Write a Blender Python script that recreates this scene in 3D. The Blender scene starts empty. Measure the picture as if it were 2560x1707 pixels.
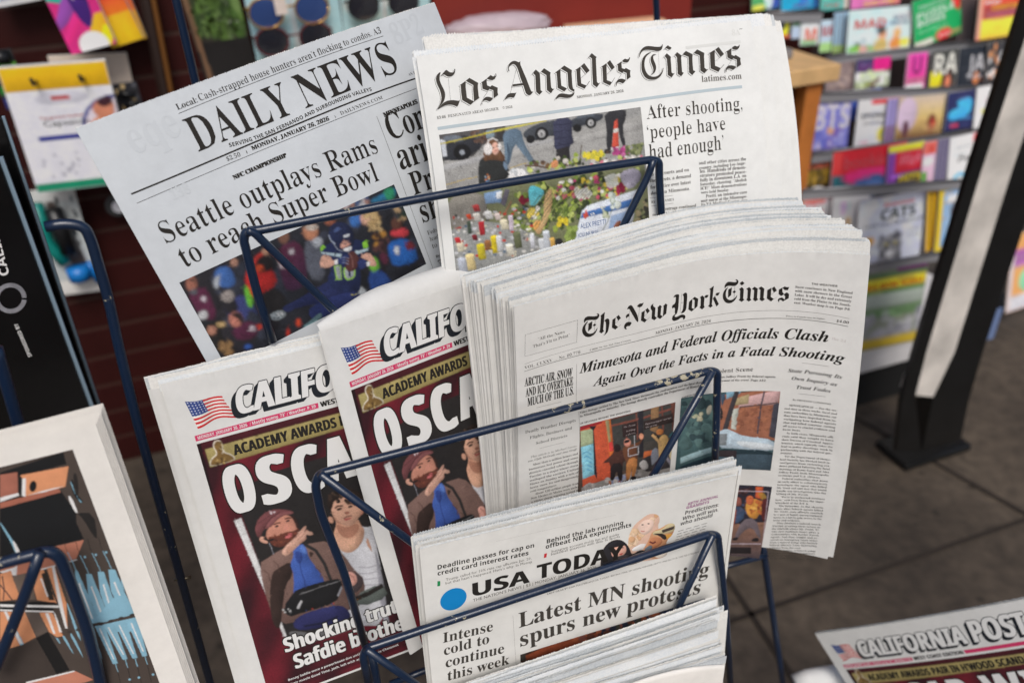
import bpy, bmesh, math, random
import numpy as np
from mathutils import Vector, Matrix
random.seed(7); rng = np.random.default_rng(7)
SC = bpy.context.scene
COL = SC.collection
# ------------------------------------------------------------------ camera, sky, sun, exposure
FPX, CX, CY = 1991.0, 1280.0, 853.5          # focal length and centre in pixels of the 2560 px frame (28 mm on 36 mm)
CAM_H = 1.25                                 # camera height above the pavement
DN = np.array([.04502085, .84539151, .53224649]); DN /= np.linalg.norm(DN)      # world down, in camera axes (x right, y down, z forward)
ZW = -DN
YW = np.array([0, 0, 1.]) - ZW * ZW[2]; YW /= np.linalg.norm(YW)
XW = np.cross(YW, ZW)
RW = np.stack([XW, YW, ZW])                  # camera axes -> world
CAMPOS = np.array([0, 0, CAM_H])
def w(p):                                    # camera-axes metres -> world metres
    return np.asarray(p, float) @ RW.T + CAMPOS
def wd(d): return np.asarray(d, float) @ RW.T
cam = bpy.data.cameras.new('camera'); camo = bpy.data.objects.new('camera', cam); COL.objects.link(camo)
cam.sensor_width = 36; cam.lens = 36 * FPX / 2560; cam.clip_start = .02; cam.clip_end = 500
mx = wd([1, 0, 0]); my = wd([0, -1, 0]); mz = wd([0, 0, -1])
camo.matrix_world = Matrix(((mx[0], my[0], mz[0], 0), (mx[1], my[1], mz[1], 0), (mx[2], my[2], mz[2], CAM_H), (0, 0, 0, 1)))
cam.dof.use_dof = True; cam.dof.focus_distance = .64; cam.dof.aperture_fstop = 4.0
SC.camera = camo
SUN_EL, SUN_AZ = math.radians(50), math.radians(168)    # azimuth clockwise from +Y: light comes from behind the camera
world = bpy.data.worlds.new('World'); SC.world = world; world.use_nodes = True
wn = world.node_tree
sky = wn.nodes.new('ShaderNodeTexSky'); sky.sky_type = 'NISHITA'; sky.sun_disc = False
sky.sun_elevation = SUN_EL; sky.sun_rotation = SUN_AZ; sky.air_density = 1.0; sky.dust_density = 4.0
wn.links.new(sky.outputs[0], wn.nodes['Background'].inputs[0]); wn.nodes['Background'].inputs[1].default_value = .095
sl = bpy.data.lights.new('sun', 'SUN'); sl.energy = 1.6; sl.angle = math.radians(26); sl.color = (1, .985, .965)
so = bpy.data.objects.new('sun', sl); COL.objects.link(so)
sd = Vector((math.sin(SUN_AZ) * math.cos(SUN_EL), math.cos(SUN_AZ) * math.cos(SUN_EL), math.sin(SUN_EL)))
so.rotation_euler = sd.to_track_quat('Z', 'Y').to_euler()
SC.view_settings.view_transform = 'Standard'; SC.view_settings.look = 'None'; SC.view_settings.gamma = 1; SC.view_settings.exposure = 0.0
SC.render.engine = 'CYCLES'
SC.cycles.max_bounces = 6; SC.cycles.diffuse_bounces = 3; SC.cycles.glossy_bounces = 3; SC.cycles.transmission_bounces = 4
# ------------------------------------------------------------------ pixel measurements of the photograph
def OFF(ox, oy, s):
    def f(*p): return [(ox + p[i] / s, oy + p[i + 1] / s) for i in range(0, len(p), 2)]
    return f
S1 = 3.672; S2 = 3.459
c1 = OFF(0, 0, S1); c2 = OFF(0, 427, S1); c3 = OFF(0, 854, S1); c4 = OFF(0, 1281, S1)
c5 = OFF(600, 0, S1); c6 = OFF(600, 427, S1); c7 = OFF(600, 854, S1); c8 = OFF(600, 1281, S1)
r1 = OFF(1240, 0, S1); r2 = OFF(1240, 427, S1); r3 = OFF(1240, 854, S1); r4 = OFF(1240, 1281, S1)
r5 = OFF(1880, 0, S2); r6 = OFF(1880, 427, S2); r7 = OFF(1880, 854, S2); r8 = OFF(1880, 1254, S2)
A1 = OFF(1080, 150, 8.110); A2 = OFF(1350, 110, 9.408); A3 = OFF(1580, 90, 8.110); N4 = OFF(1440, 750, 9.8); N5 = OFF(1660, 680, 7.127)
ZA = OFF(600, 1170, 5.6); ZD = OFF(440, 450, 3.5636); ZL = OFF(1090, 260, 4.2764); ZM = OFF(1090, 430, 4.2764); Z5 = OFF(1440, 960, 4.523); Z6 = OFF(1760, 960, 3.485)
px = OFF(0, 0, 1)
def ray(x, y): return np.array([(x - CX) / FPX, (y - CY) / FPX, 1.0])
# rack / wall axes (camera axes): U along the rack and wall, N horizontal towards the camera
RU = np.array([.93906, -.1998, .27972]); RU -= DN * (RU @ DN); RU /= np.linalg.norm(RU)
RN = np.cross(DN, RU); RN /= np.linalg.norm(RN)
if RN[2] > 0: RN = -RN
def onplane(x, y, q, n=RN):                  # point (camera axes) where the line of sight meets the plane n.p = q
    r = ray(x, y); return r * (q / (n @ r))
WALLQ = RN @ (1.61 * ray(700, 80))
def wallpt(x, y, off=0): return onplane(x, y, WALLQ + off)
# ------------------------------------------------------------------ colours and materials
def lin(c):
    c = np.asarray(c, float) / 255.
    return np.where(c <= .04045, c / 12.92, ((c + .055) / 1.055) ** 2.4)
MATS = {}
def nt_new(name):
    m = bpy.data.materials.new(name); m.use_nodes = True
    return m, m.node_tree, m.node_tree.nodes['Principled BSDF']
def mat(name, col, rough=.6, metal=0, noise=.0, nscale=30, bump=0, bscale=200, spec=.5, coat=0):
    if name in MATS: return MATS[name]
    m, nt, b = nt_new(name); L = nt.links
    c = lin(col); base = (float(c[0]), float(c[1]), float(c[2]), 1)
    b.inputs['Base Color'].default_value = base; b.inputs['Roughness'].default_value = rough; b.inputs['Metallic'].default_value = metal
    b.inputs['Specular IOR Level'].default_value = spec; b.inputs['Coat Weight'].default_value = coat
    if noise or bump:
        tc = nt.nodes.new('ShaderNodeTexCoord')
    if noise:
        n = nt.nodes.new('ShaderNodeTexNoise'); n.inputs['Scale'].default_value = nscale; n.inputs['Detail'].default_value = 5
        L.new(tc.outputs['Object'], n.inputs['Vector'])
        r = nt.nodes.new('ShaderNodeMapRange'); r.inputs[1].default_value = .3; r.inputs[2].default_value = .7; r.inputs[3].default_value = 1 - noise; r.inputs[4].default_value = 1 + noise
        L.new(n.outputs[0], r.inputs[0])
        mx_ = nt.nodes.new('ShaderNodeVectorMath'); mx_.operation = 'SCALE'; mx_.inputs[0].default_value = base[:3]
        L.new(r.outputs[0], mx_.inputs['Scale']); L.new(mx_.outputs[0], b.inputs['Base Color'])
    if bump:
        n2 = nt.nodes.new('ShaderNodeTexNoise'); n2.inputs['Scale'].default_value = bscale; n2.inputs['Detail'].default_value = 4
        L.new(tc.outputs['Object'], n2.inputs['Vector'])
        bp = nt.nodes.new('ShaderNodeBump'); bp.inputs['Strength'].default_value = bump; bp.inputs['Distance'].default_value = .002
        L.new(n2.outputs[0], bp.inputs['Height']); L.new(bp.outputs[0], b.inputs['Normal'])
    MATS[name] = m; return m
def paper_mat(name, col, t=.0):              # newsprint: mottled pulp, soft cockling, faint see-through
    if name in MATS: return MATS[name]
    m, nt, b = nt_new(name); L = nt.links
    c = lin(col); tc = nt.nodes.new('ShaderNodeTexCoord')
    n = nt.nodes.new('ShaderNodeTexNoise'); n.inputs['Scale'].default_value = 90; n.inputs['Detail'].default_value = 8; n.inputs['Roughness'].default_value = .7
    n2 = nt.nodes.new('ShaderNodeTexNoise'); n2.inputs['Scale'].default_value = 16; n2.inputs['Detail'].default_value = 3
    L.new(tc.outputs['Object'], n.inputs['Vector']); L.new(tc.outputs['Object'], n2.inputs['Vector'])
    ad = nt.nodes.new('ShaderNodeMath'); ad.operation = 'ADD'; L.new(n.outputs[0], ad.inputs[0]); L.new(n2.outputs[0], ad.inputs[1])
    r = nt.nodes.new('ShaderNodeMapRange'); r.inputs[1].default_value = .7; r.inputs[2].default_value = 1.3; r.inputs[3].default_value = .93; r.inputs[4].default_value = 1.05
    L.new(ad.outputs[0], r.inputs[0])
    sc_ = nt.nodes.new('ShaderNodeVectorMath'); sc_.operation = 'SCALE'; sc_.inputs[0].default_value = tuple(float(x) for x in c)
    L.new(r.outputs[0], sc_.inputs['Scale']); L.new(sc_.outputs[0], b.inputs['Base Color'])
    b.inputs['Roughness'].default_value = .85; b.inputs['Specular IOR Level'].default_value = .2
    bp = nt.nodes.new('ShaderNodeBump'); bp.inputs['Strength'].default_value = .4; bp.inputs['Distance'].default_value = .007
    L.new(n2.outputs[0], bp.inputs['Height'])
    bp2 = nt.nodes.new('ShaderNodeBump'); bp2.inputs['Strength'].default_value = .12; bp2.inputs['Distance'].default_value = .0006
    L.new(n.outputs[0], bp2.inputs['Height']); L.new(bp.outputs[0], bp2.inputs['Normal']); L.new(bp2.outputs[0], b.inputs['Normal'])
    MATS[name] = m; return m
def edge_mat(name, ca, cb):                   # cut edges of newsprint: lint and ink specks, tooth shade mottled into the colour
    if name in MATS: return MATS[name]
    m, nt, b = nt_new(name); L = nt.links; tc = nt.nodes.new('ShaderNodeTexCoord')
    n = nt.nodes.new('ShaderNodeTexNoise'); n.inputs['Scale'].default_value = 650; n.inputs['Detail'].default_value = 3
    n2 = nt.nodes.new('ShaderNodeTexNoise'); n2.inputs['Scale'].default_value = 40; n2.inputs['Detail'].default_value = 4
    L.new(tc.outputs['Object'], n.inputs['Vector']); L.new(tc.outputs['Object'], n2.inputs['Vector'])
    ad = nt.nodes.new('ShaderNodeMath'); ad.operation = 'ADD'; L.new(n.outputs[0], ad.inputs[0]); n2m = nt.nodes.new('ShaderNodeMath'); n2m.operation = 'MULTIPLY'; n2m.inputs[1].default_value = .6; L.new(n2.outputs[0], n2m.inputs[0]); L.new(n2m.outputs[0], ad.inputs[1])
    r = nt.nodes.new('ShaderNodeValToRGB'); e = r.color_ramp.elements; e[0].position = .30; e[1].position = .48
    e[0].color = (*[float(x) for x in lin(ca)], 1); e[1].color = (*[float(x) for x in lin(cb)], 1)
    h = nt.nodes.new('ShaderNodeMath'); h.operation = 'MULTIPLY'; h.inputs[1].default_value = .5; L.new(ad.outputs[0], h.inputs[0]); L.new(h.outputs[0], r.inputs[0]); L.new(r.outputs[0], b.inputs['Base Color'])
    b.inputs['Roughness'].default_value = .9; b.inputs['Specular IOR Level'].default_value = .15
    bp = nt.nodes.new('ShaderNodeBump'); bp.inputs['Strength'].default_value = .2; bp.inputs['Distance'].default_value = .0006; L.new(n.outputs[0], bp.inputs['Height']); L.new(bp.outputs[0], b.inputs['Normal'])
    MATS[name] = m; return m
def print_mat(name, rough=.75, spec=.25):    # printed picture: ink colours stored per vertex of the page
    if name in MATS: return MATS[name]
    m, nt, b = nt_new(name)
    a = nt.nodes.new('ShaderNodeVertexColor'); a.layer_name = 'Col'
    nt.links.new(a.outputs[0], b.inputs['Base Color']); b.inputs['Roughness'].default_value = rough; b.inputs['Specular IOR Level'].default_value = spec
    MATS[name] = m; return m
def wire_mat(name, chip=.5, col=(11, 33, 60)):
    if name in MATS: return MATS[name]
    m, nt, b = nt_new(name); L = nt.links
    tc = nt.nodes.new('ShaderNodeTexCoord')
    n = nt.nodes.new('ShaderNodeTexNoise'); n.inputs['Scale'].default_value = 170; n.inputs['Detail'].default_value = 6; n.inputs['Roughness'].default_value = .65
    L.new(tc.outputs['Object'], n.inputs['Vector'])
    n2 = nt.nodes.new('ShaderNodeTexNoise'); n2.inputs['Scale'].default_value = 14; n2.inputs['Detail'].default_value = 3
    L.new(tc.outputs['Object'], n2.inputs['Vector'])
    mu = nt.nodes.new('ShaderNodeMath'); mu.operation = 'ADD'; L.new(n.outputs[0], mu.inputs[0])
    s = nt.nodes.new('ShaderNodeMath'); s.operation = 'MULTIPLY'; s.inputs[1].default_value = .7; L.new(n2.outputs[0], s.inputs[0]); L.new(s.outputs[0], mu.inputs[1])
    r = nt.nodes.new('ShaderNodeMapRange'); r.inputs[1].default_value = 1.16 - .16 * chip; r.inputs[2].default_value = 1.175 - .16 * chip; L.new(mu.outputs[0], r.inputs[0])
    cr = nt.nodes.new('ShaderNodeMix'); cr.data_type = 'RGBA'
    c = lin(col); cr.inputs[6].default_value = (*[float(x) for x in c], 1); cr.inputs[7].default_value = (.42, .38, .27, 1)
    L.new(r.outputs[0], cr.inputs[0]); L.new(cr.outputs[2], b.inputs['Base Color'])
    b.inputs['Roughness'].default_value = .3; b.inputs['Coat Weight'].default_value = .35; b.inputs['Coat Roughness'].default_value = .15
    bp = nt.nodes.new('ShaderNodeBump'); bp.inputs['Strength'].default_value = .35; bp.inputs['Distance'].default_value = .0008; bp.invert = True
    L.new(mu.outputs[0], bp.inputs['Height']); L.new(bp.outputs[0], b.inputs['Normal'])
    MATS[name] = m; return m
# ------------------------------------------------------------------ mesh gathering, things and parts
class MB:
    def __init__(s): s.v = []; s.f = []; s.n = 0; s.c = []; s.mi = []
    def add(s, v, f, mi=0):
        v = np.asarray(v, float).reshape(-1, 3); s.v.append(v)
        s.f += [tuple(int(i) + s.n for i in q) for q in f]; s.mi += [mi] * len(f); s.n += len(v)
    def verts(s): return np.concatenate(s.v) if s.v else np.zeros((0, 3))
def link(name, mb, mats, origin, parent=None, colors=None, smooth=False):
    v = mb.verts() - np.asarray(origin)
    me = bpy.data.meshes.new(name); me.from_pydata(v.tolist(), [], mb.f)
    for m in (mats if isinstance(mats, (list, tuple)) else [mats]): me.materials.append(m)
    if any(mb.mi): me.polygons.foreach_set('material_index', mb.mi)
    if smooth: me.polygons.foreach_set('use_smooth', [True] * len(me.polygons))
    if colors is not None:
        a = me.color_attributes.new('Col', 'FLOAT_COLOR', 'POINT')
        a.data.foreach_set('color', np.concatenate([colors, np.ones((len(colors), 1))], 1).astype(np.float32).ravel())
    me.update()
    o = bpy.data.objects.new(name, me); COL.objects.link(o)
    if parent is None: o.location = origin
    else: o.parent = parent
    return o
def tag(o, label=None, cat=None, group=None, kind=None):
    if label: o['label'] = label
    if cat: o['category'] = cat
    if group: o['group'] = group
    if kind: o['kind'] = kind
    return o
def thing(name, label, cat, loc, group=None):
    o = bpy.data.objects.new(name, None); COL.objects.link(o); o.location = loc; o.empty_display_size = .02
    return tag(o, label, cat, group)
def orig(t):                                  # world place of a thing or of a part's parent chain
    return np.array(t.location) + (orig(t.parent) if t.parent else 0)
def part(t, name, mb, m, colors=None, smooth=False):
    return link(name, mb, m, orig(t), t, colors, smooth)
def single(name, mb, m, label, cat, group=None, colors=None, smooth=False, kind=None):
    v = mb.verts(); o = link(name, mb, m, (v[:, 0].mean(), v[:, 1].mean(), v[:, 2].min()), None, colors, smooth)
    return tag(o, label, cat, group, kind)
def box(mb, o, a, b, c, mi=0, bev=0):         # box from a corner and three edge vectors, chamfered edges when bev
    o, a, b, c = (np.asarray(x, float) for x in (o, a, b, c))
    if bev:
        la, lb, lc = (np.linalg.norm(x) for x in (a, b, c)); bm = bmesh.new(); bmesh.ops.create_cube(bm, size=1)
        for q in bm.verts: q.co = Vector(((q.co.x + .5) * la, (q.co.y + .5) * lb, (q.co.z + .5) * lc))
        bmesh.ops.bevel(bm, geom=bm.edges[:], offset=min(bev, .45 * min(la, lb, lc)), segments=2, affect='EDGES', profile=.5)
        bm.verts.index_update()
        M_ = np.stack([a / la, b / lb, c / lc]); v = np.array([q.co[:] for q in bm.verts]) @ M_ + o
        mb.add(v, [[q.index for q in f.verts] for f in bm.faces], mi); bm.free(); return
    v = [o, o + a, o + a + b, o + b, o + c, o + a + c, o + a + b + c, o + b + c]
    mb.add(v, [(0, 3, 2, 1), (4, 5, 6, 7), (0, 1, 5, 4), (1, 2, 6, 5), (2, 3, 7, 6), (3, 0, 4, 7)], mi)
def rounded(pts, rad, n=6, closed=False):
    pts = [np.asarray(p, float) for p in pts]; out = []
    for i, p in enumerate(pts):
        if not closed and i in (0, len(pts) - 1): out.append(p); continue
        a = pts[i - 1]; b = pts[(i + 1) % len(pts)]
        da = a - p; db = b - p; la = np.linalg.norm(da); lb = np.linalg.norm(db); r = min(rad, .45 * la, .45 * lb)
        q0 = p + da / la * r; q1 = p + db / lb * r
        for k in range(n + 1):
            t = k / n; out.append((1 - t) ** 2 * q0 + 2 * t * (1 - t) * p + t * t * q1)
    return out
def tube(mb, pts, r, n=12, mi=0, cap=True):
    pts = [np.asarray(p, float) for p in pts]; m = len(pts); V = []
    prev = None
    for i, p in enumerate(pts):
        d = pts[min(i + 1, m - 1)] - pts[max(i - 1, 0)]; d /= np.linalg.norm(d) + 1e-12
        if prev is None:
            h = np.array([0, 0, 1.]) if abs(d[2]) < .9 else np.array([1., 0, 0])
            x = np.cross(d, h)
        else: x = prev - d * (prev @ d)
        x /= np.linalg.norm(x); prev = x; y = np.cross(d, x)
        rr = r[i] if isinstance(r, (list, tuple)) else r
        V += [p + rr * (math.cos(2 * math.pi * k / n) * x + math.sin(2 * math.pi * k / n) * y) for k in range(n)]
    F = [(i * n + k, i * n + (k + 1) % n, (i + 1) * n + (k + 1) % n, (i + 1) * n + k) for i in range(m - 1) for k in range(n)]
    if cap: F += [tuple(range(n - 1, -1, -1)), tuple((m - 1) * n + k for k in range(n))]
    mb.add(V, F, mi)
# ------------------------------------------------------------------ lettering (built-in font and its fallbacks)
def _mp(s, U, L, D):
    out = ''
    for ch in s:
        if 'A' <= ch <= 'Z': out += chr(U + ord(ch) - 65)
        elif 'a' <= ch <= 'z': out += chr(L + ord(ch) - 97)
        elif D and ch.isdigit(): out += chr(D + ord(ch) - 48)
        else: out += ch
    return out
STY = {'r': (lambda s: s, 0), 's': (lambda s: _mp(s, 0x1D5D4, 0x1D5EE, 0x1D7EC), 0), 'b': (lambda s: _mp(s, 0x1D400, 0x1D41A, 0x1D7CE), 0),
       'm': (lambda s: _mp(s, 0x1D400, 0x1D41A, 0x1D7CE), .017), 'l': (lambda s: _mp(s, 0x1D400, 0x1D41A, 0x1D7CE), .022), 'd': (lambda s: _mp(s, 0x1D400, 0x1D41A, 0x1D7CE), .010),
       'i': (lambda s: _mp(s, 0x1D434, 0x1D44E, 0x1D7CE).replace(chr(0x1D455), '\u210e'), 0), 'k': (lambda s: _mp(s, 0x1D468, 0x1D482, 0x1D7CE), 0)}
TCACHE = {}
def thin(v, f, d):                            # draw the stems of a bold letter in sideways to a lighter weight
    ed = {}
    for t in f:
        (ax, ay), (bx, by), (cx_, cy_) = v[t[0]], v[t[1]], v[t[2]]
        q = t if (bx - ax) * (cy_ - ay) - (by - ay) * (cx_ - ax) > 0 else (t[0], t[2], t[1])
        for a, b in ((q[0], q[1]), (q[1], q[2]), (q[2], q[0])):
            if (b, a) in ed: del ed[(b, a)]
            else: ed[(a, b)] = 1
    n = np.zeros_like(v)
    for a, b in ed:
        e = v[b] - v[a]; l = math.hypot(*e) + 1e-9; nn = np.array([e[1], -e[0]]) / l * min(l, .08); n[a] += nn; n[b] += nn
    n /= np.linalg.norm(n, axis=1)[:, None] + 1e-9
    out = v.copy(); out[:, 0] -= d * n[:, 0]; return out
def glyphs(s, sty, res=3):
    k = (s, sty, res)
    if k in TCACHE: return TCACHE[k]
    fn, off = STY[sty]
    cu = bpy.data.curves.new('t', 'FONT'); cu.body = fn(s); cu.resolution_u = res; cu.size = 1
    o = bpy.data.objects.new('t', cu); me = o.to_mesh(); me.calc_loop_triangles()
    v = np.array([q.co[:2] for q in me.vertices]) if len(me.vertices) else np.zeros((0, 2))
    f = [tuple(t.vertices) for t in me.loop_triangles]
    o.to_mesh_clear(); bpy.data.objects.remove(o); bpy.data.curves.remove(cu)
    if off and len(f): v = thin(v, f, off)
    TCACHE[k] = (v, f); return v, f
def split_long(v, f, L):                      # halve triangles until no side is longer than L
    v = [tuple(p) for p in v]; out = []; st = list(f); cache = {}
    def mid(a, b):
        k = (min(a, b), max(a, b))
        if k not in cache: cache[k] = len(v); v.append(((v[a][0] + v[b][0]) / 2, (v[a][1] + v[b][1]) / 2))
        return cache[k]
    while st:
        a, b, c = st.pop()
        d = [(v[a][0] - v[b][0]) ** 2 + (v[a][1] - v[b][1]) ** 2, (v[b][0] - v[c][0]) ** 2 + (v[b][1] - v[c][1]) ** 2, (v[c][0] - v[a][0]) ** 2 + (v[c][1] - v[a][1]) ** 2]
        i = int(np.argmax(d))
        if d[i] < L * L: out.append((a, b, c)); continue
        a, b, c = (a, b, c) if i == 0 else (b, c, a) if i == 1 else (c, a, b)
        m = mid(a, b); st += [(a, m, c), (m, b, c)]
    return np.array(v), out
def smooth_poly(pts, it=2):
    p = np.asarray(pts, float)
    for _ in range(it):
        q = np.roll(p, -1, 0); p = np.stack([.75 * p + .25 * q, .25 * p + .75 * q], 1).reshape(-1, 2)
    return p
def tri2d(pts):
    from mathutils.geometry import tessellate_polygon
    return [tuple(t) for t in tessellate_polygon([[Vector((float(p[0]), float(p[1]), 0)) for p in pts]])]
# ------------------------------------------------------------------ printed pages
def rot(q):
    th = np.linalg.norm(q) + 1e-12; k = q / th; K = np.array([[0, -k[2], k[1]], [k[2], 0, -k[0]], [-k[1], k[0], 0]])
    return np.eye(3) + math.sin(th) * K + (1 - math.cos(th)) * K @ K
class Page:                                   # a gently bent sheet: u across, v down the page in millimetres, fitted to the photograph
    def __init__(s, pose, scale=1.0):
        s.t = np.array(pose[:3]) * scale; s.R = rot(np.array(pose[3:6])); s.k = np.array(pose[6:10]) * scale; s.s = scale
        s.U = s.R[:, 0]; s.V = s.R[:, 1]; s.N = -s.R[:, 2]
    def bend(s, u, v):
        x = np.clip(u, -60, 400) / 300; y = np.clip(v, -60, 420) / 300
        return s.k[0] * x * x + s.k[1] * y * y + s.k[2] * x * y + s.k[3] * np.maximum(0, x - .5) ** 2
    def cam(s, u, v, off=0):
        u = np.asarray(u, float); v = np.asarray(v, float)
        d = s.bend(u, v) + off
        return s.t + np.multiply.outer(u * s.s, s.U) + np.multiply.outer(v * s.s, s.V) + np.multiply.outer(d, s.N)
    def P(s, u, v, off=0): return w(s.cam(u, v, off) / 1000)
    def uv(s, pts, off=0):                    # page coordinates of points measured in the photograph
        out = []
        for x, y in pts:
            r = ray(x, y); d = 0.
            for _ in range(40):
                t = ((s.t + s.N * (d + off)) @ s.N) / (r @ s.N); X = t * r - s.t
                u = X @ s.U / s.s; v = X @ s.V / s.s
                d = .5 * d + .5 * float(s.bend(u, v))
            out.append((u, v))
        return np.array(out)
class Ink:                                    # flat print on a page, gathered into one mesh
    def __init__(s, page): s.p = page; s.mb = MB(); s.z = .12
    def tri(s, v, f, lay=0, L=7.):
        if len(f) == 0: return
        v, f = split_long(v, f, L)
        s.z += .0016
        # keep faces turned to the camera
        a = np.array(f); e1 = v[a[:, 1]] - v[a[:, 0]]; e2 = v[a[:, 2]] - v[a[:, 0]]; fl = (e1[:, 0] * e2[:, 1] - e1[:, 1] * e2[:, 0]) > 0
        a[fl] = a[fl][:, ::-1]
        s.mb.add(s.p.P(v[:, 0], v[:, 1], s.z + lay * .06), a.tolist())
    def text(s, st, pts, sty='b', sy=1.0, top=None, res=3, dup=0., shear=0., lay=0, uv=False, L=7., grow=None, shift=(0, 0), fit=True):
        q = np.asarray(pts, float) if uv else s.p.uv(pts)
        v, f = glyphs(st, sty, res)
        if len(v) == 0: return
        x0, x1 = v[:, 0].min(), v[:, 0].max()
        seg = np.linalg.norm(np.diff(q, axis=0), axis=1); ln = np.concatenate([[0], np.cumsum(seg)]); tot = ln[-1]
        sx = tot / (x1 - x0)
        if top is not None:
            tp = np.asarray(top, float) if uv else s.p.uv([top])[0]
            d = (q[-1] - q[0]) / np.linalg.norm(q[-1] - q[0]); e = tp - q[0]; hh = abs(d[0] * e[1] - d[1] * e[0]); yy = hh / .70
        else: yy = sx * sy
        xs = (v[:, 0] - x0) * sx + v[:, 1] * shear * yy; ys = v[:, 1] * yy
        t = np.clip(xs / tot, -.05, 1.05) * tot
        if len(q) > 2:                         # smooth baseline through the measured points
            co = np.polyfit(ln, q[:, 0], min(3, len(q) - 1)), np.polyfit(ln, q[:, 1], min(3, len(q) - 1))
            bx, by = np.polyval(co[0], t), np.polyval(co[1], t); tx, ty = np.polyval(np.polyder(co[0]), t), np.polyval(np.polyder(co[1]), t)
        else:
            d = (q[1] - q[0]) / tot; bx, by = q[0, 0] + d[0] * t, q[0, 1] + d[1] * t; tx, ty = d[0] + 0 * t, d[1] + 0 * t
        nl = np.hypot(tx, ty); X = np.stack([bx + ty / nl * ys, by - tx / nl * ys], 1) + np.asarray(shift)
        offs = [(0, 0)] if not dup else [(x_, 0) for x_ in np.linspace(-dup, dup, max(3, 2 * int(dup / .45) + 1))]
        if grow: offs = [(x_ + grow * math.cos(a), grow * math.sin(a)) for a in np.linspace(0, 2 * math.pi, 9)[:-1] for x_ in ((-dup, 0, dup) if dup else (0,))]
        for o in offs: s.tri(X + np.array(o), f, lay, L)
        return X
    def poly(s, pts, uv=False, smooth=0, lay=0, shift=(0, 0)):
        q = (np.asarray(pts, float) if uv else s.p.uv(pts)) + np.asarray(shift)
        if smooth: q = smooth_poly(q, smooth)
        s.tri(q, tri2d(q), lay)
    def line(s, pts, wd_, uv=False, lay=0, smooth=True):
        q = np.asarray(pts, float) if uv else s.p.uv(pts)
        if len(q) > 2 and smooth:
            seg = np.concatenate([[0], np.cumsum(np.linalg.norm(np.diff(q, axis=0), axis=1))]); t = np.linspace(0, seg[-1], 40)
            k = min(4, len(q) - 1); q = np.stack([np.polyval(np.polyfit(seg, q[:, 0], k), t), np.polyval(np.polyfit(seg, q[:, 1], k), t)], 1)
        if len(q) == 2: q = np.linspace(q[0], q[1], 24)
        d = np.gradient(q, axis=0); n = np.stack([-d[:, 1], d[:, 0]], 1); n /= np.linalg.norm(n, axis=1)[:, None]
        a = q + n * wd_ / 2; b = q - n * wd_ / 2; m = len(q); v = np.concatenate([a, b])
        s.tri(v, [x for i in range(m - 1) for x in ((i, m + i, i + 1), (i + 1, m + i, m + i + 1))], lay)
    def column(s, quad, lines, sty='b', sy=1.0, uv=False, res=1):   # quad: baseline ends of the first and last line TL TR BL BR
        q = np.asarray(quad, float) if uv else s.p.uv(quad); n = len(lines)
        W_ = np.linalg.norm(q[1] - q[0])
        for i, st in enumerate(lines):
            if not st: continue
            t = i / max(1, n - 1); a = q[0] * (1 - t) + q[2] * t; b = q[1] * (1 - t) + q[3] * t
            ind = st.startswith('\t'); shortl = st.endswith('|'); st = st.strip('\t|')
            if ind: a = a + (b - a) * .09
            if shortl: b = a + (b - a) * min(.95, len(st) / 33)
            v, f = glyphs(st, sty, res)
            h = W_ / 15.5 * sy
            s.text(st, [a, b], sty, top=a + np.array([(b - a)[1], -(b - a)[0]]) / np.linalg.norm(b - a) * .7 * h, uv=True, res=res, L=20)
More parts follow.
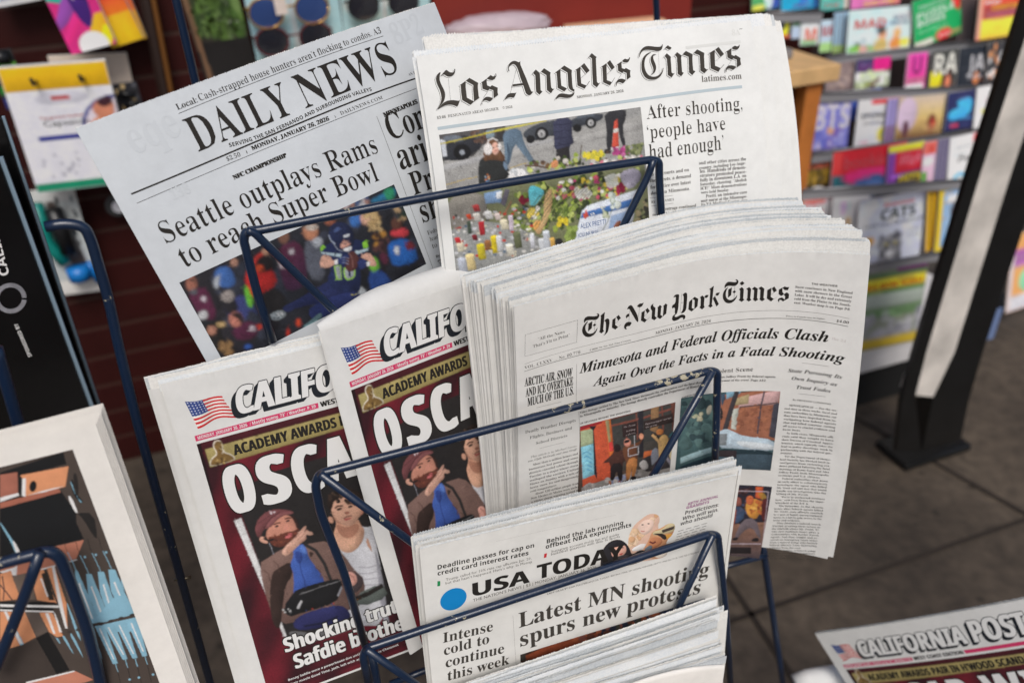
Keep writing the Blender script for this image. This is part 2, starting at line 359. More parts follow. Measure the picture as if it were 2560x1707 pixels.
class Canvas:                                 # a printed picture: colour shapes rasterised over a page rectangle
    def __init__(s, page, rect, cell=.6, base=(60, 60, 60)):
        s.p = page; s.r = rect; u0, v0, u1, v1 = rect
        s.nx = max(4, int(abs(u1 - u0) / cell)); s.ny = max(4, int(abs(v1 - v0) / cell))
        s.u, s.v = np.meshgrid(np.linspace(u0, u1, s.nx), np.linspace(v0, v1, s.ny))
        s.c = np.empty((s.ny, s.nx, 3)); s.c[:] = lin(base); s.m = np.ones((s.ny, s.nx)); s.seed = np.random.default_rng(3); s.vol = 1. if page is not None else .0
    def q(s, pts): return s.p.uv(pts) if s.p is not None else np.asarray(pts, float)
    def mask(s, P):
        lo = P.min(0); hi = P.max(0); ins = np.zeros(s.u.shape, bool)
        du = s.u[0, 1] - s.u[0, 0]; dv = s.v[1, 0] - s.v[0, 0]
        i0 = max(0, int((lo[0] - s.u[0, 0]) / du) - 2); i1 = min(s.nx, int((hi[0] - s.u[0, 0]) / du) + 3)
        j0 = max(0, int((lo[1] - s.v[0, 0]) / dv) - 2); j1 = min(s.ny, int((hi[1] - s.v[0, 0]) / dv) + 3)
        if i1 <= i0 or j1 <= j0: return None
        acc = 0
        for ox, oy in ((-.25, -.25), (.25, -.25), (-.25, .25), (.25, .25)):
            X = s.u[j0:j1, i0:i1] + ox * du; Y = s.v[j0:j1, i0:i1] + oy * dv; m = np.zeros(X.shape, bool)
            a = P; b = np.roll(P, -1, 0)
            for (x0, y0), (x1, y1) in zip(a, b):
                if y0 == y1: continue
                cnd = ((Y < y0) != (Y < y1)); m ^= cnd & (X < (x1 - x0) * (Y - y0) / (y1 - y0) + x0)
            acc = acc + m
        return (slice(j0, j1), slice(i0, i1)), acc / 4.
    def poly(s, pts, col, smooth=2, uv=False, alpha=1., g=None):
        P = np.asarray(pts, float) if uv else s.q(pts)
        if smooth: P = smooth_poly(P, smooth)
        r = s.mask(P)
        if r is None: return
        sl, m = r; m = (m * alpha)[..., None]; C = lin(col)
        if g is not None:                     # second colour towards the foot of the shape
            t = np.clip((s.v[sl] - P[:, 1].min()) / max(1e-6, np.ptp(P[:, 1])), 0, 1)[..., None]; C = C * (1 - t) + lin(g) * t
        if s.vol and m.sum() > 40 and alpha > .9:   # photographed forms: soft modelling inside each printed shape
            B = m[..., 0]; k = int(np.clip(.16 * math.sqrt(m.sum()), 1, 7))
            B = np.pad(B, k + 1)
            for _ in range(2):
                c0 = np.cumsum(np.pad(B, ((k + 1, k), (0, 0))), 0); B = (c0[2 * k + 1:] - c0[:-2 * k - 1]) / (2 * k + 1)
                c0 = np.cumsum(np.pad(B, ((0, 0), (k + 1, k))), 1); B = (c0[:, 2 * k + 1:] - c0[:, :-2 * k - 1]) / (2 * k + 1)
            gy, gx = np.gradient(B); q = slice(k + 1, -k - 1); a_ = s.seed.uniform(-.5, .5)
            vl = s.vol * (.6 if m.sum() < 5000 else .22); sh = 1 + vl * ((B[q, q] - .85) * .5 + (gx[q, q] * (.8 + a_) + gy[q, q] * 1.0) * .8 * k)
            fx, fy, ph = s.seed.uniform(.05, .5), s.seed.uniform(.05, .5), s.seed.uniform(0, 6); U_, V_ = s.u[sl], s.v[sl]
            sh += vl * (.05 * np.sin(fx * U_ + fy * V_ + ph) + .04 * np.sin(1.3 * fx * U_ - 1.9 * fy * V_ + 2 * ph))
            C = C * np.clip(sh, .5, 1.4)[..., None]
        s.c[sl] = s.c[sl] * (1 - m) + C * m
    def ell(s, c, rx, ry, col, a=0, alpha=1., g=None):
        t = np.linspace(0, 2 * math.pi, 19)[:-1]; ca, sa = math.cos(math.radians(a)), math.sin(math.radians(a))
        s.poly([(c[0] + rx * math.cos(x) * ca - ry * math.sin(x) * sa, c[1] + rx * math.cos(x) * sa + ry * math.sin(x) * ca) for x in t], col, 0, alpha=alpha, g=g)
    def line(s, pts, wpx, col, alpha=1.):
        p = np.asarray(pts, float); d = np.gradient(p, axis=0); n = np.stack([-d[:, 1], d[:, 0]], 1); n /= np.linalg.norm(n, axis=1)[:, None] + 1e-9
        s.poly(np.concatenate([p + n * wpx / 2, (p - n * wpx / 2)[::-1]]), col, 0, alpha=alpha)
    def blobs(s, region, n, r, cols, seed=1, asp=1.):
        rr = np.random.default_rng(seed); R_ = np.asarray(region, float)
        for _ in range(n):
            a, b = rr.random(2)
            p = R_[0] * (1 - a) * (1 - b) + R_[1] * a * (1 - b) + R_[2] * (1 - a) * b + R_[3] * a * b
            k = r * rr.uniform(.5, 1.4); t = np.linspace(0, 2 * math.pi, 9)[:-1]; an = rr.uniform(0, 3)
            e = [(p[0] + k * math.cos(x + an) * rr.uniform(.6, 1.2), p[1] + k * asp * math.sin(x + an) * rr.uniform(.6, 1.2)) for x in t]
            s.poly(e, cols[rr.integers(len(cols))], 1)
    def noise(s, amt=.05, big=.08, sc=9):
        g = s.seed.normal(0, amt, s.m.shape); b = s.seed.normal(0, 1, (s.ny // sc + 3, s.nx // sc + 3))
        yy = np.linspace(0, b.shape[0] - 2.01, s.ny); xx = np.linspace(0, b.shape[1] - 2.01, s.nx); y0 = yy.astype(int); x0 = xx.astype(int); fy = (yy - y0)[:, None]; fx = (xx - x0)[None]
        B = b[y0][:, x0] * (1 - fy) * (1 - fx) + b[y0 + 1][:, x0] * fy * (1 - fx) + b[y0][:, x0 + 1] * (1 - fy) * fx + b[y0 + 1][:, x0 + 1] * fy * fx
        s.c = np.clip(s.c * (1 + g + B * big)[..., None] + .004, 0, 1)
    def detail(s, n, r=1.4, amp=.3, seed=1):   # folds, hair, texture: small strokes around the tone that is already there
        rr = np.random.default_rng(seed); v = s.vol; s.vol = 0
        for _ in range(n):
            i, j = rr.integers(s.nx), rr.integers(s.ny); c = s.c[j, i] * (1 + rr.normal(0, amp)); l = r * rr.uniform(.5, 2.4); h = r * rr.uniform(.2, .7); t = rr.uniform(0, 3.14); d = np.array([math.cos(t), math.sin(t)]); e = np.array([-d[1], d[0]]); p = np.array([s.u[j, i], s.v[j, i]])
            c = np.clip(c, 0, 1); g = np.where(c <= .0031308, c * 12.92, 1.055 * c ** (1 / 2.4) - .055) * 255
            s.poly([p - d * l, p + e * h, p + d * l, p - e * h * .6], tuple(g), 1, uv=True, alpha=.75)
        s.vol = v
    def blur(s, k=1):
        for _ in range(k):
            p = np.pad(s.c, ((1, 1), (1, 1), (0, 0)), 'edge'); s.c = (p[:-2, 1:-1] + p[2:, 1:-1] + p[1:-1, :-2] + p[1:-1, 2:] + 2 * p[1:-1, 1:-1]) / 6
    def mesh(s, page=None, off=.09, cut=False):
        pg = page or s.p; P = pg.P(s.u.ravel(), s.v.ravel(), off); nx = s.nx; f = []
        mk = s.m
        for j in range(s.ny - 1):
            for i in range(nx - 1):
                if cut and mk[j, i] + mk[j + 1, i + 1] + mk[j, i + 1] + mk[j + 1, i] < 2: continue
                k = j * nx + i; f.append((k, k + nx, k + nx + 1, k + 1))
        mb = MB(); mb.add(P, f); return mb, s.c.reshape(-1, 3)
# ------------------------------------------------------------------ newspaper bodies
def sheet(mb, page, uL, vL, uR, vR, H, depth, zig=0., seed=0, wob=.3, tooth=2.2, foot=0., flare=0., fan=0., sag=0., curl=.45, mi=0, bi=0):
    rr = np.random.default_rng(seed); ph = rr.uniform(0, 6, 4)
    def vtop(u):
        t = (u - uL) / (uR - uL)
        return vL + (vR - vL) * t + sag * 4 * t * (1 - t) + wob * (np.sin(3 * t + ph[0]) + .5 * np.sin(9 * t + ph[1]) + .25 * np.sin(23 * t + ph[2])) * 4 * t * (1 - t)
    def dep(u, dv): return depth * (1 - fan * np.clip(dv / H, 0, 1)) - .10 * rr_d * np.sin(5 * (u - uL) / (uR - uL) + ph[3]) - flare * np.clip(1 - dv / 40., 0, 1)
    rr_d = rr.uniform(0, 1)
    # toothed strip along the top edge
    n = int((uR - uL) / tooth) * 2 if zig else 60
    u = np.linspace(uL, uR, n + 1); vt = vtop(u)
    z = (np.arange(n + 1) % 2) * zig * rr.uniform(.5, 1.15, n + 1) + rr.uniform(-.2, .2, n + 1) if zig else 0
    rows = [vt - z, vt + 1.2, vt + 9.]
    cz = ((np.arange(n + 1) % 2) * 2 - 1) * curl * rr.uniform(.3, 1.2, n + 1) if zig else 0
    V = [page.P(u, r, dep(u, k) + (cz if k == 0 else 0)) for k, r in zip((0, 1.2, 9.), rows)]
    m = n + 1
    mb.add(np.concatenate(V), [(r * m + i, (r + 1) * m + i, (r + 1) * m + i + 1, r * m + i + 1) for r in range(2) for i in range(n)], mi)
    nu = 40; u = np.linspace(uL, uR, nu + 1); vt = vtop(u) + 8.; dvs = np.linspace(0, 1, 26); V = []
    for s_ in dvs:
        vv = vt + (H - vt) * s_; V.append(page.P(u, vv, dep(u, (H - 8) * s_ + 8) - .02))
    m = nu + 1
    mb.add(np.concatenate(V), [(r * m + i, (r + 1) * m + i, (r + 1) * m + i + 1, r * m + i + 1) for r in range(25) for i in range(nu)], bi)
POSE = {
    'nyt': [1.41167, -27.09872, 629.17292, 0.55597, -0.39085, -0.15705, 1.59383, -19.51763, 49.63298, 224.75556],
    'la': [-69.55105, -206.08724, 577.28327, 0.15642, -0.31415, -0.1838, 18.69343, -76.88415, 40.22036, -39.42384],
    'dn': [-261.98568, -127.62025, 477.95892, 0.1817, -0.36508, -0.45541, -39.66016, -50.28278, -16.0495, -50.94028],
    'usa': [-70.53055, 159.09228, 607.99891, 0.44898, -0.34137, -0.09646, 9.67018, 19.16314, -20.10098, -9.25389],
    'posta': [-256.33783, 31.8568, 581.20115, 0.3387, -0.36466, -0.18741, 0.0, 17.39219, 0.0, 0.0],
    'postb': [-143.12249, -6.75834, 593.88915, 0.29731, -0.58325, -0.26483, 16.81227, 17.31306, -20.64453, 0.0],
    'postc': [383.05735, 369.2145, 1006.95639, 0.18855, 0.86842, -0.5478, -23.82821, 6.0892, -5.15418, 0.0],
}
PG = {'nyt': Page(POSE['nyt'], .915), 'la': Page(POSE['la'], 1.05), 'dn': Page(POSE['dn'], 1.15), 'usa': Page(POSE['usa'], .98),
      'posta': Page(POSE['posta'], 1.0), 'postb': Page(POSE['postb'], 1.01), 'postc': Page(POSE['postc'], 1.0)}
PG['posta'].k[3] = -150.
EDGE2 = edge_mat('newsprint_edge_shaded', (186, 192, 196), (208, 212, 213)); EDGE3 = edge_mat('newsprint_edge_warm', (223, 222, 217), (237, 236, 231))  # greyer edges alternate by sheet, painting in the shade between them
PAPER = {'nyt': paper_mat('newsprint_warm', (226, 225, 221)), 'la': paper_mat('newsprint_white', (234, 235, 232)), 'dn': paper_mat('newsprint_grey', (203, 208, 212)),
         'usa': paper_mat('newsprint_pale', (226, 225, 220)), 'post': paper_mat('newsprint_tabloid', (221, 221, 218)), 'edge': edge_mat('newsprint_edge', (220, 225, 228), (236, 238, 237)),
         'art': paper_mat('newsprint_cream', (238, 234, 227))}
INK = mat('black_ink', (40, 37, 34), .7, spec=.2); INKB = mat('soft_ink', (66, 62, 57), .75, spec=.2); INKG = mat('grey_ink', (104, 100, 96), .75, spec=.2); INKL = mat('faint_ink', (150, 148, 145), .8, spec=.2)
GHOST = mat('see_through_ink', (206, 209, 211), .85, spec=.1); GHOSTL = mat('see_through_ink_white', (221, 222, 218), .85, spec=.1)
PRINT = print_mat('printed_picture')
def onink(t, name, ink, m): return part(t, name, ink.mb, m)
def body(t, page, key, W, H, TL=(0, 0), TR=None, depth=0., n=5, gap=1.1, zig=1.0, seed=0, front=True, rise=(0, .9), tooth=2.2, side=.8, edge=None, fan=0., sag=0., wob=.35):
    rr = np.random.default_rng(seed); TR = TR or (W, 0)
    if front:
        mb = MB(); sheet(mb, page, TL[0], TL[1], TR[0], TR[1], H, depth, zig * .8, seed, tooth=tooth); part(t, 'front_page', mb, PAPER[key], smooth=True)
    mb = MB()
    for k in range(1 if front else 0, n):
        a = rr.uniform(*rise) ; b = rr.uniform(*rise); q = rr.uniform(-side, side)
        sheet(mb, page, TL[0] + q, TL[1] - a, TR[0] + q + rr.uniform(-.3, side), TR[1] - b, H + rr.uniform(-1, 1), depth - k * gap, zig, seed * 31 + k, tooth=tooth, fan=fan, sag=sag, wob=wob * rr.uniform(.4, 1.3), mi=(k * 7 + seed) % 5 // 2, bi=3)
    for s_, e in ((TL, .7), (TR, -.7)):        # the closed sides of the folded bundle
        vv = np.linspace(s_[1] + 3, H, 30); k = 1 - fan * np.clip((vv - s_[1]) / H, 0, 1)
        a = page.P(np.full(30, s_[0] + e * rr.uniform(.5, 2.5)), vv, depth * k); c = page.P(np.full(30, s_[0] + e), vv, depth * k - (n - 1) * gap)
        mb.add(np.concatenate([a, c]), [(i, i + 1, 31 + i, 30 + i) for i in range(29)], 3)
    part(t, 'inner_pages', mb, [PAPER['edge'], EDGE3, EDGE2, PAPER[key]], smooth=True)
def foot(page, u, v, d=0): return page.P(np.array([u]), np.array([v]), d)[0]
def stack(page, key, W, H, rows, labels, cat, group, n=6, side=2.2, wob=1.0, zig=1.0, tooth=2.2, gap=1.0, name='newspaper', rise=(0, .9), fan=.82, sag=0.):
    for i, ((tl, tr, d), lb) in enumerate(zip(rows, labels)):
        a = page.uv([tl], -d)[0]; b = page.uv([tr], -d)[0]
        t = thing(name, lb, cat, foot(page, W / 2, H, -d), group)
        body(t, page, key, W, H, tuple(a), tuple(b), -d, n + (i * 5 % 3) - 1, gap, zig, 50 + i * 7 + len(lb), False, rise, tooth, side=side, fan=fan, sag=sag, wob=wob)
# ================================================================== tabloids: one layout in page millimetres, three copies
FLAGW = [(255, 255, 255)]
def post_art():
    P = PG['posta']; cv = Canvas(P, (12, 52.4, 251, 292), .62, (46, 16, 22))
    q = lambda *a: a
    # maroon panel with lit red patches of the printed backdrop
    R = np.random.default_rng(5)
    g = np.sin(cv.u * .07 + 1) * np.sin(cv.v * .05 + .6) + .6 * np.sin(cv.u * .16 + cv.v * .11)
    t = np.clip(.35 + .35 * g, 0, 1)[..., None]; cv.c = lin((52, 17, 25)) * (1 - t) + lin((118, 28, 42)) * t
    cv.poly([(12, 52.4), (251, 52.4), (251, 60), (12, 60)], (70, 22, 30), 0, uv=True)
    cv.poly([(12, 122), (15, 52), (12, 52)], (30, 12, 16), 0, uv=True)
    cv.poly([(16.8, 58.2), (251, 58.2), (251, 70), (16.8, 74)], (166, 152, 98), 0, uv=True, g=(150, 136, 84))
    # dark picture field
    cv.poly([(28, 100), (60, 92), (251, 92), (251, 250), (38, 250)], (37, 34, 34), 0, uv=True)
    cv.poly([(22.7, 123.5), (28.3, 122.5), (38.2, 241), (35.6, 237)], (222, 222, 222), 0, uv=True)
    # man at the right, white vest
    cv.poly(ZA(1310, 900, 1360, 790, 1330, 700, 1650, 700, 1680, 800, 1760, 830, 1860, 800, 1900, 1000, 1990, 1500, 2060, 2200, 1500, 2200, 1560, 1500, 1400, 1150), (196, 197, 202), 1)
    cv.poly(ZA(1300, 920, 1350, 800, 1340, 720, 1650, 690, 1690, 800, 1750, 850, 1730, 1000, 1650, 1120, 1560, 1180, 1460, 1180, 1380, 1120), (196, 146, 120), 2, g=(212, 168, 142))
    cv.poly(ZA(1340, 760, 1480, 840, 1640, 760, 1680, 830, 1600, 960, 1480, 990, 1370, 900), (158, 108, 88), 2, alpha=.8)
    cv.poly(ZA(1780, 950, 1760, 1050, 1860, 1190, 1830, 1080), (182, 140, 118), 1)
    cv.poly(ZA(1900, 1240, 1880, 1100, 2000, 1500, 2060, 2000, 2100, 2200, 2000, 2200), (150, 150, 158), 2)
    for k in range(4): cv.line(ZA(1660, 1380 + 90 * k, 1800, 1390 + 80 * k, 1940, 1340 + 95 * k), 3, (150, 148, 158), .7)
    cv.poly(ZA(1270, 560, 1300, 440, 1400, 380, 1540, 370, 1660, 440, 1720, 560, 1690, 660, 1650, 700, 1600, 790, 1480, 810, 1380, 760, 1310, 700), (206, 160, 136), 2)
    cv.poly(ZA(1250, 670, 1225, 700, 1250, 760, 1310, 775, 1310, 690), (196, 148, 124), 1); cv.poly(ZA(1690, 600, 1740, 580, 1720, 640, 1680, 660), (170, 120, 100), 1)
    cv.poly(ZA(1300, 600, 1290, 560, 1330, 700, 1450, 800, 1330, 760), (164, 114, 92), 1, alpha=.7)
    cv.poly(ZA(1215, 500, 1225, 440, 1290, 360, 1400, 280, 1500, 262, 1620, 300, 1720, 380, 1750, 520, 1710, 600, 1690, 500, 1600, 420, 1480, 400, 1380, 420, 1310, 470, 1290, 560, 1260, 600), (44, 34, 30), 1)
    cv.blobs(ZA(1240, 330, 1700, 290, 1240, 470, 1730, 480), 26, 5, [(66, 50, 42), (30, 24, 22), (84, 66, 54)], 2)
    cv.line(ZA(1325, 560, 1370, 528, 1440, 525), 4, (70, 48, 40)); cv.line(ZA(1500, 500, 1560, 490, 1620, 515), 4, (70, 48, 40))
    cv.ell(ZA(1390, 570)[0], 7, 3.2, (52, 38, 34), -15); cv.ell(ZA(1545, 535)[0], 6, 3, (60, 42, 36), -15)
    cv.poly(ZA(1460, 610, 1520, 600, 1540, 625, 1480, 650), (150, 96, 80), 1); cv.line(ZA(1450, 710, 1500, 675, 1570, 665), 5, (120, 78, 64), .8)
    cv.poly(ZA(1450, 720, 1500, 690, 1570, 685, 1540, 715, 1480, 735), (178, 92, 86), 1)
    cv.line(ZA(1520, 1060, 1560, 1110, 1600, 1120), 1.5, (170, 130, 90))
    # man at the left: jacket, blue shirt, beard, cap, raised hand
    cv.poly(ZA(262, 1330, 400, 1250, 590, 1120, 760, 1100, 980, 1050, 1240, 1010, 1450, 1200, 1600, 1420, 1760, 1560, 1720, 1900, 1500, 2000, 1000, 2100, 520, 2200, 360, 1800), (124, 98, 90), 1, g=(96, 74, 68))
    cv.poly(ZA(420, 1480, 560, 1380, 720, 1290, 740, 1500, 640, 1620, 600, 1900, 560, 2300, 420, 2100), (52, 38, 34), 2)
    cv.poly(ZA(740, 1120, 860, 1050, 920, 1090, 960, 1250, 1080, 1400, 1190, 1570, 1160, 1700, 740, 1900, 760, 1500, 700, 1340, 750, 1230), (66, 96, 168), 1, g=(52, 78, 150))
    cv.poly(ZA(820, 1130, 870, 1050, 920, 1110, 940, 1210, 880, 1180), (88, 120, 190), 1); cv.poly(ZA(760, 1160, 860, 1160, 880, 1280, 830, 1340, 780, 1280), (46, 66, 132), 1)
    cv.line(ZA(840, 1300, 850, 1420, 900, 1560, 920, 1700), 2, (40, 56, 116)); cv.line(ZA(900, 1060, 1060, 1150, 1180, 1330, 1270, 1560), 8, (44, 42, 42))
    cv.poly(ZA(960, 1160, 1040, 1180, 990, 1260), (60, 44, 40), 1)
    for a in ((1050, 1380), (1180, 1500), (460, 1290), (330, 1420)): cv.line(ZA(a[0], a[1], a[0] + 70, a[1] + 60, a[0] + 90, a[1] + 160), 3, (84, 62, 56), .8)
    cv.poly(c8(470, 760, 520, 700, 800, 620, 930, 600, 940, 700, 880, 830, 560, 920, 440, 960, 400, 860), (24, 24, 26), 1)
    cv.line(c8(560, 745, 740, 680, 920, 622), 2.2, (120, 120, 122)); cv.poly(c8(530, 850, 560, 800, 575, 810, 545, 880, 520, 880), (180, 180, 182), 0); cv.poly(c8(890, 760, 930, 670, 940, 690, 905, 770), (140, 140, 146), 0)
    cv.poly(c8(470, 960, 900, 830, 1010, 900, 1020, 980, 520, 1110), (44, 46, 92), 2, g=(34, 36, 78)); cv.line(c8(590, 1040, 760, 1010, 900, 950), 5, (24, 26, 54))
    cv.blobs(c8(380, 880, 460, 870, 390, 920, 470, 930), 14, 2.5, [(170, 170, 170), (40, 40, 40), (110, 110, 112)], 4)
    cv.blobs(c8(560, 900, 900, 820, 600, 940, 900, 860), 8, 2, [(150, 50, 40), (40, 60, 110)], 6)
    cv.poly(c8(1040, 760, 1300, 640, 1370, 770, 1100, 870), (92, 100, 96), 1); cv.line(c8(1040, 800, 1180, 740, 1310, 665), 11, (36, 32, 30)); cv.blobs(c8(1060, 780, 1110, 760, 1070, 810, 1120, 790), 5, 2.5, [(170, 110, 50), (60, 40, 30)], 5)
    cv.poly(c8(960, 560, 1000, 530, 1090, 560, 1140, 620, 1110, 700, 1030, 750, 1000, 660), (70, 60, 62), 1)
    cv.poly(c8(970, 560, 1010, 535, 1060, 560, 1080, 620, 1050, 670, 1000, 670, 985, 610), (214, 160, 146), 1); cv.line(c8(1000, 560, 1040, 590, 1060, 640), 2, (160, 100, 90))
    cv.poly(ZA(360, 880, 480, 740, 640, 640, 720, 680, 780, 760, 820, 880, 780, 980, 640, 1060, 470, 1060, 380, 1000), (190, 132, 112), 2)
    cv.poly(ZA(380, 950, 470, 960, 560, 930, 640, 890, 760, 880, 820, 820, 840, 900, 760, 1010, 640, 1090, 520, 1110, 430, 1060), (96, 52, 42), 2)
    cv.blobs(ZA(420, 950, 800, 870, 480, 1090, 780, 1010), 40, 3, [(120, 66, 50), (76, 42, 36), (104, 58, 46)], 3)
    cv.poly(ZA(620, 960, 700, 900, 745, 920, 700, 975, 640, 985), (196, 104, 104), 1); cv.line(ZA(630, 950, 690, 925, 740, 930), 2, (92, 40, 40))
    cv.poly(ZA(600, 850, 660, 770, 690, 830, 640, 870), (204, 140, 122), 1); cv.ell(ZA(515, 810)[0], 5, 2.6, (50, 40, 40), -20); cv.ell(ZA(670, 735)[0], 5, 2.4, (50, 40, 40), -20)
    cv.line(ZA(470, 790, 520, 765, 570, 760), 3.5, (84, 52, 44)); cv.line(ZA(630, 710, 680, 690, 720, 700), 3.5, (84, 52, 44))
    cv.poly(ZA(690, 640, 780, 680, 830, 800, 800, 860, 760, 740), (54, 36, 32), 1)
    cv.poly(ZA(265, 1000, 290, 950, 340, 960, 390, 1020, 390, 1055, 310, 1040), (206, 156, 136), 1); cv.line(ZA(330, 980, 400, 1010, 480, 990), 5, (26, 26, 28)); cv.line(ZA(405, 1040, 440, 1110, 470, 1200), 1.5, (150, 150, 160))
    cv.poly(ZA(215, 900, 215, 800, 270, 690, 380, 600, 520, 568, 640, 580, 740, 595, 750, 640, 620, 650, 520, 720, 420, 830, 330, 850, 290, 960, 250, 970), (112, 66, 68), 1)
    cv.poly(ZA(330, 850, 400, 740, 560, 620, 750, 600, 740, 640, 610, 650, 500, 740, 430, 830), (134, 84, 84), 1); cv.line(ZA(330, 845, 440, 690, 560, 610), 2, (70, 38, 42)); cv.line(ZA(240, 780, 330, 720, 440, 640), 1.5, (84, 48, 52))
    cv.blobs(ZA(400, 600, 490, 590, 410, 640, 500, 630), 8, 2.2, [(214, 200, 204), (170, 140, 144)], 8)
    cv.poly(ZA(580, 1170, 640, 1080, 760, 980, 850, 870, 910, 800, 935, 820, 880, 900, 940, 850, 950, 880, 1010, 890, 1030, 930, 960, 940, 930, 920, 920, 960, 930, 990, 860, 1040, 780, 1120, 660, 1230, 600, 1210), (208, 164, 144), 1)
    for a, b in (((770, 980), (915, 815)), ((800, 1010), (935, 860)), ((830, 1040), (925, 960))): cv.line(ZA(a[0], a[1], (a[0] + b[0]) / 2 + 8, (a[1] + b[1]) / 2 + 6, b[0], b[1]), 2, (150, 104, 90), .8)
    cv.poly(ZA(640, 1130, 700, 1080, 760, 1120, 680, 1210), (186, 140, 120), 1, alpha=.6)
    cv.poly(c8(430, 1100, 500, 1080, 700, 1110, 1200, 960, 1200, 1010, 560, 1230), (150, 150, 152), 2, alpha=.35)
    cv.poly([(27, 277), (160, 273), (160, 288), (27, 288)], (58, 18, 26), 0, uv=True, alpha=.6)
    # gilt statuette
    cv.poly(c3(1930, 1150, 1925, 1100, 1950, 1060, 1985, 1035, 1980, 1000, 1960, 980, 1955, 930, 1985, 900, 2025, 905, 2050, 945, 2045, 990, 2060, 1010, 2120, 1030, 2160, 1060, 2150, 1090), (232, 224, 206), 1)
    cv.poly(c3(1935, 1145, 1932, 1100, 1958, 1064, 1992, 1040, 1988, 1000, 1966, 976, 1963, 935, 1988, 908, 2022, 912, 2043, 947, 2038, 992, 2052, 1016, 2115, 1037, 2150, 1064, 2142, 1088), (126, 98, 54), 1)
    cv.blobs(c3(1940, 1080, 2140, 1050, 1945, 1140, 2140, 1090), 14, 3.2, [(188, 160, 100), (84, 62, 34), (150, 120, 70)], 2); cv.blobs(c3(1970, 920, 2035, 925, 1990, 1010, 2045, 1000), 10, 2.4, [(206, 186, 134), (88, 66, 38)], 3)
    cv.detail(1500, 1.5, .22); cv.blur(1); cv.noise(.08, .08, 12)
    return cv
PCV = post_art()
def flag_art():
    cv = Canvas(None, (12, 16, 46.5, 40.5), .22, (255, 255, 255)); U_, V_ = cv.u, cv.v
    # waving flag mapped on a bent patch
    t = (U_ - 12.7) / 32.5
    top = 17.0 + 4.3 * t + .9 * np.sin(t * 7) ; bot = 39.4 - 1.2 * t + 1.6 * np.sin(t * 7 + .6) - 3 * t * (1 - t); lft = 12.6 + 3.4 * np.clip((V_ - 17) / 22, 0, 1); rgt = 38.6 + 7.0 * np.clip((V_ - 21) / 18, 0, 1) ** 1.3
    s = (U_ - lft) / (rgt - lft); k = (V_ - top) / (bot - top)
    cv.m = ((s > 0) & (s < 1) & (k > 0) & (k < 1)).astype(float)
    st = (np.floor(np.clip(k, 0, .999) * 13) % 2 == 0); cv.c = np.where(st[..., None], lin((196, 38, 44)), lin((226, 222, 216)))
    can = (s < .45) & (k < .54); cv.c[can] = lin((52, 70, 128))
    star = can & (np.abs(((s * 20) % 1.8) - .9) < .32) & (np.abs(((k * 17) % 1.7) - .85) < .32); cv.c[star] = lin((206, 210, 224))
    cv.c *= (1 + .12 * np.sin(s * 9 + k * 2))[..., None]; return cv
FCV = flag_art()
WHT = mat('paper_white_ink', (226, 226, 224), .8, spec=.2); PINK = mat('magenta_ink', (206, 60, 104), .75, spec=.2); DARKB = mat('blueblack_ink', (34, 38, 44), .7, spec=.2)
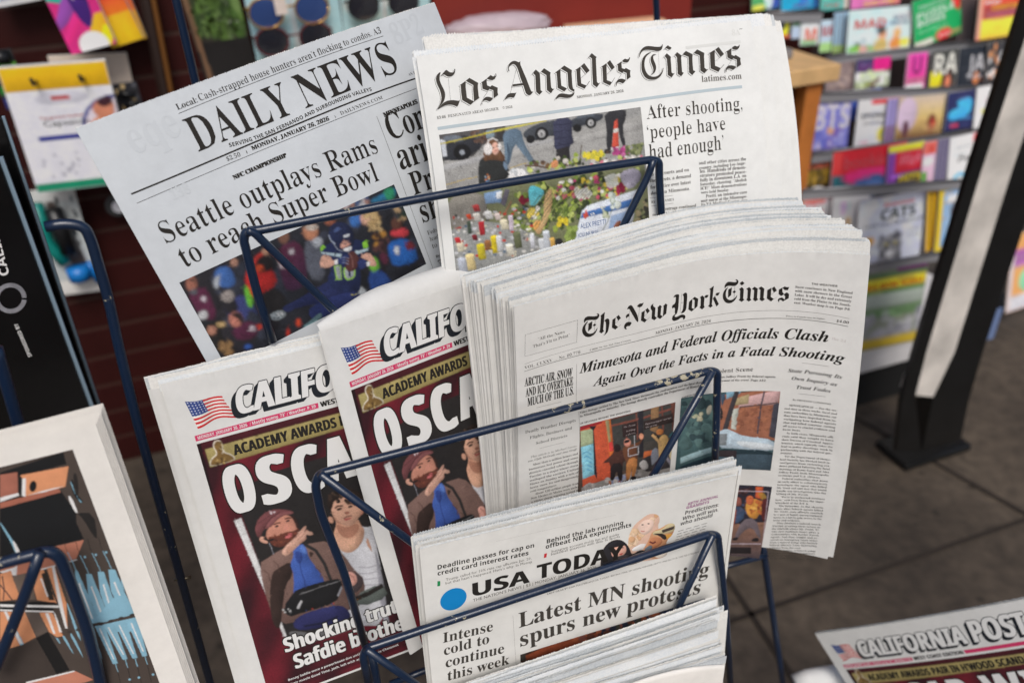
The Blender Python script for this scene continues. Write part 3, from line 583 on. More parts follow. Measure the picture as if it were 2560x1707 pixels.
def post(key, label, W, H, cat, group, n=4, extra=None):
    P = PG[key]; t = thing('newspaper', label, cat, foot(P, W / 2, H), group)
    body(t, P, 'post', W, H, n=n, gap=.9, zig=.35, seed=11 + len(key), tooth=1.6, rise=(-.2, .5), edge=PAPER['post'])
    mb, c = PCV.mesh(P, .07); part(t, 'photograph', mb, PRINT, c)
    mb, c = FCV.mesh(P, .09, cut=True); part(t, 'flag_emblem', mb, PRINT, c)
    T = lambda ink, s_, a, b, **k: ink.text(s_, [a, b], uv=True, **k)
    # masthead: slanted white capitals, black outline and block shadow
    ol = Ink(P); wi = Ink(P)
    for s_, a, b, tp in (('CALIFORNIA', (46.0, 37.6), (178, 37.6), 16.2), ('POST', (186, 37.6), (244, 37.6), 12.5)):
        for j in range(9): T(ol, s_, a, b, sty='s', top=(a[0], tp), shear=.16, dup=.9, grow=None, lay=0, shift=(-.52 * j, .40 * j))
        T(ol, s_, a, b, sty='s', top=(a[0], tp), shear=.16, dup=.9, grow=.6, lay=1)
        T(wi, s_, a, b, sty='s', top=(a[0], tp), shear=.16, dup=.9, lay=9)
    onink(t, 'masthead_shadow', ol, DARKB); onink(t, 'masthead', wi, WHT)
    for q in ([(12.2, 45.5), (105.9, 45.1), (105.6, 49.5), (12.2, 50.1)], [(168, 45), (251, 45), (251, 49.4), (168, 49.4)]):
        pk = Ink(P); pk.poly(q, uv=True); onink(t, 'date_bar', pk, PINK)
    dt = Ink(P); T(dt, 'MONDAY, JANUARY 26, 2026', (14, 49.0), (50.5, 48.8), sty='s', lay=2, top=(14, 46.4)); T(dt, '/ Mostly sunny, 73° / Weather: P. 39', (52.5, 48.8), (103.5, 48.5), sty='s', lay=2, top=(52.5, 46.2))
    onink(t, 'date_line', dt, WHT); dt = Ink(P)
    bl = Ink(P); T(bl, 'WEST COAST EDITION', (107.5, 49.3), (166, 49.3), sty='s', dup=.25, top=(107.5, 45.0)); 
    onink(t, 'edition_line', bl, INK); bl = Ink(P); T(bl, 'ACADEMY AWARDS PAIR IN H’WOOD SCANDAL', (36.1, 69.6), (232, 69.4), sty='s', dup=.35, top=(36.1, 61.0), lay=2)
    hb = Ink(P)
    for s_, a, b, y in (('O', 21.6, 44.0, 118), ('S', 47.2, 71.5, 118.6), ('C', 74.0, 97.5, 118.2), ('A', 98.8, 124.0, 115.5), ('R', 127, 150, 116)):
        hb.text(s_, [(a + 2.3, y), (b - 2.3, y)], 's', uv=True, top=(a, 78.2), dup=2.2, grow=1.0, lay=1); T(dt, s_, (a + 2.3, y), (b - 2.3, y), sty='s', top=(a, 78.2), dup=2.2, lay=9)
    for s_, a, b, y in (('W', 166, 204, 115.5), ('I', 209, 217, 115.5)):
        T(hb, s_, (a, y), (b, y), sty='s', top=(a, 77.8), dup=1.3, grow=1.0, lay=1); T(dt, s_, (a, y), (b, y), sty='s', top=(a, 77.8), dup=1.3, lay=9)
    onink(t, 'headline_outline', hb, INK); onink(t, 'headline', dt, WHT); hb = Ink(P); dt = Ink(P)
    for s_, a, b, y, tp in (('Shocking truth', 34.2, 141, 252.5, 239.5), ('Safdie brothers', 38.6, 148, 270.6, 257.4)):
        hb.text(s_, [(a, y), (b, y)], 's', uv=True, top=(a, tp), dup=.5, grow=.8, lay=2); T(dt, s_, (a, y), (b, y), sty='s', top=(a, tp), dup=.55, lay=9)
    onink(t, 'subheading_outline', hb, INK); onink(t, 'subheading', dt, WHT); dt = Ink(P)
    T(dt, 'Benny Safdie were a powerhouse duo until they suddenly cut ties', (30, 279.6), (126, 280), sty='s', lay=2, top=(30, 277.6)); T(dt, 'their movie Good Time. Josh, left with actor Timothée Chalamet', (30, 284.2), (126, 284.6), sty='s', lay=2, top=(30, 282.2))
    onink(t, 'picture_caption', dt, WHT); onink(t, 'section_heading', bl, INK)
    if extra: extra(t, P)
    return t
# ------------------------------------------------------------------ the middle pocket, left: two tabloids (one loose in front)
post('posta', 'tabloid newspaper with a flag and red headline panel, leftmost in the middle pocket', 266, 294, 'newspaper', 'tabloids in the middle pocket')
post('postb', 'tabloid newspaper with rolled-over top edge, squeezed between the other tabloid and the thick broadsheet stack', 266, 294, 'newspaper', 'tabloids in the middle pocket', n=3)
P = PG['posta']
stack(P, 'post', 266, 292, [((400, 950), (860, 842), 3.5), ((372, 948), (850, 836), 8.), ((366, 946), (846, 828), 12.5)],
      ['first plain copy tucked directly behind the leftmost flag tabloid of the middle pocket', 'middle one of three plain copies behind the leftmost flag tabloid', 'rearmost copy behind the leftmost flag tabloid, its grey side margin showing in shade'], 'newspaper', 'copies behind the leftmost tabloid', n=5, zig=.4, tooth=1.6, gap=.8)
# the front tabloid's rolled top fold
P = PG['postb']; mb = MB(); us = np.linspace(0, 250, 40)
rows = []
for a in np.linspace(0, 1, 9):
    hgt = (5 + 9.5 * np.clip(us / 60, 0, 1) ** .8) * math.sin(a * math.pi * .62) / math.sin(.62 * math.pi) ; rows.append(P.P(us, -hgt * (1 if a < 1 else .98), -14 * (1 - math.cos(a * math.pi * .62)) * np.clip(.25 + us / 60, 0, 1)))
mb.add(np.concatenate(rows), [(r * 40 + i, r * 40 + i + 1, (r + 1) * 40 + i + 1, (r + 1) * 40 + i) for r in range(8) for i in range(39)])
tb = [o for o in COL.objects if o.parent is None and o.get('label', '').startswith('tabloid newspaper with rolled')][0]
part(tb, 'rolled_fold', mb, PAPER['post'], smooth=True)
post('postc', 'tabloid newspaper with a wavy top edge standing low over the pavement at the right', 266, 294, 'newspaper', None, n=6)
# ================================================================== broadsheet with blackletter masthead and street vigil picture
P = PG['la']; LA_W = 280
t = thing('newspaper', 'front broadsheet with outlined blackletter masthead and a picture of a flower memorial', 'newspaper', foot(P, 140, 285), 'vigil broadsheets in the upper pocket')
body(t, P, 'la', LA_W, 285, n=5, gap=1.3, zig=1.2, seed=3, side=1.8)
LAG = [(A1, [[180, 235, 100, 300, 75, 370, 80, 440, 110, 520, 160, 620, 185, 720, 190, 800, 165, 900, 85, 1030, 190, 910, 250, 820, 268, 720, 255, 640, 215, 560, 170, 470, 150, 400, 150, 330],
 [85, 1030, 150, 960, 230, 870, 310, 830, 400, 818, 480, 825, 548, 838, 566, 800, 560, 830, 515, 962, 450, 925, 370, 910, 290, 920, 200, 955], [155, 355, 225, 270, 285, 198, 330, 240, 380, 262, 430, 258, 450, 230, 445, 190, 465, 185, 470, 230, 450, 290, 410, 330, 350, 350, 290, 335, 235, 290],
 [550, 525, 680, 430, 680, 560, 705, 770, 850, 850, 775, 915, 610, 820, 590, 680, 580, 520], [755, 370, 932, 470, 925, 560, 945, 750, 960, 770, 850, 850, 830, 600, 835, 515, 680, 430],
 [992, 465, 1105, 385, 1105, 450, 1115, 520, 1180, 550, 1210, 518, 1330, 570, 1325, 640, 1337, 715, 1245, 785, 1240, 620, 1160, 595, 1130, 630, 1020, 590, 1010, 470], [1105, 385, 1185, 312, 1230, 340, 1270, 335, 1290, 320, 1280, 285, 1300, 285, 1300, 330, 1270, 390, 1220, 415, 1160, 410],
 [995, 905, 1010, 860, 1040, 790, 1090, 755, 1140, 750, 1200, 765, 1240, 790, 1165, 855, 1110, 825, 1060, 825, 1020, 850, 1010, 880, 1020, 910],
 [1760, 60, 1795, 20, 1780, 80, 1820, 180, 1920, 410, 2000, 630, 2030, 655, 2060, 635, 1980, 735, 1900, 690, 1880, 620, 1840, 500, 1790, 370, 1740, 200, 1700, 120, 1650, 85, 1590, 110, 1550, 160, 1555, 200, 1570, 235, 1545, 235, 1533, 170, 1550, 100, 1600, 45, 1660, 22, 1720, 35],
 [1635, 500, 1850, 475, 1862, 515, 1625, 545], [1460, 830, 1490, 760, 1530, 700, 1590, 675, 1690, 680, 1715, 645, 1660, 780, 1600, 760, 1540, 770, 1490, 800], [2015, 310, 2100, 200, 2180, 270, 2185, 320, 2200, 620, 2235, 645, 2175, 710, 2110, 655, 2100, 560, 2090, 320, 2050, 275]]),
 (A2, [[5, 680, 90, 578, 245, 680, 235, 730, 258, 1030, 300, 1070, 335, 1050, 250, 1165, 160, 1095, 150, 900, 145, 740, 20, 665], [345, 685, 475, 590, 478, 760, 497, 985, 630, 1055, 565, 1125, 410, 1040, 395, 800, 385, 690],
 [475, 590, 565, 515, 745, 625, 738, 700, 755, 960, 770, 1050, 790, 1075, 805, 1065, 800, 1130, 740, 1105, 690, 1070, 660, 1000, 650, 800, 640, 680, 490, 590], [350, 1330, 375, 1260, 430, 1190, 500, 1165, 600, 1180, 700, 1200, 770, 1170, 805, 1120, 800, 1190, 750, 1250, 660, 1280, 560, 1275, 460, 1255, 400, 1280],
 [820, 625, 950, 535, 945, 700, 965, 935, 1090, 985, 1045, 1060, 875, 985, 860, 800, 850, 630], [955, 530, 1035, 458, 1162, 632, 1085, 698], [1115, 355, 1210, 225, 1325, 315, 1308, 350, 1320, 600, 1335, 900, 1370, 935, 1415, 910, 1330, 1030, 1240, 960, 1225, 700, 1215, 350, 1165, 310],
 [1430, 548, 1560, 460, 1560, 600, 1570, 860, 1690, 905, 1640, 985, 1480, 910, 1470, 700, 1460, 550], [1570, 455, 1640, 388, 1752, 555, 1680, 620], [1795, 500, 1915, 415, 1910, 480, 1920, 575, 1985, 600, 2010, 570, 2120, 630, 2112, 700, 2125, 785, 2035, 850, 2030, 690, 1955, 660, 1925, 690, 1830, 640, 1825, 510],
 [1915, 410, 1995, 348, 2040, 375, 2085, 360, 2095, 320, 2115, 320, 2105, 370, 2075, 430, 2020, 450, 1960, 440], [1785, 995, 1770, 960, 1790, 890, 1840, 835, 1910, 822, 1970, 835, 2020, 860, 1940, 945, 1890, 910, 1830, 905, 1795, 940, 1797, 985]]),
 (A3, [[140, 460, 135, 400, 160, 320, 210, 250, 280, 212, 370, 212, 470, 228, 560, 230, 600, 210, 612, 160, 620, 200, 605, 270, 560, 310, 500, 318, 420, 300, 330, 290, 250, 290, 200, 320, 160, 380],
 [400, 335, 320, 380, 265, 450, 245, 550, 250, 650, 285, 750, 345, 815, 430, 838, 510, 820, 570, 775, 615, 700, 620, 650, 635, 655, 620, 740, 570, 830, 490, 885, 390, 900, 300, 880, 230, 810, 190, 710, 183, 600, 200, 480, 250, 400, 330, 345],
 [495, 395, 470, 385, 435, 395, 420, 440, 440, 510, 475, 580, 487, 650, 470, 730, 420, 780, 365, 800, 410, 770, 430, 710, 420, 640, 385, 560, 368, 490, 380, 420, 420, 380, 465, 372],
 [620, 465, 700, 358, 783, 432, 778, 480, 790, 620, 798, 750, 830, 770, 862, 755, 795, 850, 718, 795, 715, 650, 700, 470, 655, 415], [640, 290, 720, 185, 750, 225, 805, 240, 770, 285, 730, 285, 690, 250],
 [830, 435, 908, 335, 1000, 405, 990, 450, 1000, 600, 1010, 735, 1045, 755, 990, 825, 920, 775, 915, 600, 905, 440, 865, 395], [1010, 395, 1085, 310, 1225, 380, 1218, 450, 1225, 600, 1235, 700, 1280, 725, 1215, 800, 1150, 745, 1148, 600, 1140, 430, 1025, 385],
 [1235, 365, 1315, 280, 1460, 352, 1455, 420, 1465, 650, 1505, 685, 1545, 675, 1460, 765, 1380, 705, 1375, 550, 1365, 400, 1250, 355], [1545, 365, 1672, 285, 1672, 400, 1678, 610, 1795, 660, 1745, 735, 1590, 665, 1580, 500, 1575, 365], [1680, 285, 1750, 230, 1860, 375, 1790, 432],
 [1895, 330, 2010, 255, 2008, 300, 2010, 390, 2070, 415, 2092, 390, 2195, 455, 2192, 510, 2205, 590, 2120, 645, 2118, 490, 2048, 460, 2020, 490, 1930, 445, 1920, 335], [2008, 252, 2080, 200, 2120, 222, 2155, 215, 2165, 182, 2178, 190, 2170, 240, 2130, 285, 2080, 290, 2040, 280],
 [1900, 740, 1885, 710, 1900, 650, 1945, 608, 2000, 600, 2060, 610, 2110, 635, 2040, 705, 1995, 670, 1935, 672, 1905, 700, 1910, 735]])]
LAH = [(A1, [325, 370, 372, 822], 4), (A1, [1130, 640, 1035, 780], 5), (A1, [1710, 170, 1585, 680], 5), (A2, [1085, 698, 955, 812], 5), (A2, [1090, 985, 1163, 880], 10), (A2, [1680, 620, 1570, 722], 5), (A2, [1690, 905, 1750, 800], 8), (A2, [1915, 710, 1830, 835], 5),
       (A3, [530, 340, 548, 785], 3), (A3, [1790, 432, 1680, 520], 4), (A3, [1795, 660, 1860, 585], 9), (A3, [2015, 500, 1940, 608], 4)]
ink = Ink(P); hole = Ink(P)
CURV = {0: (0, 1, 2, 8, 10, 7), 1: (3, 10, 11), 2: (0, 1, 2, 4, 11, 12)}
for lay, sh, tgt in ((0, (-.95, .62), ink), (2, (-.68, .45), hole), (4, (0, 0), ink)):
    for gi, (f, G) in enumerate(LAG):
        for k, g in enumerate(G): tgt.poly(f(*g), smooth=2 if k in CURV[gi] else 0, lay=lay, shift=sh)
for f, l, wd_ in LAH: ink.line(f(*l), wd_ / f(1, 0)[0][0] if False else wd_ * .033, lay=4)
onink(t, 'masthead', ink, INKB); onink(t, 'masthead_inline', hole, PAPER['la'])
gr = Ink(P); gr.text('latimes.com', A3(1415, 940, 2222, 872), 'b'); onink(t, 'web_address', gr, INKG)
sm = Ink(P)
sm.text('$3.66', c5(1810, 1095, 1890, 1084), 'b', res=2); sm.text('DESIGNATED AREAS HIGHER', c5(1910, 1080) + r1(25, 1010), 'm', res=2); sm.text('© 2026', A1(1430, 1000, 1630, 975), 'm', res=2)
onink(t, 'price_line', sm, INKB); sm = Ink(P); sm.text('MONDAY, JANUARY 26, 2026', A2(868, 1288, 1968, 1135), 'b', res=2); onink(t, 'date_line', sm, INKB); sm = Ink(P); sm.text('***', r1(2235, 283, 2262, 280), 's', res=2)
onink(t, 'edition_stars', sm, INKB)
ru = Ink(P); ru.line([(1094, 322), (1240, 301), (1512, 262), (1680, 238), (1855, 217.5)], 2.3); onink(t, 'blue_rule', ru, mat('pale_blue_ink', (183, 197, 203), .8))
hd = Ink(P)
hd.text('After shooting,', r1(1385, 1095, 2262, 1008), 'l', top=r1(1420, 962)[0]); hd.text('‘people have', r1(1392, 1278, 2108, 1190), 'l', top=r1(1383, 1150)[0]); hd.text('had enough’', r1(1408, 1462, 2092, 1372), 'l', top=r1(1397, 1325)[0])
onink(t, 'headline', hd, INKB)
bt = Ink(P)
for s_, a in zip(['In the courts and on', 'the streets, a demand', 'for justice over latest', 'death in Minnesota.'], [(1410, 50, 1770, 5), (1413, 108, 1790, 60), (1417, 168, 1788, 118), (1422, 222, 1778, 178)]): bt.text(s_, r2(*a), 'b', res=2)
bt.text('BY KEVIN JAMES'.replace('KEVIN', '      '), r2(1425, 300, 1632, 274), 'm', res=2)
for s_, a in zip(['The outrage continued', 'to mount in Minnesota and', 'across the country Sunday', 'after federal immigration'], [(1470, 372, 1836, 332), (1437, 418, 1838, 370), (1440, 462, 1840, 412), (1440, 505, 1840, 458)]): bt.text(s_, r2(*a), 'b', res=1)
for s_, a in zip(['and other cities across the', 'country, including Los Ange-'], [(1862, 1513, 2295, 1473), (1865, 1557, 2290, 1510)]): bt.text(s_, r1(*a), 'b', res=1)
for s_, a in zip(['les. Hundreds of demon-', 'strators protested peace-', 'fully in downtown L.A. on', 'Saturday, chanting, “Abolish', 'ICE!” More demonstrations', 'were held Sunday.', 'Pretti, an intensive care', 'unit nurse at the Minneapo-', 'lis VA Medical Center, was', 'shot just over a mile from', 'where an Immigration and', 'Customs Enforcement agent'],
                 [(1870, 22, 2295, -18), (1872, 62, 2297, 22), (1872, 102, 2297, 58), (1874, 140, 2300, 94), (1876, 177, 2300, 135), (1880, 213, 2140, 187), (1925, 248, 2303, 208), (1880, 290, 2303, 247), (1883, 327, 2305, 282), (1886, 367, 2305, 324), (1890, 407, 2305, 364), (1893, 447, 2305, 404)]): bt.text(s_, r2(*a), 'b', res=1)
onink(t, 'body_text', bt, INKB)
rl = Ink(P)
for a in ((1415, 252, 1620, 228), (1425, 326, 1630, 298)): rl.line(r2(*a), .22)
onink(t, 'rule_lines', rl, INKG)
gh = Ink(P); gh.text('8A', r1(2168, 330, 2245, 322), 'b', res=2); gh.line(r1(1740, 440, 2245, 385), 2.2)
onink(t, 'see_through_print', gh, GHOSTL)
# vigil picture
u_ = P.uv([(1098, 340), (1601, 266), (1147, 700)]); cv = Canvas(P, (u_[0, 0], (u_[0, 1] + u_[1, 1]) / 2, u_[1, 0], u_[2, 1] + 14), .6, (150, 150, 148))
cv.poly(ZL(20, 600, 500, 520, 1200, 330, 2200, 120, 2200, 640, 1000, 800, 60, 900), (158, 157, 154), 0); cv.poly(ZL(60, 660, 460, 560, 900, 440, 1250, 370, 1250, 410, 460, 620, 60, 720), (178, 178, 178), 0); cv.poly(ZL(700, 520, 1300, 400, 2230, 170, 2240, 260, 1300, 480, 760, 600), (170, 169, 166), 0)
cv.poly(ZL(20, 330, 740, 220, 740, 400, 500, 440, 400, 560, 30, 620), (86, 84, 84), 0); cv.poly(ZL(60, 360, 380, 330, 480, 430, 480, 480, 370, 540, 340, 600, 110, 610, 60, 560), (48, 50, 56), 1); cv.poly(ZL(40, 380, 100, 390, 120, 560, 70, 570), (196, 200, 206), 0); cv.poly(ZL(60, 350, 240, 330, 330, 400, 120, 410), (108, 116, 126), 1)
cv.ell(ZL(280, 515)[0], 22, 20, (24, 24, 26)); cv.ell(ZL(280, 518)[0], 7, 6.5, (150, 156, 164)); cv.blobs(ZL(380, 290, 540, 280, 420, 420, 540, 400), 30, 5, [(92, 70, 60), (70, 56, 50), (110, 90, 80)], 3); cv.poly(ZL(530, 290, 620, 270, 630, 360, 540, 370), (130, 148, 160), 0)
cv.poly(ZL(640, 280, 730, 260, 740, 380, 650, 380), (58, 56, 56), 0); cv.line(ZL(40, 430, 400, 350, 700, 280, 1180, 178), 3, (206, 190, 60)); cv.poly(ZL(400, 340, 700, 265, 1180, 172, 1000, 220, 720, 280), (214, 206, 84), 0)
cv.poly(ZL(920, 320, 1000, 250, 1150, 195, 1300, 170, 1300, 340, 1180, 350, 1100, 400, 960, 380), (66, 70, 76), 1); cv.poly(ZL(1440, 150, 1780, 90, 1790, 160, 1700, 200, 1480, 260, 1440, 250), (62, 66, 74), 1); cv.poly(ZL(1500, 130, 1700, 105, 1690, 130, 1510, 160), (96, 104, 114), 0)
for c_, k in (((1130, 320), 17), ((1655, 205), 14)): cv.ell(ZL(*c_)[0], k, k, (30, 30, 32)); cv.ell(ZL(*c_)[0], k * .55, k * .6, (168, 168, 168)); cv.ell(ZL(*c_)[0], k * .2, k * .2, (90, 90, 90))
for c_ in ((1010, 380), (1510, 260)): cv.ell(ZL(*c_)[0], 11, 10, (28, 28, 30))
cv.poly(ZL(710, 290, 900, 250, 940, 420, 1040, 590, 1080, 640, 1010, 640, 900, 500, 840, 410, 780, 680, 740, 620, 730, 480), (92, 112, 130), 1, g=(110, 130, 146)); cv.line(ZL(760, 420, 780, 540, 770, 640), 5, (70, 88, 106)); cv.poly(ZL(1010, 620, 1050, 590, 1090, 640, 1060, 660), (70, 62, 60), 1)
cv.poly(ZL(1245, 160, 1460, 140, 1450, 330, 1480, 420, 1420, 450, 1440, 640, 1280, 660, 1290, 490, 1265, 480, 1260, 340), (58, 60, 82), 1); cv.poly(ZL(1285, 490, 1420, 450, 1440, 660, 1280, 670), (44, 42, 44), 0)
for k in range(4): cv.line(ZL(1255, 230 + 75 * k, 1360, 220 + 72 * k, 1470, 205 + 72 * k), 2, (40, 42, 62))
cv.poly(ZL(1790, 90, 2030, 45, 2035, 150, 1990, 250, 2035, 460, 1990, 460, 1930, 200, 1890, 300, 1880, 490, 1820, 500, 1825, 250), (50, 50, 54), 1); cv.poly(ZL(1800, 490, 1880, 470, 1870, 530, 1800, 540), (44, 42, 42), 0)
cv.poly(ZL(1905, 190, 1940, 160, 1955, 460, 1880, 470), (206, 84, 66), 0); cv.poly(ZL(1898, 270, 1948, 260, 1950, 300, 1893, 312), (214, 208, 200), 0); cv.poly(ZL(1870, 470, 1955, 455, 1950, 480, 1875, 492), (220, 220, 218), 0)
cv.poly(ZL(455, 620, 500, 570, 560, 560, 680, 540, 740, 590, 770, 700, 830, 745, 740, 800, 690, 900, 560, 940, 470, 920, 450, 780), (46, 48, 48), 1); cv.poly(ZL(720, 600, 770, 660, 760, 720, 720, 680), (110, 130, 150), 1); cv.blobs(ZL(505, 740, 560, 740, 520, 840, 570, 830), 12, 3, [(190, 110, 60), (90, 130, 170), (180, 180, 160)], 4)
cv.poly(ZL(500, 570, 520, 440, 560, 380, 640, 375, 680, 440, 700, 520, 740, 560, 730, 620, 640, 600, 560, 600, 520, 620), (104, 74, 54), 1); cv.poly(ZL(590, 440, 640, 400, 680, 450, 670, 520, 640, 550, 600, 530), (214, 168, 150), 1); cv.ell(ZL(612, 470)[0], 3, 1.4, (80, 50, 44)); cv.ell(ZL(655, 455)[0], 3, 1.3, (80, 50, 44)); cv.line(ZL(620, 510, 640, 500, 660, 500), 2, (170, 90, 84))
cv.line(ZL(545, 460, 560, 390, 610, 366, 660, 395), 4, (226, 222, 218)); cv.ell(ZL(555, 485)[0], 11, 15, (232, 228, 224)); cv.ell(ZL(680, 455)[0], 4, 9, (226, 222, 218)); cv.line(ZL(60, 880, 300, 810, 440, 780), 1.5, (200, 170, 70)); cv.line(ZL(790, 690, 900, 650, 980, 630), 1.5, (196, 166, 70))
# flowers, wrapped bunches, candles
cv.poly(ZM(100, 250, 700, 130, 1100, 30, 2220, -130, 2290, 420, 2290, 900, 900, 1200, 200, 1160), (120, 124, 92), 0); cv.poly(ZM(100, 260, 500, 200, 560, 420, 420, 700, 150, 640), (142, 138, 130), 1); cv.poly(ZM(150, 620, 450, 520, 800, 560, 1100, 700, 1300, 800, 900, 1150, 200, 1150), (150, 152, 150), 0)
GR = [(150, 168, 74), (96, 116, 52), (70, 84, 44), (184, 196, 110), (120, 140, 66), (52, 60, 40)]
cv.blobs(ZM(1000, 130, 2200, -60, 1000, 560, 1700, 500), 190, 8, GR, 11); cv.blobs(ZM(820, 250, 1400, 150, 800, 600, 1500, 640), 90, 7, GR + [(60, 62, 48)], 12); cv.blobs(ZM(1250, 120, 2150, 0, 1250, 300, 2000, 260), 70, 6, [(226, 224, 216), (214, 188, 70), (186, 70, 120), (222, 210, 120), (200, 90, 110), (240, 236, 230)], 13)
cv.blobs(ZL(980, 640, 1800, 480, 1000, 740, 2200, 560), 70, 6, GR + [(120, 90, 60), (206, 200, 190), (90, 70, 60)], 14); cv.blobs(ZL(1580, 520, 1780, 500, 1600, 600, 1770, 590), 22, 6, [(222, 204, 60), (200, 190, 70)], 15); cv.blobs(ZL(1880, 480, 2040, 450, 1900, 560, 2060, 530), 34, 5, [(176, 70, 130), (150, 60, 110), (200, 110, 160)], 16); cv.blobs(ZL(2040, 450, 2200, 420, 2040, 560, 2200, 540), 30, 6, [(120, 128, 84), (96, 104, 70), (150, 156, 110)], 17)
cv.blobs(ZL(800, 720, 1050, 680, 780, 800, 1050, 760), 16, 9, [(226, 226, 224), (200, 204, 206)], 18); cv.blobs(ZL(1650, 620, 2200, 540, 1650, 680, 2200, 600), 26, 6, [(230, 226, 222), (206, 120, 140), (200, 196, 190)], 19); cv.line(ZL(950, 660, 1100, 665, 1200, 690), 4, (96, 72, 56)); cv.line(ZL(1540, 600, 1550, 480, 1560, 440), 3, (90, 76, 60)); cv.poly(ZL(1230, 620, 1300, 590, 1310, 680, 1220, 690), (206, 140, 96), 1)
cv.poly(ZM(1960, 0, 2150, -50, 2210, 60, 2080, 200, 1990, 130), (176, 170, 186), 1); cv.poly(ZM(1800, 40, 1940, 10, 1950, 150, 1830, 190), (214, 216, 210), 1, alpha=.8)
cv.poly(ZM(985, 190, 1020, 140, 1090, 160, 1170, 210, 1110, 320, 1040, 370, 1000, 350), (92, 190, 206), 1, g=(120, 204, 214)); cv.poly(ZM(1150, 280, 1230, 150, 1250, 300, 1210, 480, 1150, 600, 1090, 690, 1030, 560, 1060, 510, 1150, 520), (206, 170, 124), 1); cv.poly(ZM(1030, 545, 1120, 510, 1110, 580, 1050, 640), (222, 166, 96), 1)
cv.blobs(ZM(1500, 180, 1650, 170, 1500, 280, 1640, 270), 26, 6, [(236, 234, 230), (222, 218, 204)], 20); cv.blobs(ZM(1000, 390, 1100, 380, 1000, 490, 1100, 490), 18, 6, [(236, 232, 224), (226, 200, 90)], 21); cv.blobs(ZM(1300, 490, 1400, 490, 1310, 570, 1410, 560), 14, 6, [(226, 206, 60), (206, 184, 50)], 22); cv.blobs(ZM(1935, 140, 2025, 130, 1940, 220, 2020, 210), 12, 6, [(160, 40, 76), (130, 30, 60)], 23); cv.blobs(ZM(890, 260, 990, 270, 900, 330, 990, 330), 10, 6, [(120, 30, 50), (140, 40, 60)], 24)
for k in range(16):
    x = 830 + 45 * k; cv.line(ZM(x, 640 - 12 * k, x + 130, 460 - 14 * k, x + 280, 250 - 8 * k), 1.6, [(86, 104, 50), (160, 170, 110), (60, 70, 40)][k % 3])
cv.poly(ZM(510, 230, 700, 190, 700, 330, 530, 340), (130, 160, 196), 0); cv.poly(ZM(640, 220, 710, 200, 700, 280, 650, 290), (226, 230, 234), 0); cv.poly(ZM(690, 340, 740, 180, 790, 190, 740, 370), (104, 100, 112), 0); cv.poly(ZM(680, 520, 800, 300, 815, 320, 730, 480), (150, 120, 90), 0)
rc = np.random.default_rng(31)
for k in range(150):
    a, b = rc.random(2); x = 150 + 900 * a + 60 * b; y = 470 + 470 * b - 120 * a + 60 * a * b; cv.ell(ZM(x, y)[0], rc.uniform(2, 6), rc.uniform(2, 4), [(226, 224, 220), (120, 118, 116), (200, 200, 204), (70, 66, 64), (214, 206, 180), (190, 60, 50), (90, 110, 130), (170, 166, 160)][rc.integers(8)])
CAND = [(450, 540, 60, 130, (176, 44, 52)), (330, 530, 40, 130, (70, 84, 70)), (580, 690, 75, 170, (214, 192, 44)), (430, 780, 85, 150, (206, 190, 50)), (310, 890, 95, 150, (226, 206, 150)), (820, 650, 80, 160, (104, 110, 80)), (1000, 660, 45, 150, (220, 222, 230)), (770, 470, 50, 150, (214, 200, 214)), (1090, 720, 70, 130, (216, 220, 226)), (1140, 640, 70, 190, (206, 212, 220)), (740, 780, 80, 110, (226, 222, 206)), (390, 450, 75, 70, (220, 216, 206)), (510, 430, 80, 70, (222, 222, 220)), (640, 690, 60, 150, (210, 212, 214)), (215, 760, 70, 90, (222, 214, 190)), (195, 710, 60, 50, (196, 50, 54)), (380, 680, 55, 50, (120, 34, 44)), (1215, 710, 50, 110, (224, 176, 92)), (230, 930, 90, 170, (186, 192, 204)), (680, 520, 80, 90, (214, 206, 180)), (385, 360, 70, 60, (186, 70, 70)), (320, 460, 50, 45, (206, 80, 50)), (620, 450, 60, 60, (222, 206, 200)), (510, 740, 70, 90, (150, 100, 60))]
for x, y, a, b, c_ in CAND:
    cv.poly(ZM(x, y, x + a, y - a * .15, x + a * 1.3, y + b, x + a * .35, y + b * 1.08), c_, 0, g=tuple(int(q * .86) for q in c_)); cv.ell(ZM(x + a * .5, y)[0], a / 9, a / 22, tuple(min(255, int(q * 1.15)) for q in c_), -8)
cv.poly(ZM(1265, 720, 1340, 700, 1370, 790, 1280, 810), (44, 44, 46), 1)
cv.poly(ZM(1460, 790, 1560, 420, 1620, 360, 2180, 180, 2080, 620, 1750, 720), (214, 220, 230), 0); cv.poly(ZM(1560, 440, 2120, 280, 2095, 370, 1545, 500), (72, 116, 178), 0); cv.poly(ZM(1570, 450, 1620, 430, 1630, 480, 1580, 495), (206, 84, 66), 0); cv.poly(ZM(1595, 410, 1612, 405, 1605, 500, 1588, 505), (206, 84, 66), 0)
cv.poly(ZM(1870, 470, 2100, 400, 2050, 620, 1830, 690), (120, 158, 206), 0, alpha=.7); cv.poly(ZM(1890, 640, 1910, 540, 1990, 510, 1960, 640), (150, 96, 74), 1); cv.blobs(ZM(1760, 390, 1850, 360, 1800, 520, 1860, 500), 10, 6, [(206, 210, 196), (110, 130, 84), (190, 196, 170)], 25); cv.line(ZM(1740, 690, 1830, 540, 1890, 380), 1.6, (96, 106, 76)); cv.blobs(ZM(1860, 240, 1960, 230, 1870, 380, 1940, 370), 12, 7, [(206, 214, 206), (160, 172, 160)], 26)
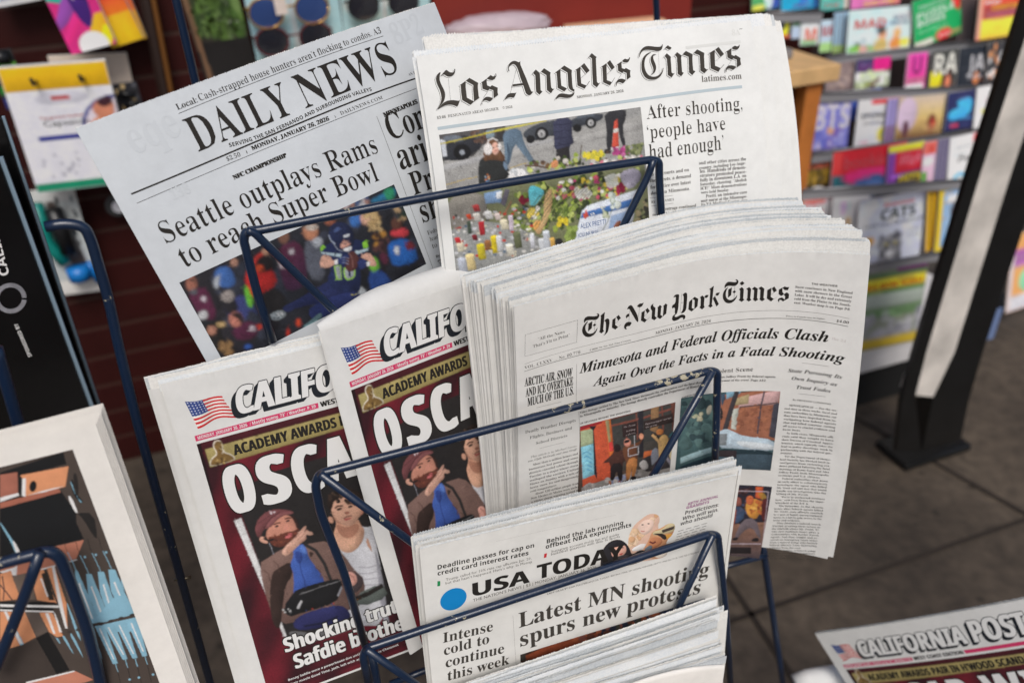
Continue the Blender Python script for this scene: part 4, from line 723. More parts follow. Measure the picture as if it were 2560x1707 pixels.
cv.blobs(ZM(2130, 320, 2260, 300, 2140, 600, 2270, 570), 30, 8, [(70, 74, 54), (110, 116, 80), (50, 50, 44), (140, 130, 100)], 27); cv.blobs(ZM(1400, 620, 1500, 580, 1400, 740, 1480, 720), 20, 6, [(110, 130, 60), (150, 170, 90)], 28)
cv.detail(2200, 1.2, .3); cv.blur(1); cv.noise(.09, .06, 10); mb, c = cv.mesh(); part(t, 'photograph', mb, PRINT, c)
vg = Ink(P); vg.text('VA', ZM(1650, 470, 1698, 455), 's', lay=1); onink(t, 'picture_sign_white', vg, WHT)
vb = Ink(P); vb.text('ALEX PRETTI', ZM(1545, 610, 1815, 555), 'r', sy=1.5, lay=1); vb.text('ICU NURSE', ZM(1518, 700, 1735, 662), 'r', sy=1.3, lay=1); onink(t, 'picture_sign_blue', vb, mat('blue_pen', (78, 110, 160), .8))
stack(P, 'la', LA_W, 283, [((1035, 133), (1909, 37), 10.), ((1060, 97), (1926, 36), 20.), ((1078, 88), (1949, 57), 31.)],
      ['second copy directly behind the front vigil broadsheet, in the upper pocket', 'third copy in the vigil broadsheet stack, one before the rearmost', 'rearmost copy of the vigil broadsheet stack, sticking out farthest to the right'], 'newspaper', 'vigil broadsheets in the upper pocket', n=6, zig=1.3, fan=.2, rise=(-1.2, 1.2))
# ================================================================== football broadsheet at the upper left
P = PG['dn']; t = thing('newspaper', 'broadsheet with tall serif masthead and a football player photograph, tilted at the upper left', 'newspaper', foot(P, 140, 285))
body(t, P, 'dn', 262, 285, n=4, gap=.9, zig=.5, seed=5, rise=(-.2, .4), tooth=1.5, edge=PAPER['dn'], side=.3)
mh = Ink(P); mh.text('DAILY', c1(1822, 1396) + c5(508, 1036), 'd', top=c1(1675, 1090)[0]); mh.text('NEWS', c5(604, 998, 1120, 790, 1462, 657), 'd', top=c5(452, 702)[0]); onink(t, 'masthead', mh, INK)
sl_ = Ink(P); sl_.text('Local:', c1(1632, 1012, 1818, 940), 'b'); sl_.text('Cash-strapped house hunters aren’t flocking to condos. A3', c1(1838, 930) + c5(505, 595, 1300, 304), 'm', sy=1.15)
sl_.text('SERVING THE SAN FERNANDO AND SURROUNDING VALLEYS', c1(2108, 1352) + c5(325, 1212, 685, 1040, 1212, 836), 's', sy=.95); sl_.text('$2.50', c1(2088, 1480, 2212, 1434), 'm'); sl_.text('MONDAY, JANUARY 26, 2026', c5(115, 1382, 822, 1105), 'b', sy=.95, dup=.15); sl_.text('DAILYNEWS.COM', c5(926, 1058, 1312, 908), 'l', sy=.8); sl_.text('AN E', c5(1550, 700, 1612, 678), 'm')
onink(t, 'masthead_line', sl_, INK); sl_ = Ink(P); sl_.text('NFC CHAMPIONSHIP', c2(2152, 83) + c5(432, 1442), 'b', sy=1.1, dup=.3); onink(t, 'section_heading', sl_, INK); sl_ = Ink(P); sl_.text('MINNEAPOLIS', c5(1326, 1078, 1632, 952), 'b', sy=1.1, dup=.3); onink(t, 'section_heading', sl_, INK)
hl = Ink(P); hl.text('Seattle outplays Rams', [(417, 609), (690, 489), (947, 381)], 'm', sy=1.22); hl.text('to reach Super Bowl', c2(1705, 888) + [(700, 556)] + c6(1282, 88), 'm', sy=1.2)
for s_, a in (('Con', c5(1388, 1290, 1735, 1160)), ('ari', c5(1482, 1562, 1740, 1470)), ('Pr', c6(1602, 226, 1790, 155)), ('sh', c6(1682, 478, 1860, 412))): hl.text(s_, a, 'b', sy=1.35)
onink(t, 'headline', hl, INK)
bt = Ink(P)
for s_, a in (('Feds', (1725, 590, 1812, 556)), ('lead', (1748, 648, 1830, 616)), ('to i', (1770, 715, 1845, 686))): bt.text(s_, c6(*a), 'm')
bt.text('By S', c6(1803, 800, 1858, 778), 's'); bt.text('and', c6(1815, 838, 1862, 820), 's'); bt.text('THE', c6(1828, 866, 1880, 846), 'r'); onink(t, 'body_text', bt, INKB)
rl = Ink(P); rl.line([(328, 485.6), (600, 371.5), (830, 275), (1038, 197)], 1.0); rl.line([(342, 508.7), (600, 398.5), (1040, 222)], .3); rl.line(c1(1640, 1045) + c5(500, 618, 1315, 333), .3); rl.line(c5(1255, 1070, 1440, 1560) + c6(1630, 510, 1815, 1015), .25)
for a in ((58, 1385, 68, 1412), (868, 1062, 880, 1086)): rl.line(c5(*a), .3)
rl.line(c1(2258, 1384, 2268, 1408), .3); onink(t, 'rule_lines', rl, INK)
for a in (('8P2', c5(1440, 420, 1700, 300)), ('eqe', c1(1240, 1420, 1680, 1230)), ('138', c2(1590, 270, 1760, 200))):
    gh = Ink(P); gh.text(*a, 'b', sy=1.3); onink(t, 'see_through_print', gh, mat('see_through_ink_grey', (198, 203, 207), .85, spec=.1))
u_ = P.uv([(448, 706), (985, 462), (560, 920)]); cv = Canvas(P, (u_[0, 0], (u_[0, 1] + u_[1, 1]) / 2, u_[1, 0], u_[2, 1]), .6, (38, 40, 48))
Z = ZD
cv.poly(Z(30, 910, 600, 640, 700, 1100, 700, 1600, 300, 1560), (40, 38, 44), 0); cv.poly(Z(420, 1120, 620, 990, 760, 1250, 760, 1330, 470, 1220), (58, 66, 120), 1); cv.blobs(Z(100, 880, 2000, 60, 300, 1500, 2300, 900), 60, 22, [(30, 32, 38), (46, 50, 62), (36, 34, 40), (56, 60, 74)], 2)
cv.poly(Z(100, 1010, 190, 960, 280, 960, 380, 1240, 250, 1250, 180, 1160), (92, 36, 66), 1); cv.ell(Z(140, 925)[0], 14, 19, (170, 110, 92)); cv.poly(Z(100, 900, 150, 870, 190, 920, 170, 905), (60, 50, 48), 1); cv.poly(Z(110, 990, 180, 960, 200, 1010, 150, 1030), (90, 92, 100), 1); cv.ell(Z(245, 1058)[0], 7, 7, (206, 196, 204)); cv.poly(Z(190, 1190, 270, 1150, 290, 1230, 210, 1250), (206, 208, 210), 1)
cv.poly(Z(340, 800, 440, 760, 500, 800, 540, 930, 440, 970, 350, 920), (64, 104, 170), 1); cv.poly(Z(330, 890, 400, 820, 380, 980, 340, 960), (170, 176, 184), 1); cv.poly(Z(385, 1010, 500, 970, 530, 1060, 430, 1100), (150, 142, 138), 1); cv.ell(Z(520, 735)[0], 9, 10, (186, 140, 120))
cv.poly(Z(600, 830, 720, 760, 870, 800, 910, 930, 760, 1010, 660, 1060), (196, 48, 46), 1); cv.poly(Z(680, 730, 760, 660, 850, 690, 870, 800, 760, 830, 700, 800), (40, 34, 36), 1); cv.line(Z(690, 760, 720, 690, 780, 650), 9, (206, 60, 54)); cv.ell(Z(745, 785)[0], 10, 9, (214, 84, 50)); cv.ell(Z(800, 640)[0], 10, 9, (196, 150, 124)); cv.poly(Z(605, 930, 640, 950, 690, 1060, 680, 1140, 640, 1130, 620, 1040), (110, 190, 60), 1)
cv.poly(Z(740, 1010, 900, 960, 1000, 1060, 940, 1180, 820, 1170), (34, 32, 34), 1)
cv.poly(Z(900, 600, 1090, 530, 1160, 700, 1170, 930, 1000, 1010, 930, 860), (92, 40, 66), 1, g=(70, 40, 70)); cv.poly(Z(900, 700, 960, 700, 980, 790, 930, 790), (196, 184, 188), 0); cv.ell(Z(1028, 640)[0], 7, 7, (206, 200, 206)); cv.ell(Z(960, 510)[0], 14, 17, (120, 84, 70))
cv.poly(Z(1130, 560, 1250, 520, 1320, 640, 1330, 900, 1180, 880), (96, 100, 112), 1); cv.ell(Z(1200, 455)[0], 19, 24, (190, 130, 100)); cv.ell(Z(1205, 420)[0], 17, 9, (176, 166, 156)); cv.poly(Z(1200, 540, 1280, 500, 1320, 560, 1250, 620), (176, 182, 190), 1); cv.ell(Z(1370, 370)[0], 14, 10, (150, 90, 70))
cv.poly(Z(1540, 310, 1640, 280, 1660, 400, 1560, 430), (60, 110, 180), 1); cv.ell(Z(1690, 340)[0], 14, 18, (206, 160, 140)); cv.blobs(Z(1680, 290, 1790, 270, 1700, 470, 1830, 460), 30, 7, [(206, 180, 130), (176, 146, 100), (196, 168, 120)], 5); cv.poly(Z(1700, 200, 1900, 90, 1960, 60, 1960, 160, 1800, 200), (46, 120, 160), 1); cv.poly(Z(1840, 90, 1940, 60, 1950, 160, 1880, 190), (50, 150, 110), 1); cv.blobs(Z(1500, 220, 1700, 150, 1500, 280, 1700, 230), 22, 7, [(170, 130, 120), (70, 90, 130), (190, 190, 196)], 6)
cv.poly(Z(1900, 470, 1960, 430, 2060, 430, 2080, 500, 1930, 510), (206, 66, 76), 1); cv.ell(Z(1965, 390)[0], 14, 16, (92, 60, 50)); cv.poly(Z(1880, 560, 2040, 510, 2130, 600, 2160, 730, 1940, 780, 1900, 680), (40, 100, 180), 1); cv.poly(Z(1945, 590, 1990, 590, 1990, 670, 1950, 660), (206, 210, 214), 0); cv.poly(Z(2030, 560, 2110, 540, 2130, 620, 2060, 630), (110, 40, 50), 1); cv.poly(Z(1940, 780, 2170, 720, 2260, 900, 2100, 990, 1960, 1000), (30, 32, 40), 1); cv.blobs(Z(1760, 480, 1900, 450, 1780, 640, 1880, 620), 20, 9, [(30, 30, 34), (90, 60, 60), (180, 130, 60), (60, 40, 44)], 7); cv.blobs(Z(1900, 250, 2050, 230, 1950, 350, 2060, 340), 20, 7, [(190, 160, 120), (40, 60, 50), (60, 60, 66)], 8)
cv.poly(Z(1700, 820, 1830, 780, 1980, 1000, 1840, 1070, 1760, 1080), (42, 74, 140), 1); cv.poly(Z(1700, 700, 1790, 680, 1820, 800, 1740, 830), (120, 190, 70), 1); cv.poly(Z(1640, 940, 1700, 990, 1740, 1090, 1680, 1100, 1620, 1010), (190, 196, 200), 1)
cv.poly(Z(1800, 660, 1870, 640, 1900, 740, 1850, 760), (90, 40, 60), 1)
cv.poly(Z(250, 1310, 330, 1250, 400, 1300, 420, 1420, 560, 1520, 420, 1560, 330, 1500), (30, 28, 28), 1); cv.blobs(Z(380, 1440, 480, 1420, 430, 1550, 500, 1540), 16, 8, [(150, 116, 76), (126, 96, 64)], 9); cv.ell(Z(320, 1340)[0], 12, 12, (170, 120, 100)); cv.poly(Z(350, 1270, 450, 1260, 440, 1310, 370, 1310), (190, 160, 110), 1); cv.poly(Z(480, 1340, 640, 1240, 740, 1300, 720, 1400, 560, 1440), (84, 34, 62), 1); cv.ell(Z(535, 1240)[0], 18, 20, (186, 120, 104)); cv.poly(Z(480, 1200, 550, 1170, 600, 1210, 590, 1300, 560, 1240), (40, 32, 34), 1); cv.ell(Z(680, 1320)[0], 7, 7, (206, 196, 204)); cv.ell(Z(745, 1305)[0], 7, 7, (196, 60, 40)); cv.poly(Z(980, 1330, 1010, 1320, 1010, 1400, 990, 1400), (206, 56, 40), 1); cv.ell(Z(1090, 1270)[0], 6, 10, (206, 70, 40)); cv.poly(Z(600, 1480, 650, 1455, 690, 1490, 620, 1510), (50, 90, 170), 1)
cv.blur(4); cv.c *= .82
cv.poly(Z(940, 1130, 1060, 1080, 1250, 960, 1400, 880, 1640, 900, 1640, 1000, 1520, 1030, 1330, 1090, 1090, 1130, 980, 1190), (34, 42, 82), 1); cv.poly(Z(830, 1190, 940, 1150, 990, 1190, 960, 1230, 860, 1260), (120, 128, 132), 1); cv.blobs(Z(860, 1200, 960, 1170, 870, 1240, 960, 1210), 14, 2.5, [(206, 210, 212), (70, 76, 84)], 10)
cv.poly(Z(1180, 1130, 1480, 1000, 1640, 1000, 1680, 1110, 1480, 1200, 1300, 1290, 1200, 1240), (36, 46, 92), 1); cv.poly(Z(1120, 1310, 1200, 1250, 1280, 1180, 1310, 1200, 1270, 1290, 1160, 1350), (84, 110, 116), 1); cv.line(Z(1150, 1310, 1210, 1280, 1260, 1250), 3, (150, 186, 190)); cv.poly(Z(1270, 1260, 1320, 1230, 1390, 1240, 1330, 1300), (40, 56, 96), 1)
cv.poly(Z(1300, 600, 1400, 550, 1580, 530, 1700, 540, 1720, 620, 1660, 680, 1640, 800, 1650, 900, 1620, 1010, 1400, 980, 1340, 900, 1390, 780, 1310, 680), (30, 40, 76), 1); cv.poly(Z(1290, 640, 1480, 660, 1470, 690, 1300, 660), (170, 190, 200), 0); cv.poly(Z(1590, 640, 1715, 605, 1710, 630, 1600, 668), (170, 190, 200), 0); cv.poly(Z(1285, 600, 1310, 575, 1335, 600, 1290, 640), (130, 190, 60), 0); cv.poly(Z(1660, 560, 1700, 530, 1715, 600, 1670, 610), (130, 190, 60), 0)
cv.poly(Z(1300, 660, 1380, 680, 1390, 720, 1440, 705, 1430, 750, 1340, 790, 1275, 770), (206, 160, 140), 1); cv.poly(Z(1640, 680, 1720, 640, 1780, 720, 1790, 770, 1720, 770, 1720, 720, 1660, 700), (206, 160, 140), 1)
cv.poly(Z(1405, 765, 1470, 755, 1480, 890, 1430, 890), (150, 196, 90), 0); cv.poly(Z(1418, 772, 1462, 765, 1470, 880, 1438, 880), (150, 156, 160), 0); cv.poly(Z(1490, 760, 1600, 770, 1595, 880, 1500, 900), (150, 196, 90), 1); cv.poly(Z(1500, 775, 1588, 785, 1580, 868, 1512, 884), (150, 156, 160), 1); cv.poly(Z(1535, 800, 1560, 800, 1555, 860, 1538, 860), (30, 40, 76), 0)
cv.poly(Z(1500, 760, 1510, 690, 1560, 630, 1600, 640, 1630, 700, 1620, 770, 1580, 815, 1530, 820), (84, 48, 46), 1); cv.line(Z(1545, 650, 1570, 700, 1575, 780), 1.5, (140, 100, 96)); cv.poly(Z(1425, 720, 1470, 680, 1540, 660, 1550, 690, 1500, 700, 1540, 720, 1500, 740, 1530, 760, 1460, 750), (44, 56, 104), 1); cv.poly(Z(1620, 720, 1680, 700, 1710, 740, 1690, 780, 1640, 800, 1625, 770), (44, 56, 104), 1)
for k in range(3): cv.line(Z(1480, 690 + 22 * k, 1510, 690 + 24 * k, 1540, 700 + 26 * k), 1.4, (150, 160, 190))
cv.poly(Z(1410, 720, 1440, 705, 1440, 750, 1412, 755), (226, 226, 226), 0); cv.poly(Z(1700, 730, 1728, 725, 1722, 765, 1700, 770), (226, 226, 226), 0)
cv.poly(Z(1355, 470, 1380, 400, 1450, 370, 1530, 390, 1585, 460, 1590, 560, 1560, 620, 1500, 640, 1430, 620, 1380, 540), (28, 36, 66), 1); cv.poly(Z(1460, 560, 1540, 530, 1560, 590, 1510, 625, 1470, 610), (200, 150, 134), 1); cv.poly(Z(1480, 620, 1540, 590, 1570, 590, 1560, 630, 1510, 640), (220, 220, 222), 1); cv.line(Z(1470, 560, 1510, 570, 1560, 545), 2, (40, 44, 60)); cv.line(Z(1480, 610, 1520, 600, 1580, 575), 2, (40, 44, 60)); cv.line(Z(1400, 560, 1440, 620, 1490, 640), 2, (150, 156, 170)); cv.poly(Z(1488, 495, 1545, 478, 1550, 500, 1495, 515), (196, 200, 206), 0); cv.poly(Z(1400, 450, 1440, 415, 1470, 430, 1430, 470), (70, 86, 130), 1); cv.line(Z(1360, 490, 1380, 540, 1420, 570), 3, (150, 160, 180)); cv.line(Z(1560, 1020, 1590, 1025, 1610, 1015), 2.5, (200, 190, 100))
cv.detail(1200, 1.5, .25); cv.blur(1); cv.noise(.09, .08, 9); mb, c = cv.mesh(); part(t, 'photograph', mb, PRINT, c)
# ================================================================== thick broadsheet stack at the right of the middle pocket
P = PG['nyt']; NH = 341; t = thing('newspaper', 'front broadsheet with solid blackletter masthead and street photographs, flopping over the pocket side', 'newspaper', foot(P, 150, 290), 'thick broadsheets in the middle pocket')
body(t, P, 'nyt', 305, NH, TR=(305, 0), n=4, gap=1.0, zig=1.0, seed=9, edge=PAPER['edge'], rise=(-.2, .6), side=.6)
NG = [(N4, [[215, 565, 190, 540, 190, 490, 220, 430, 280, 395, 360, 395, 450, 400, 520, 385, 530, 350, 490, 335, 540, 325, 570, 350, 570, 400, 530, 460, 470, 490, 400, 485, 310, 488, 250, 505, 215, 535],
 [310, 515, 255, 580, 228, 650, 230, 730, 270, 800, 330, 825, 400, 815, 460, 770, 500, 710, 528, 665, 515, 730, 470, 820, 400, 880, 310, 910, 220, 890, 160, 820, 145, 740, 165, 650, 215, 580, 265, 530],
 [305, 575, 400, 515, 385, 690, 290, 770], [410, 620, 450, 575, 498, 598, 445, 645], [595, 385, 705, 290, 665, 730, 690, 755, 620, 815, 560, 770, 585, 740, 610, 400], [690, 500, 765, 440, 830, 485, 800, 700, 770, 800, 650, 890, 700, 840, 730, 760, 735, 540, 700, 515],
 [890, 480, 975, 425, 965, 480, 960, 605, 1030, 660, 965, 720, 878, 675], [985, 415, 1045, 362, 1098, 440, 1035, 505], [1245, 240, 1265, 175, 1310, 130, 1355, 122, 1385, 150, 1530, 410, 1520, 590, 1330, 260, 1310, 215, 1270, 215],
 [1305, 325, 1250, 345, 1218, 390, 1222, 430, 1250, 460, 1245, 430, 1265, 410, 1300, 405], [1370, 550, 1315, 640, 1265, 632, 1228, 660, 1228, 695, 1255, 715, 1205, 715, 1175, 680, 1178, 620, 1215, 560, 1270, 532, 1320, 532], [1485, 155, 1555, 80, 1610, 85, 1640, 70, 1655, 45, 1645, 110, 1600, 165, 1550, 178],
 [1605, 300, 1690, 250, 1680, 300, 1668, 440, 1735, 485, 1680, 548, 1590, 500], [1700, 240, 1752, 188, 1808, 265, 1745, 330], [1900, 85, 1885, 130, 1905, 160, 1945, 190, 1930, 395, 1980, 435, 1918, 492, 1850, 455, 1862, 270, 1830, 210, 1825, 160, 1850, 115], [1990, 185, 2055, 120, 2105, 160, 2085, 180, 2070, 360, 2125, 400, 2060, 460, 1990, 420, 2005, 200], [2130, 155, 2195, 80, 2235, 115, 2250, 100, 2230, 130, 2210, 330, 2125, 400, 2148, 160]]),
 (N5, [[165, 460, 180, 420, 220, 395, 265, 395, 270, 420, 245, 740, 185, 745, 200, 640, 165, 630, 160, 650, 145, 640, 140, 610, 160, 580, 200, 560, 215, 440, 190, 440], [325, 400, 385, 358, 418, 390, 400, 600, 395, 660, 360, 720, 290, 735, 320, 700, 340, 650, 355, 430], [140, 820, 160, 770, 200, 745, 230, 740, 190, 770, 185, 795, 230, 800, 300, 755, 350, 755, 383, 780, 375, 825, 335, 855, 345, 815, 310, 805, 250, 850, 180, 872, 145, 855],
 [445, 530, 505, 475, 495, 640, 540, 660, 490, 700, 433, 665], [505, 475, 545, 440, 608, 475, 595, 610, 540, 660, 545, 500], [635, 455, 680, 415, 720, 450, 710, 590, 722, 625, 678, 665, 632, 630, 650, 600, 655, 465], [715, 445, 745, 405, 770, 410, 795, 400, 780, 445, 745, 465], [805, 305, 885, 245, 850, 580, 868, 600, 825, 635, 785, 600, 808, 580, 825, 320], [912, 400, 940, 365, 965, 372, 995, 350, 975, 405, 940, 425], [870, 470, 908, 430, 975, 570, 935, 612],
 [1090, 300, 1075, 270, 1085, 220, 1130, 175, 1190, 172, 1250, 182, 1290, 175, 1295, 155, 1265, 135, 1300, 130, 1325, 155, 1322, 195, 1290, 235, 1240, 250, 1180, 242, 1120, 250, 1090, 275], [1150, 265, 1115, 310, 1098, 370, 1100, 440, 1135, 490, 1190, 500, 1240, 480, 1280, 440, 1305, 400, 1295, 450, 1255, 510, 1200, 550, 1140, 558, 1080, 530, 1048, 470, 1045, 400, 1070, 330, 1110, 285], [1145, 310, 1208, 272, 1195, 410, 1138, 455], [1220, 355, 1250, 325, 1282, 345, 1250, 378],
 [1335, 305, 1385, 268, 1420, 300, 1410, 470, 1430, 495, 1380, 530, 1330, 495, 1352, 470, 1355, 325], [1345, 200, 1392, 160, 1432, 198, 1385, 238], [1465, 300, 1515, 265, 1550, 300, 1535, 470, 1555, 492, 1508, 525, 1465, 490, 1482, 465, 1490, 320], [1565, 300, 1610, 260, 1668, 295, 1655, 460, 1675, 490, 1625, 522, 1580, 485, 1595, 465, 1605, 320], [1680, 290, 1730, 255, 1785, 295, 1770, 460, 1795, 485, 1745, 520, 1700, 485, 1710, 460, 1715, 315],
 [1840, 320, 1912, 280, 1900, 440, 1955, 480, 1905, 522, 1832, 470], [1920, 290, 1965, 255, 2010, 330, 1955, 365], [2045, 310, 2108, 278, 2108, 350, 2135, 395, 2185, 360, 2225, 390, 2220, 465, 2115, 522, 2085, 495, 2055, 495, 2045, 540, 2025, 500, 2040, 470, 2100, 450, 2150, 490, 2158, 430, 2130, 400, 2085, 425, 2040, 390], [2108, 280, 2150, 255, 2190, 270, 2230, 265, 2205, 320, 2150, 320]])]
NS = ((0, 1, 5, 8, 9, 10, 11), (0, 1, 2, 6, 8, 10, 11))
ink = Ink(P)
for gi, (f, G) in enumerate(NG):
    for k, g in enumerate(G): ink.poly(f(*g), smooth=2 if k in NS[gi] else 0)
for f, l in ((N4, [470, 490, 445, 770]), (N4, [305, 575, 255, 610]), (N4, [1035, 505, 960, 570]), (N4, [1030, 660, 1100, 595]), (N4, [1315, 250, 1290, 540]), (N4, [1555, 178, 1530, 410]), (N4, [1745, 330, 1670, 390]), (N4, [1735, 485, 1810, 415]), (N5, [315, 380, 285, 730]), (N5, [870, 470, 915, 410]), (N5, [1260, 250, 1245, 470]), (N5, [1955, 365, 1900, 405]), (N5, [1955, 480, 2015, 445]), (N5, [300, 545, 335, 540])): ink.line(f(*l), .16)
onink(t, 'masthead', ink, INK)
rl = Ink(P); rl.line(r3(262, 205) + [(1485, 859.7), (1593, 830.6), (1660, 816), (1786, 788.7), (1898, 776), (1996, 777.8), (2123, 796.5)], .2); rl.line([(1311, 928.5), (1557, 860), (1680, 831.6), (1786, 805), (1912, 796), (1990, 798), (2120, 815.8)], .42)
bx = [(1313, 836.9), (1444, 800), (1441.5, 855), (1312, 890.8)]
for a, b in zip(bx, bx[1:] + bx[:1]): rl.line([a, b], .22)
rl.line(r3(740, 205, 735, 560), .2); rl.line(r3(760, 640, 782, 1440), .2); rl.line(r3(370, 605, 600, 550), .22); rl.line(r3(400, 978, 627, 920), .22); rl.line(r3(1010, 440, 1180, 398), .2); rl.line(r7(432, 182, 662, 213), .22); rl.line(r7(402, 448, 635, 475), .22); onink(t, 'rule_lines', rl, INKB)
sm = Ink(P)
sm.text('“All the News', r2(385, 1556, 630, 1488), 'm', res=2); sm.text('That’s Fit to Print”', [(1332.6, 869.5), (1425, 840)], 'm', res=2); onink(t, 'motto', sm, INKB); sm = Ink(P); sm.text('VOL. CLXXV .... No. 60,776', r3(262, 252, 773, 106), 'm', res=2); sm.text('© 2026 The New York Times Company', [(1473.6, 877), (1577, 851)], 'i', res=1)
onink(t, 'volume_line', sm, INKB); sm = Ink(P); sm.text('MONDAY, JANUARY 26, 2026', [(1638, 836), (1776, 805.5)], 'm', res=2, shear=.12); onink(t, 'date_line', sm, INKB); sm = Ink(P); sm.text('THE WEATHER', r6(512, 985, 738, 1006), 's', res=2); sm.text('Prices in Canada may be higher', r6(293, 1261, 627, 1286), 'm', res=1); sm.text('$4.00', r6(728, 1306, 834, 1323), 'b', res=2)
sm.column(r6(372, 1012, 867, 1066, 362, 1147, 848, 1209), ['Snow continues in New England', 'with snow showers in the Great', 'Lakes. It will be dry and extremely', 'cold from the Plains to the South-', 'east. Weather map is on Page D8.'], 'b', sy=1.25, res=1); onink(t, 'weather_box', sm, INKB)
hl = Ink(P); hl.text('Minnesota and Federal Officials Clash', [(1448, 933.5), (1626, 889.5), (1798, 853.5), (1958, 846), (2069, 855.5)], 'k', dup=.12, sy=1.08); hl.text('Again Over the Facts in a Fatal Shooting', [(1482, 966), (1588.6, 938.4), (1719, 909.8), (1855, 889.4), (1955, 890), (2042, 896.5), (2109, 908)], 'k', dup=.12, sy=1.05)
for s_, a in (('ARCTIC AIR, SNOW', (262, 411, 698, 316)), ('AND ICE OVERTAKE', (272, 506, 706, 396)), ('MUCH OF THE U.S.', (290, 591, 712, 481))): hl.text(s_, r3(*a), 'b', top=r3(a[0], a[1] - 78)[0], dup=.1)
hl.text('A MILLION LOSE POWER', r3(255, 706, 720, 590), 'b', sy=1.5)
for s_, a in (('State Pursuing Its', (308, 263, 540, 283, 774, 322)), ('Own Inquiry as', (340, 329, 540, 352, 731, 385)), ('Trust Fades', (382, 406, 540, 420, 676, 441))): hl.text(s_, r7(*a), 'k', sy=1.05)
onink(t, 'headline', hl, INK)
bt = Ink(P)
for s_, a in (('Deadly Weather Disrupts', (268, 842, 730, 731)), ('Flights, Business and', (310, 892, 696, 801)), ('School Districts', (368, 942, 653, 871))): bt.text(s_, r3(*a), 'm', res=2, sy=1.1)
bt.text('This article is by Michael Leven-', r3(320, 1066, 743, 961), 'i', res=1); bt.text('son, Clyde McGrady and Amy Graff.', r3(293, 1104, 743, 991), 'k', res=1)
bt.column(r3(298, 1147, 750, 1033, 330, 1600, 768, 1492), ['\tMore than a million homes and', 'businesses lost power and some', 'districts canceled school through', 'Tuesday as a major winter storm', 'walloped the eastern United', 'States on Sunday with a mix of', 'heavy snow, ice and dangerously', 'cold temperatures.|', '\tAbout 120 million people from', 'New Mexico to Maine were under', 'a winter storm warning issued by', 'the National Weather Service.', 'Some parts of New England and', 'New York were expected to re-', 'ceive more than a half of'], sy=1.25)
bt.text('By ERNESTO LONDOÑO', r7(350, 506, 679, 546), 'b', res=2)
COLT = '\tMINNEAPOLIS — For the sec-/ond time in three weeks, local and/state authorities in Minnesota say/they have been impeded from in-/vestigating how federal agents/shot and killed someone, cutting/off access to crucial evidence and/basic facts.|/\tIn both cases, Minnesota offi-/cials said they sought to have/their Bureau of Criminal Appre-/hension, which typically takes the/lead in police shootings, work in/partnership with the federal gov-/ernment.|/\tYet the Department of Home-/land Security has blocked local in-/vestigators from reviewing evi-/dence gathered following the fatal/shootings of Renee Good and Alex/Jeffrey Pretti, both Minneapolis/residents and U.S. citizens.|/\tFederal authorities shut down/an early effort to collaboratively/investigate the agent who killed/Ms. Good and said that they would/handle any investigation into the/killing of Mr. Pretti.|/\t“We’re in uncharted territory/here,” said Drew Evans, the super-/intendent of the B.C.A.|/\tOn Saturday, in the chaotic/hours after federal agents killed/Mr. Pretti, state officials resorted/to a pair of highly unconventional/moves in a bid to gain access to the/scene and evidence.|/\tThey obtained a judicial search/warrant granting them access to/the sidewalk where Mr. Pretti, 37,/was shot multiple times after a/confrontation with Border Patrol/agents. And they sought and re-/ceived an emergency court order/from a federal judge who barred/federal officials from destroying/evidence from the case.|/\tLate Saturday, a federal judge/in Minnesota issued a temporary/restraining order barring federal/officials from destroying or alter-'.split('/')
bt.column(r7(281, 552, 737, 602) + r8(136, 492, 537, 497), COLT, sy=1.2)
bt.text('Violent Scene', [(1780, 934), (1882, 927)], 'm', res=2); bt.text('Alex Jeffrey Pretti by federal agents', [(1795, 945), (1938, 944)], 'b', res=1); bt.text('account of the event. Page A12.', [(1797, 953.5), (1915, 953)], 'b', res=1)
bt.text('Video footage verified by The New York Times documents the confrontation and the fatal shooting', r3(768, 660, 1935, 372), 'b', res=1, sy=1.15); bt.text('in Minneapolis on Saturday. The footage directly contradicts the Department of Homeland', r3(770, 692, 1912, 406), 'b', res=1, sy=1.15)
onink(t, 'body_text', bt, INKB)
cp = Ink(P); cp.text('25 SECONDS BEFORE THE SHOOTING', r3(773, 758, 1233, 641), 's', res=2); cp.text('17 SECONDS BEFORE', r3(1706, 517, 1862, 478), 's', res=2); onink(t, 'picture_caption', cp, INK)
gh = Ink(P); gh.text('the 24', r7(690, -20, 810, 8), 'b', shear=-.1); onink(t, 'see_through_print', gh, mat('see_through_ink_warm', (208, 203, 199), .85, spec=.1))
Z = Z5
def picrect(tl, tr, bl, ex=0):
    q = P.uv([tl, tr, bl]); return (q[0, 0], (q[0, 1] + q[1, 1]) / 2, q[1, 0], q[2, 1] + ex)
cv = Canvas(P, picrect(Z(45, 485)[0], Z(1125, 196)[0], Z(75, 1300)[0], 6), .5, (90, 74, 66))
cv.poly(Z(350, 380, 1130, 180, 1130, 900, 400, 1000), (74, 70, 66), 0); cv.poly(Z(390, 390, 700, 300, 1000, 230, 1120, 210, 1120, 600, 1000, 620, 420, 700), (66, 66, 64), 0)
for x, y in ((400, 480), (560, 420), (680, 330), (970, 240)): cv.line(Z(x, y, x + 10, y + 150, x + 15, y + 300), 4, (128, 76, 66))
cv.line(Z(400, 470, 700, 400, 1110, 270), 5, (136, 80, 68)); cv.line(Z(390, 395, 700, 310, 1110, 205), 4, (120, 72, 62)); cv.poly(Z(700, 300, 760, 285, 760, 820, 710, 830), (48, 46, 52), 0); cv.poly(Z(850, 250, 940, 225, 920, 560, 840, 520), (150, 116, 82), 0); cv.poly(Z(1070, 190, 1130, 180, 1130, 560, 1090, 540), (110, 68, 58), 0)
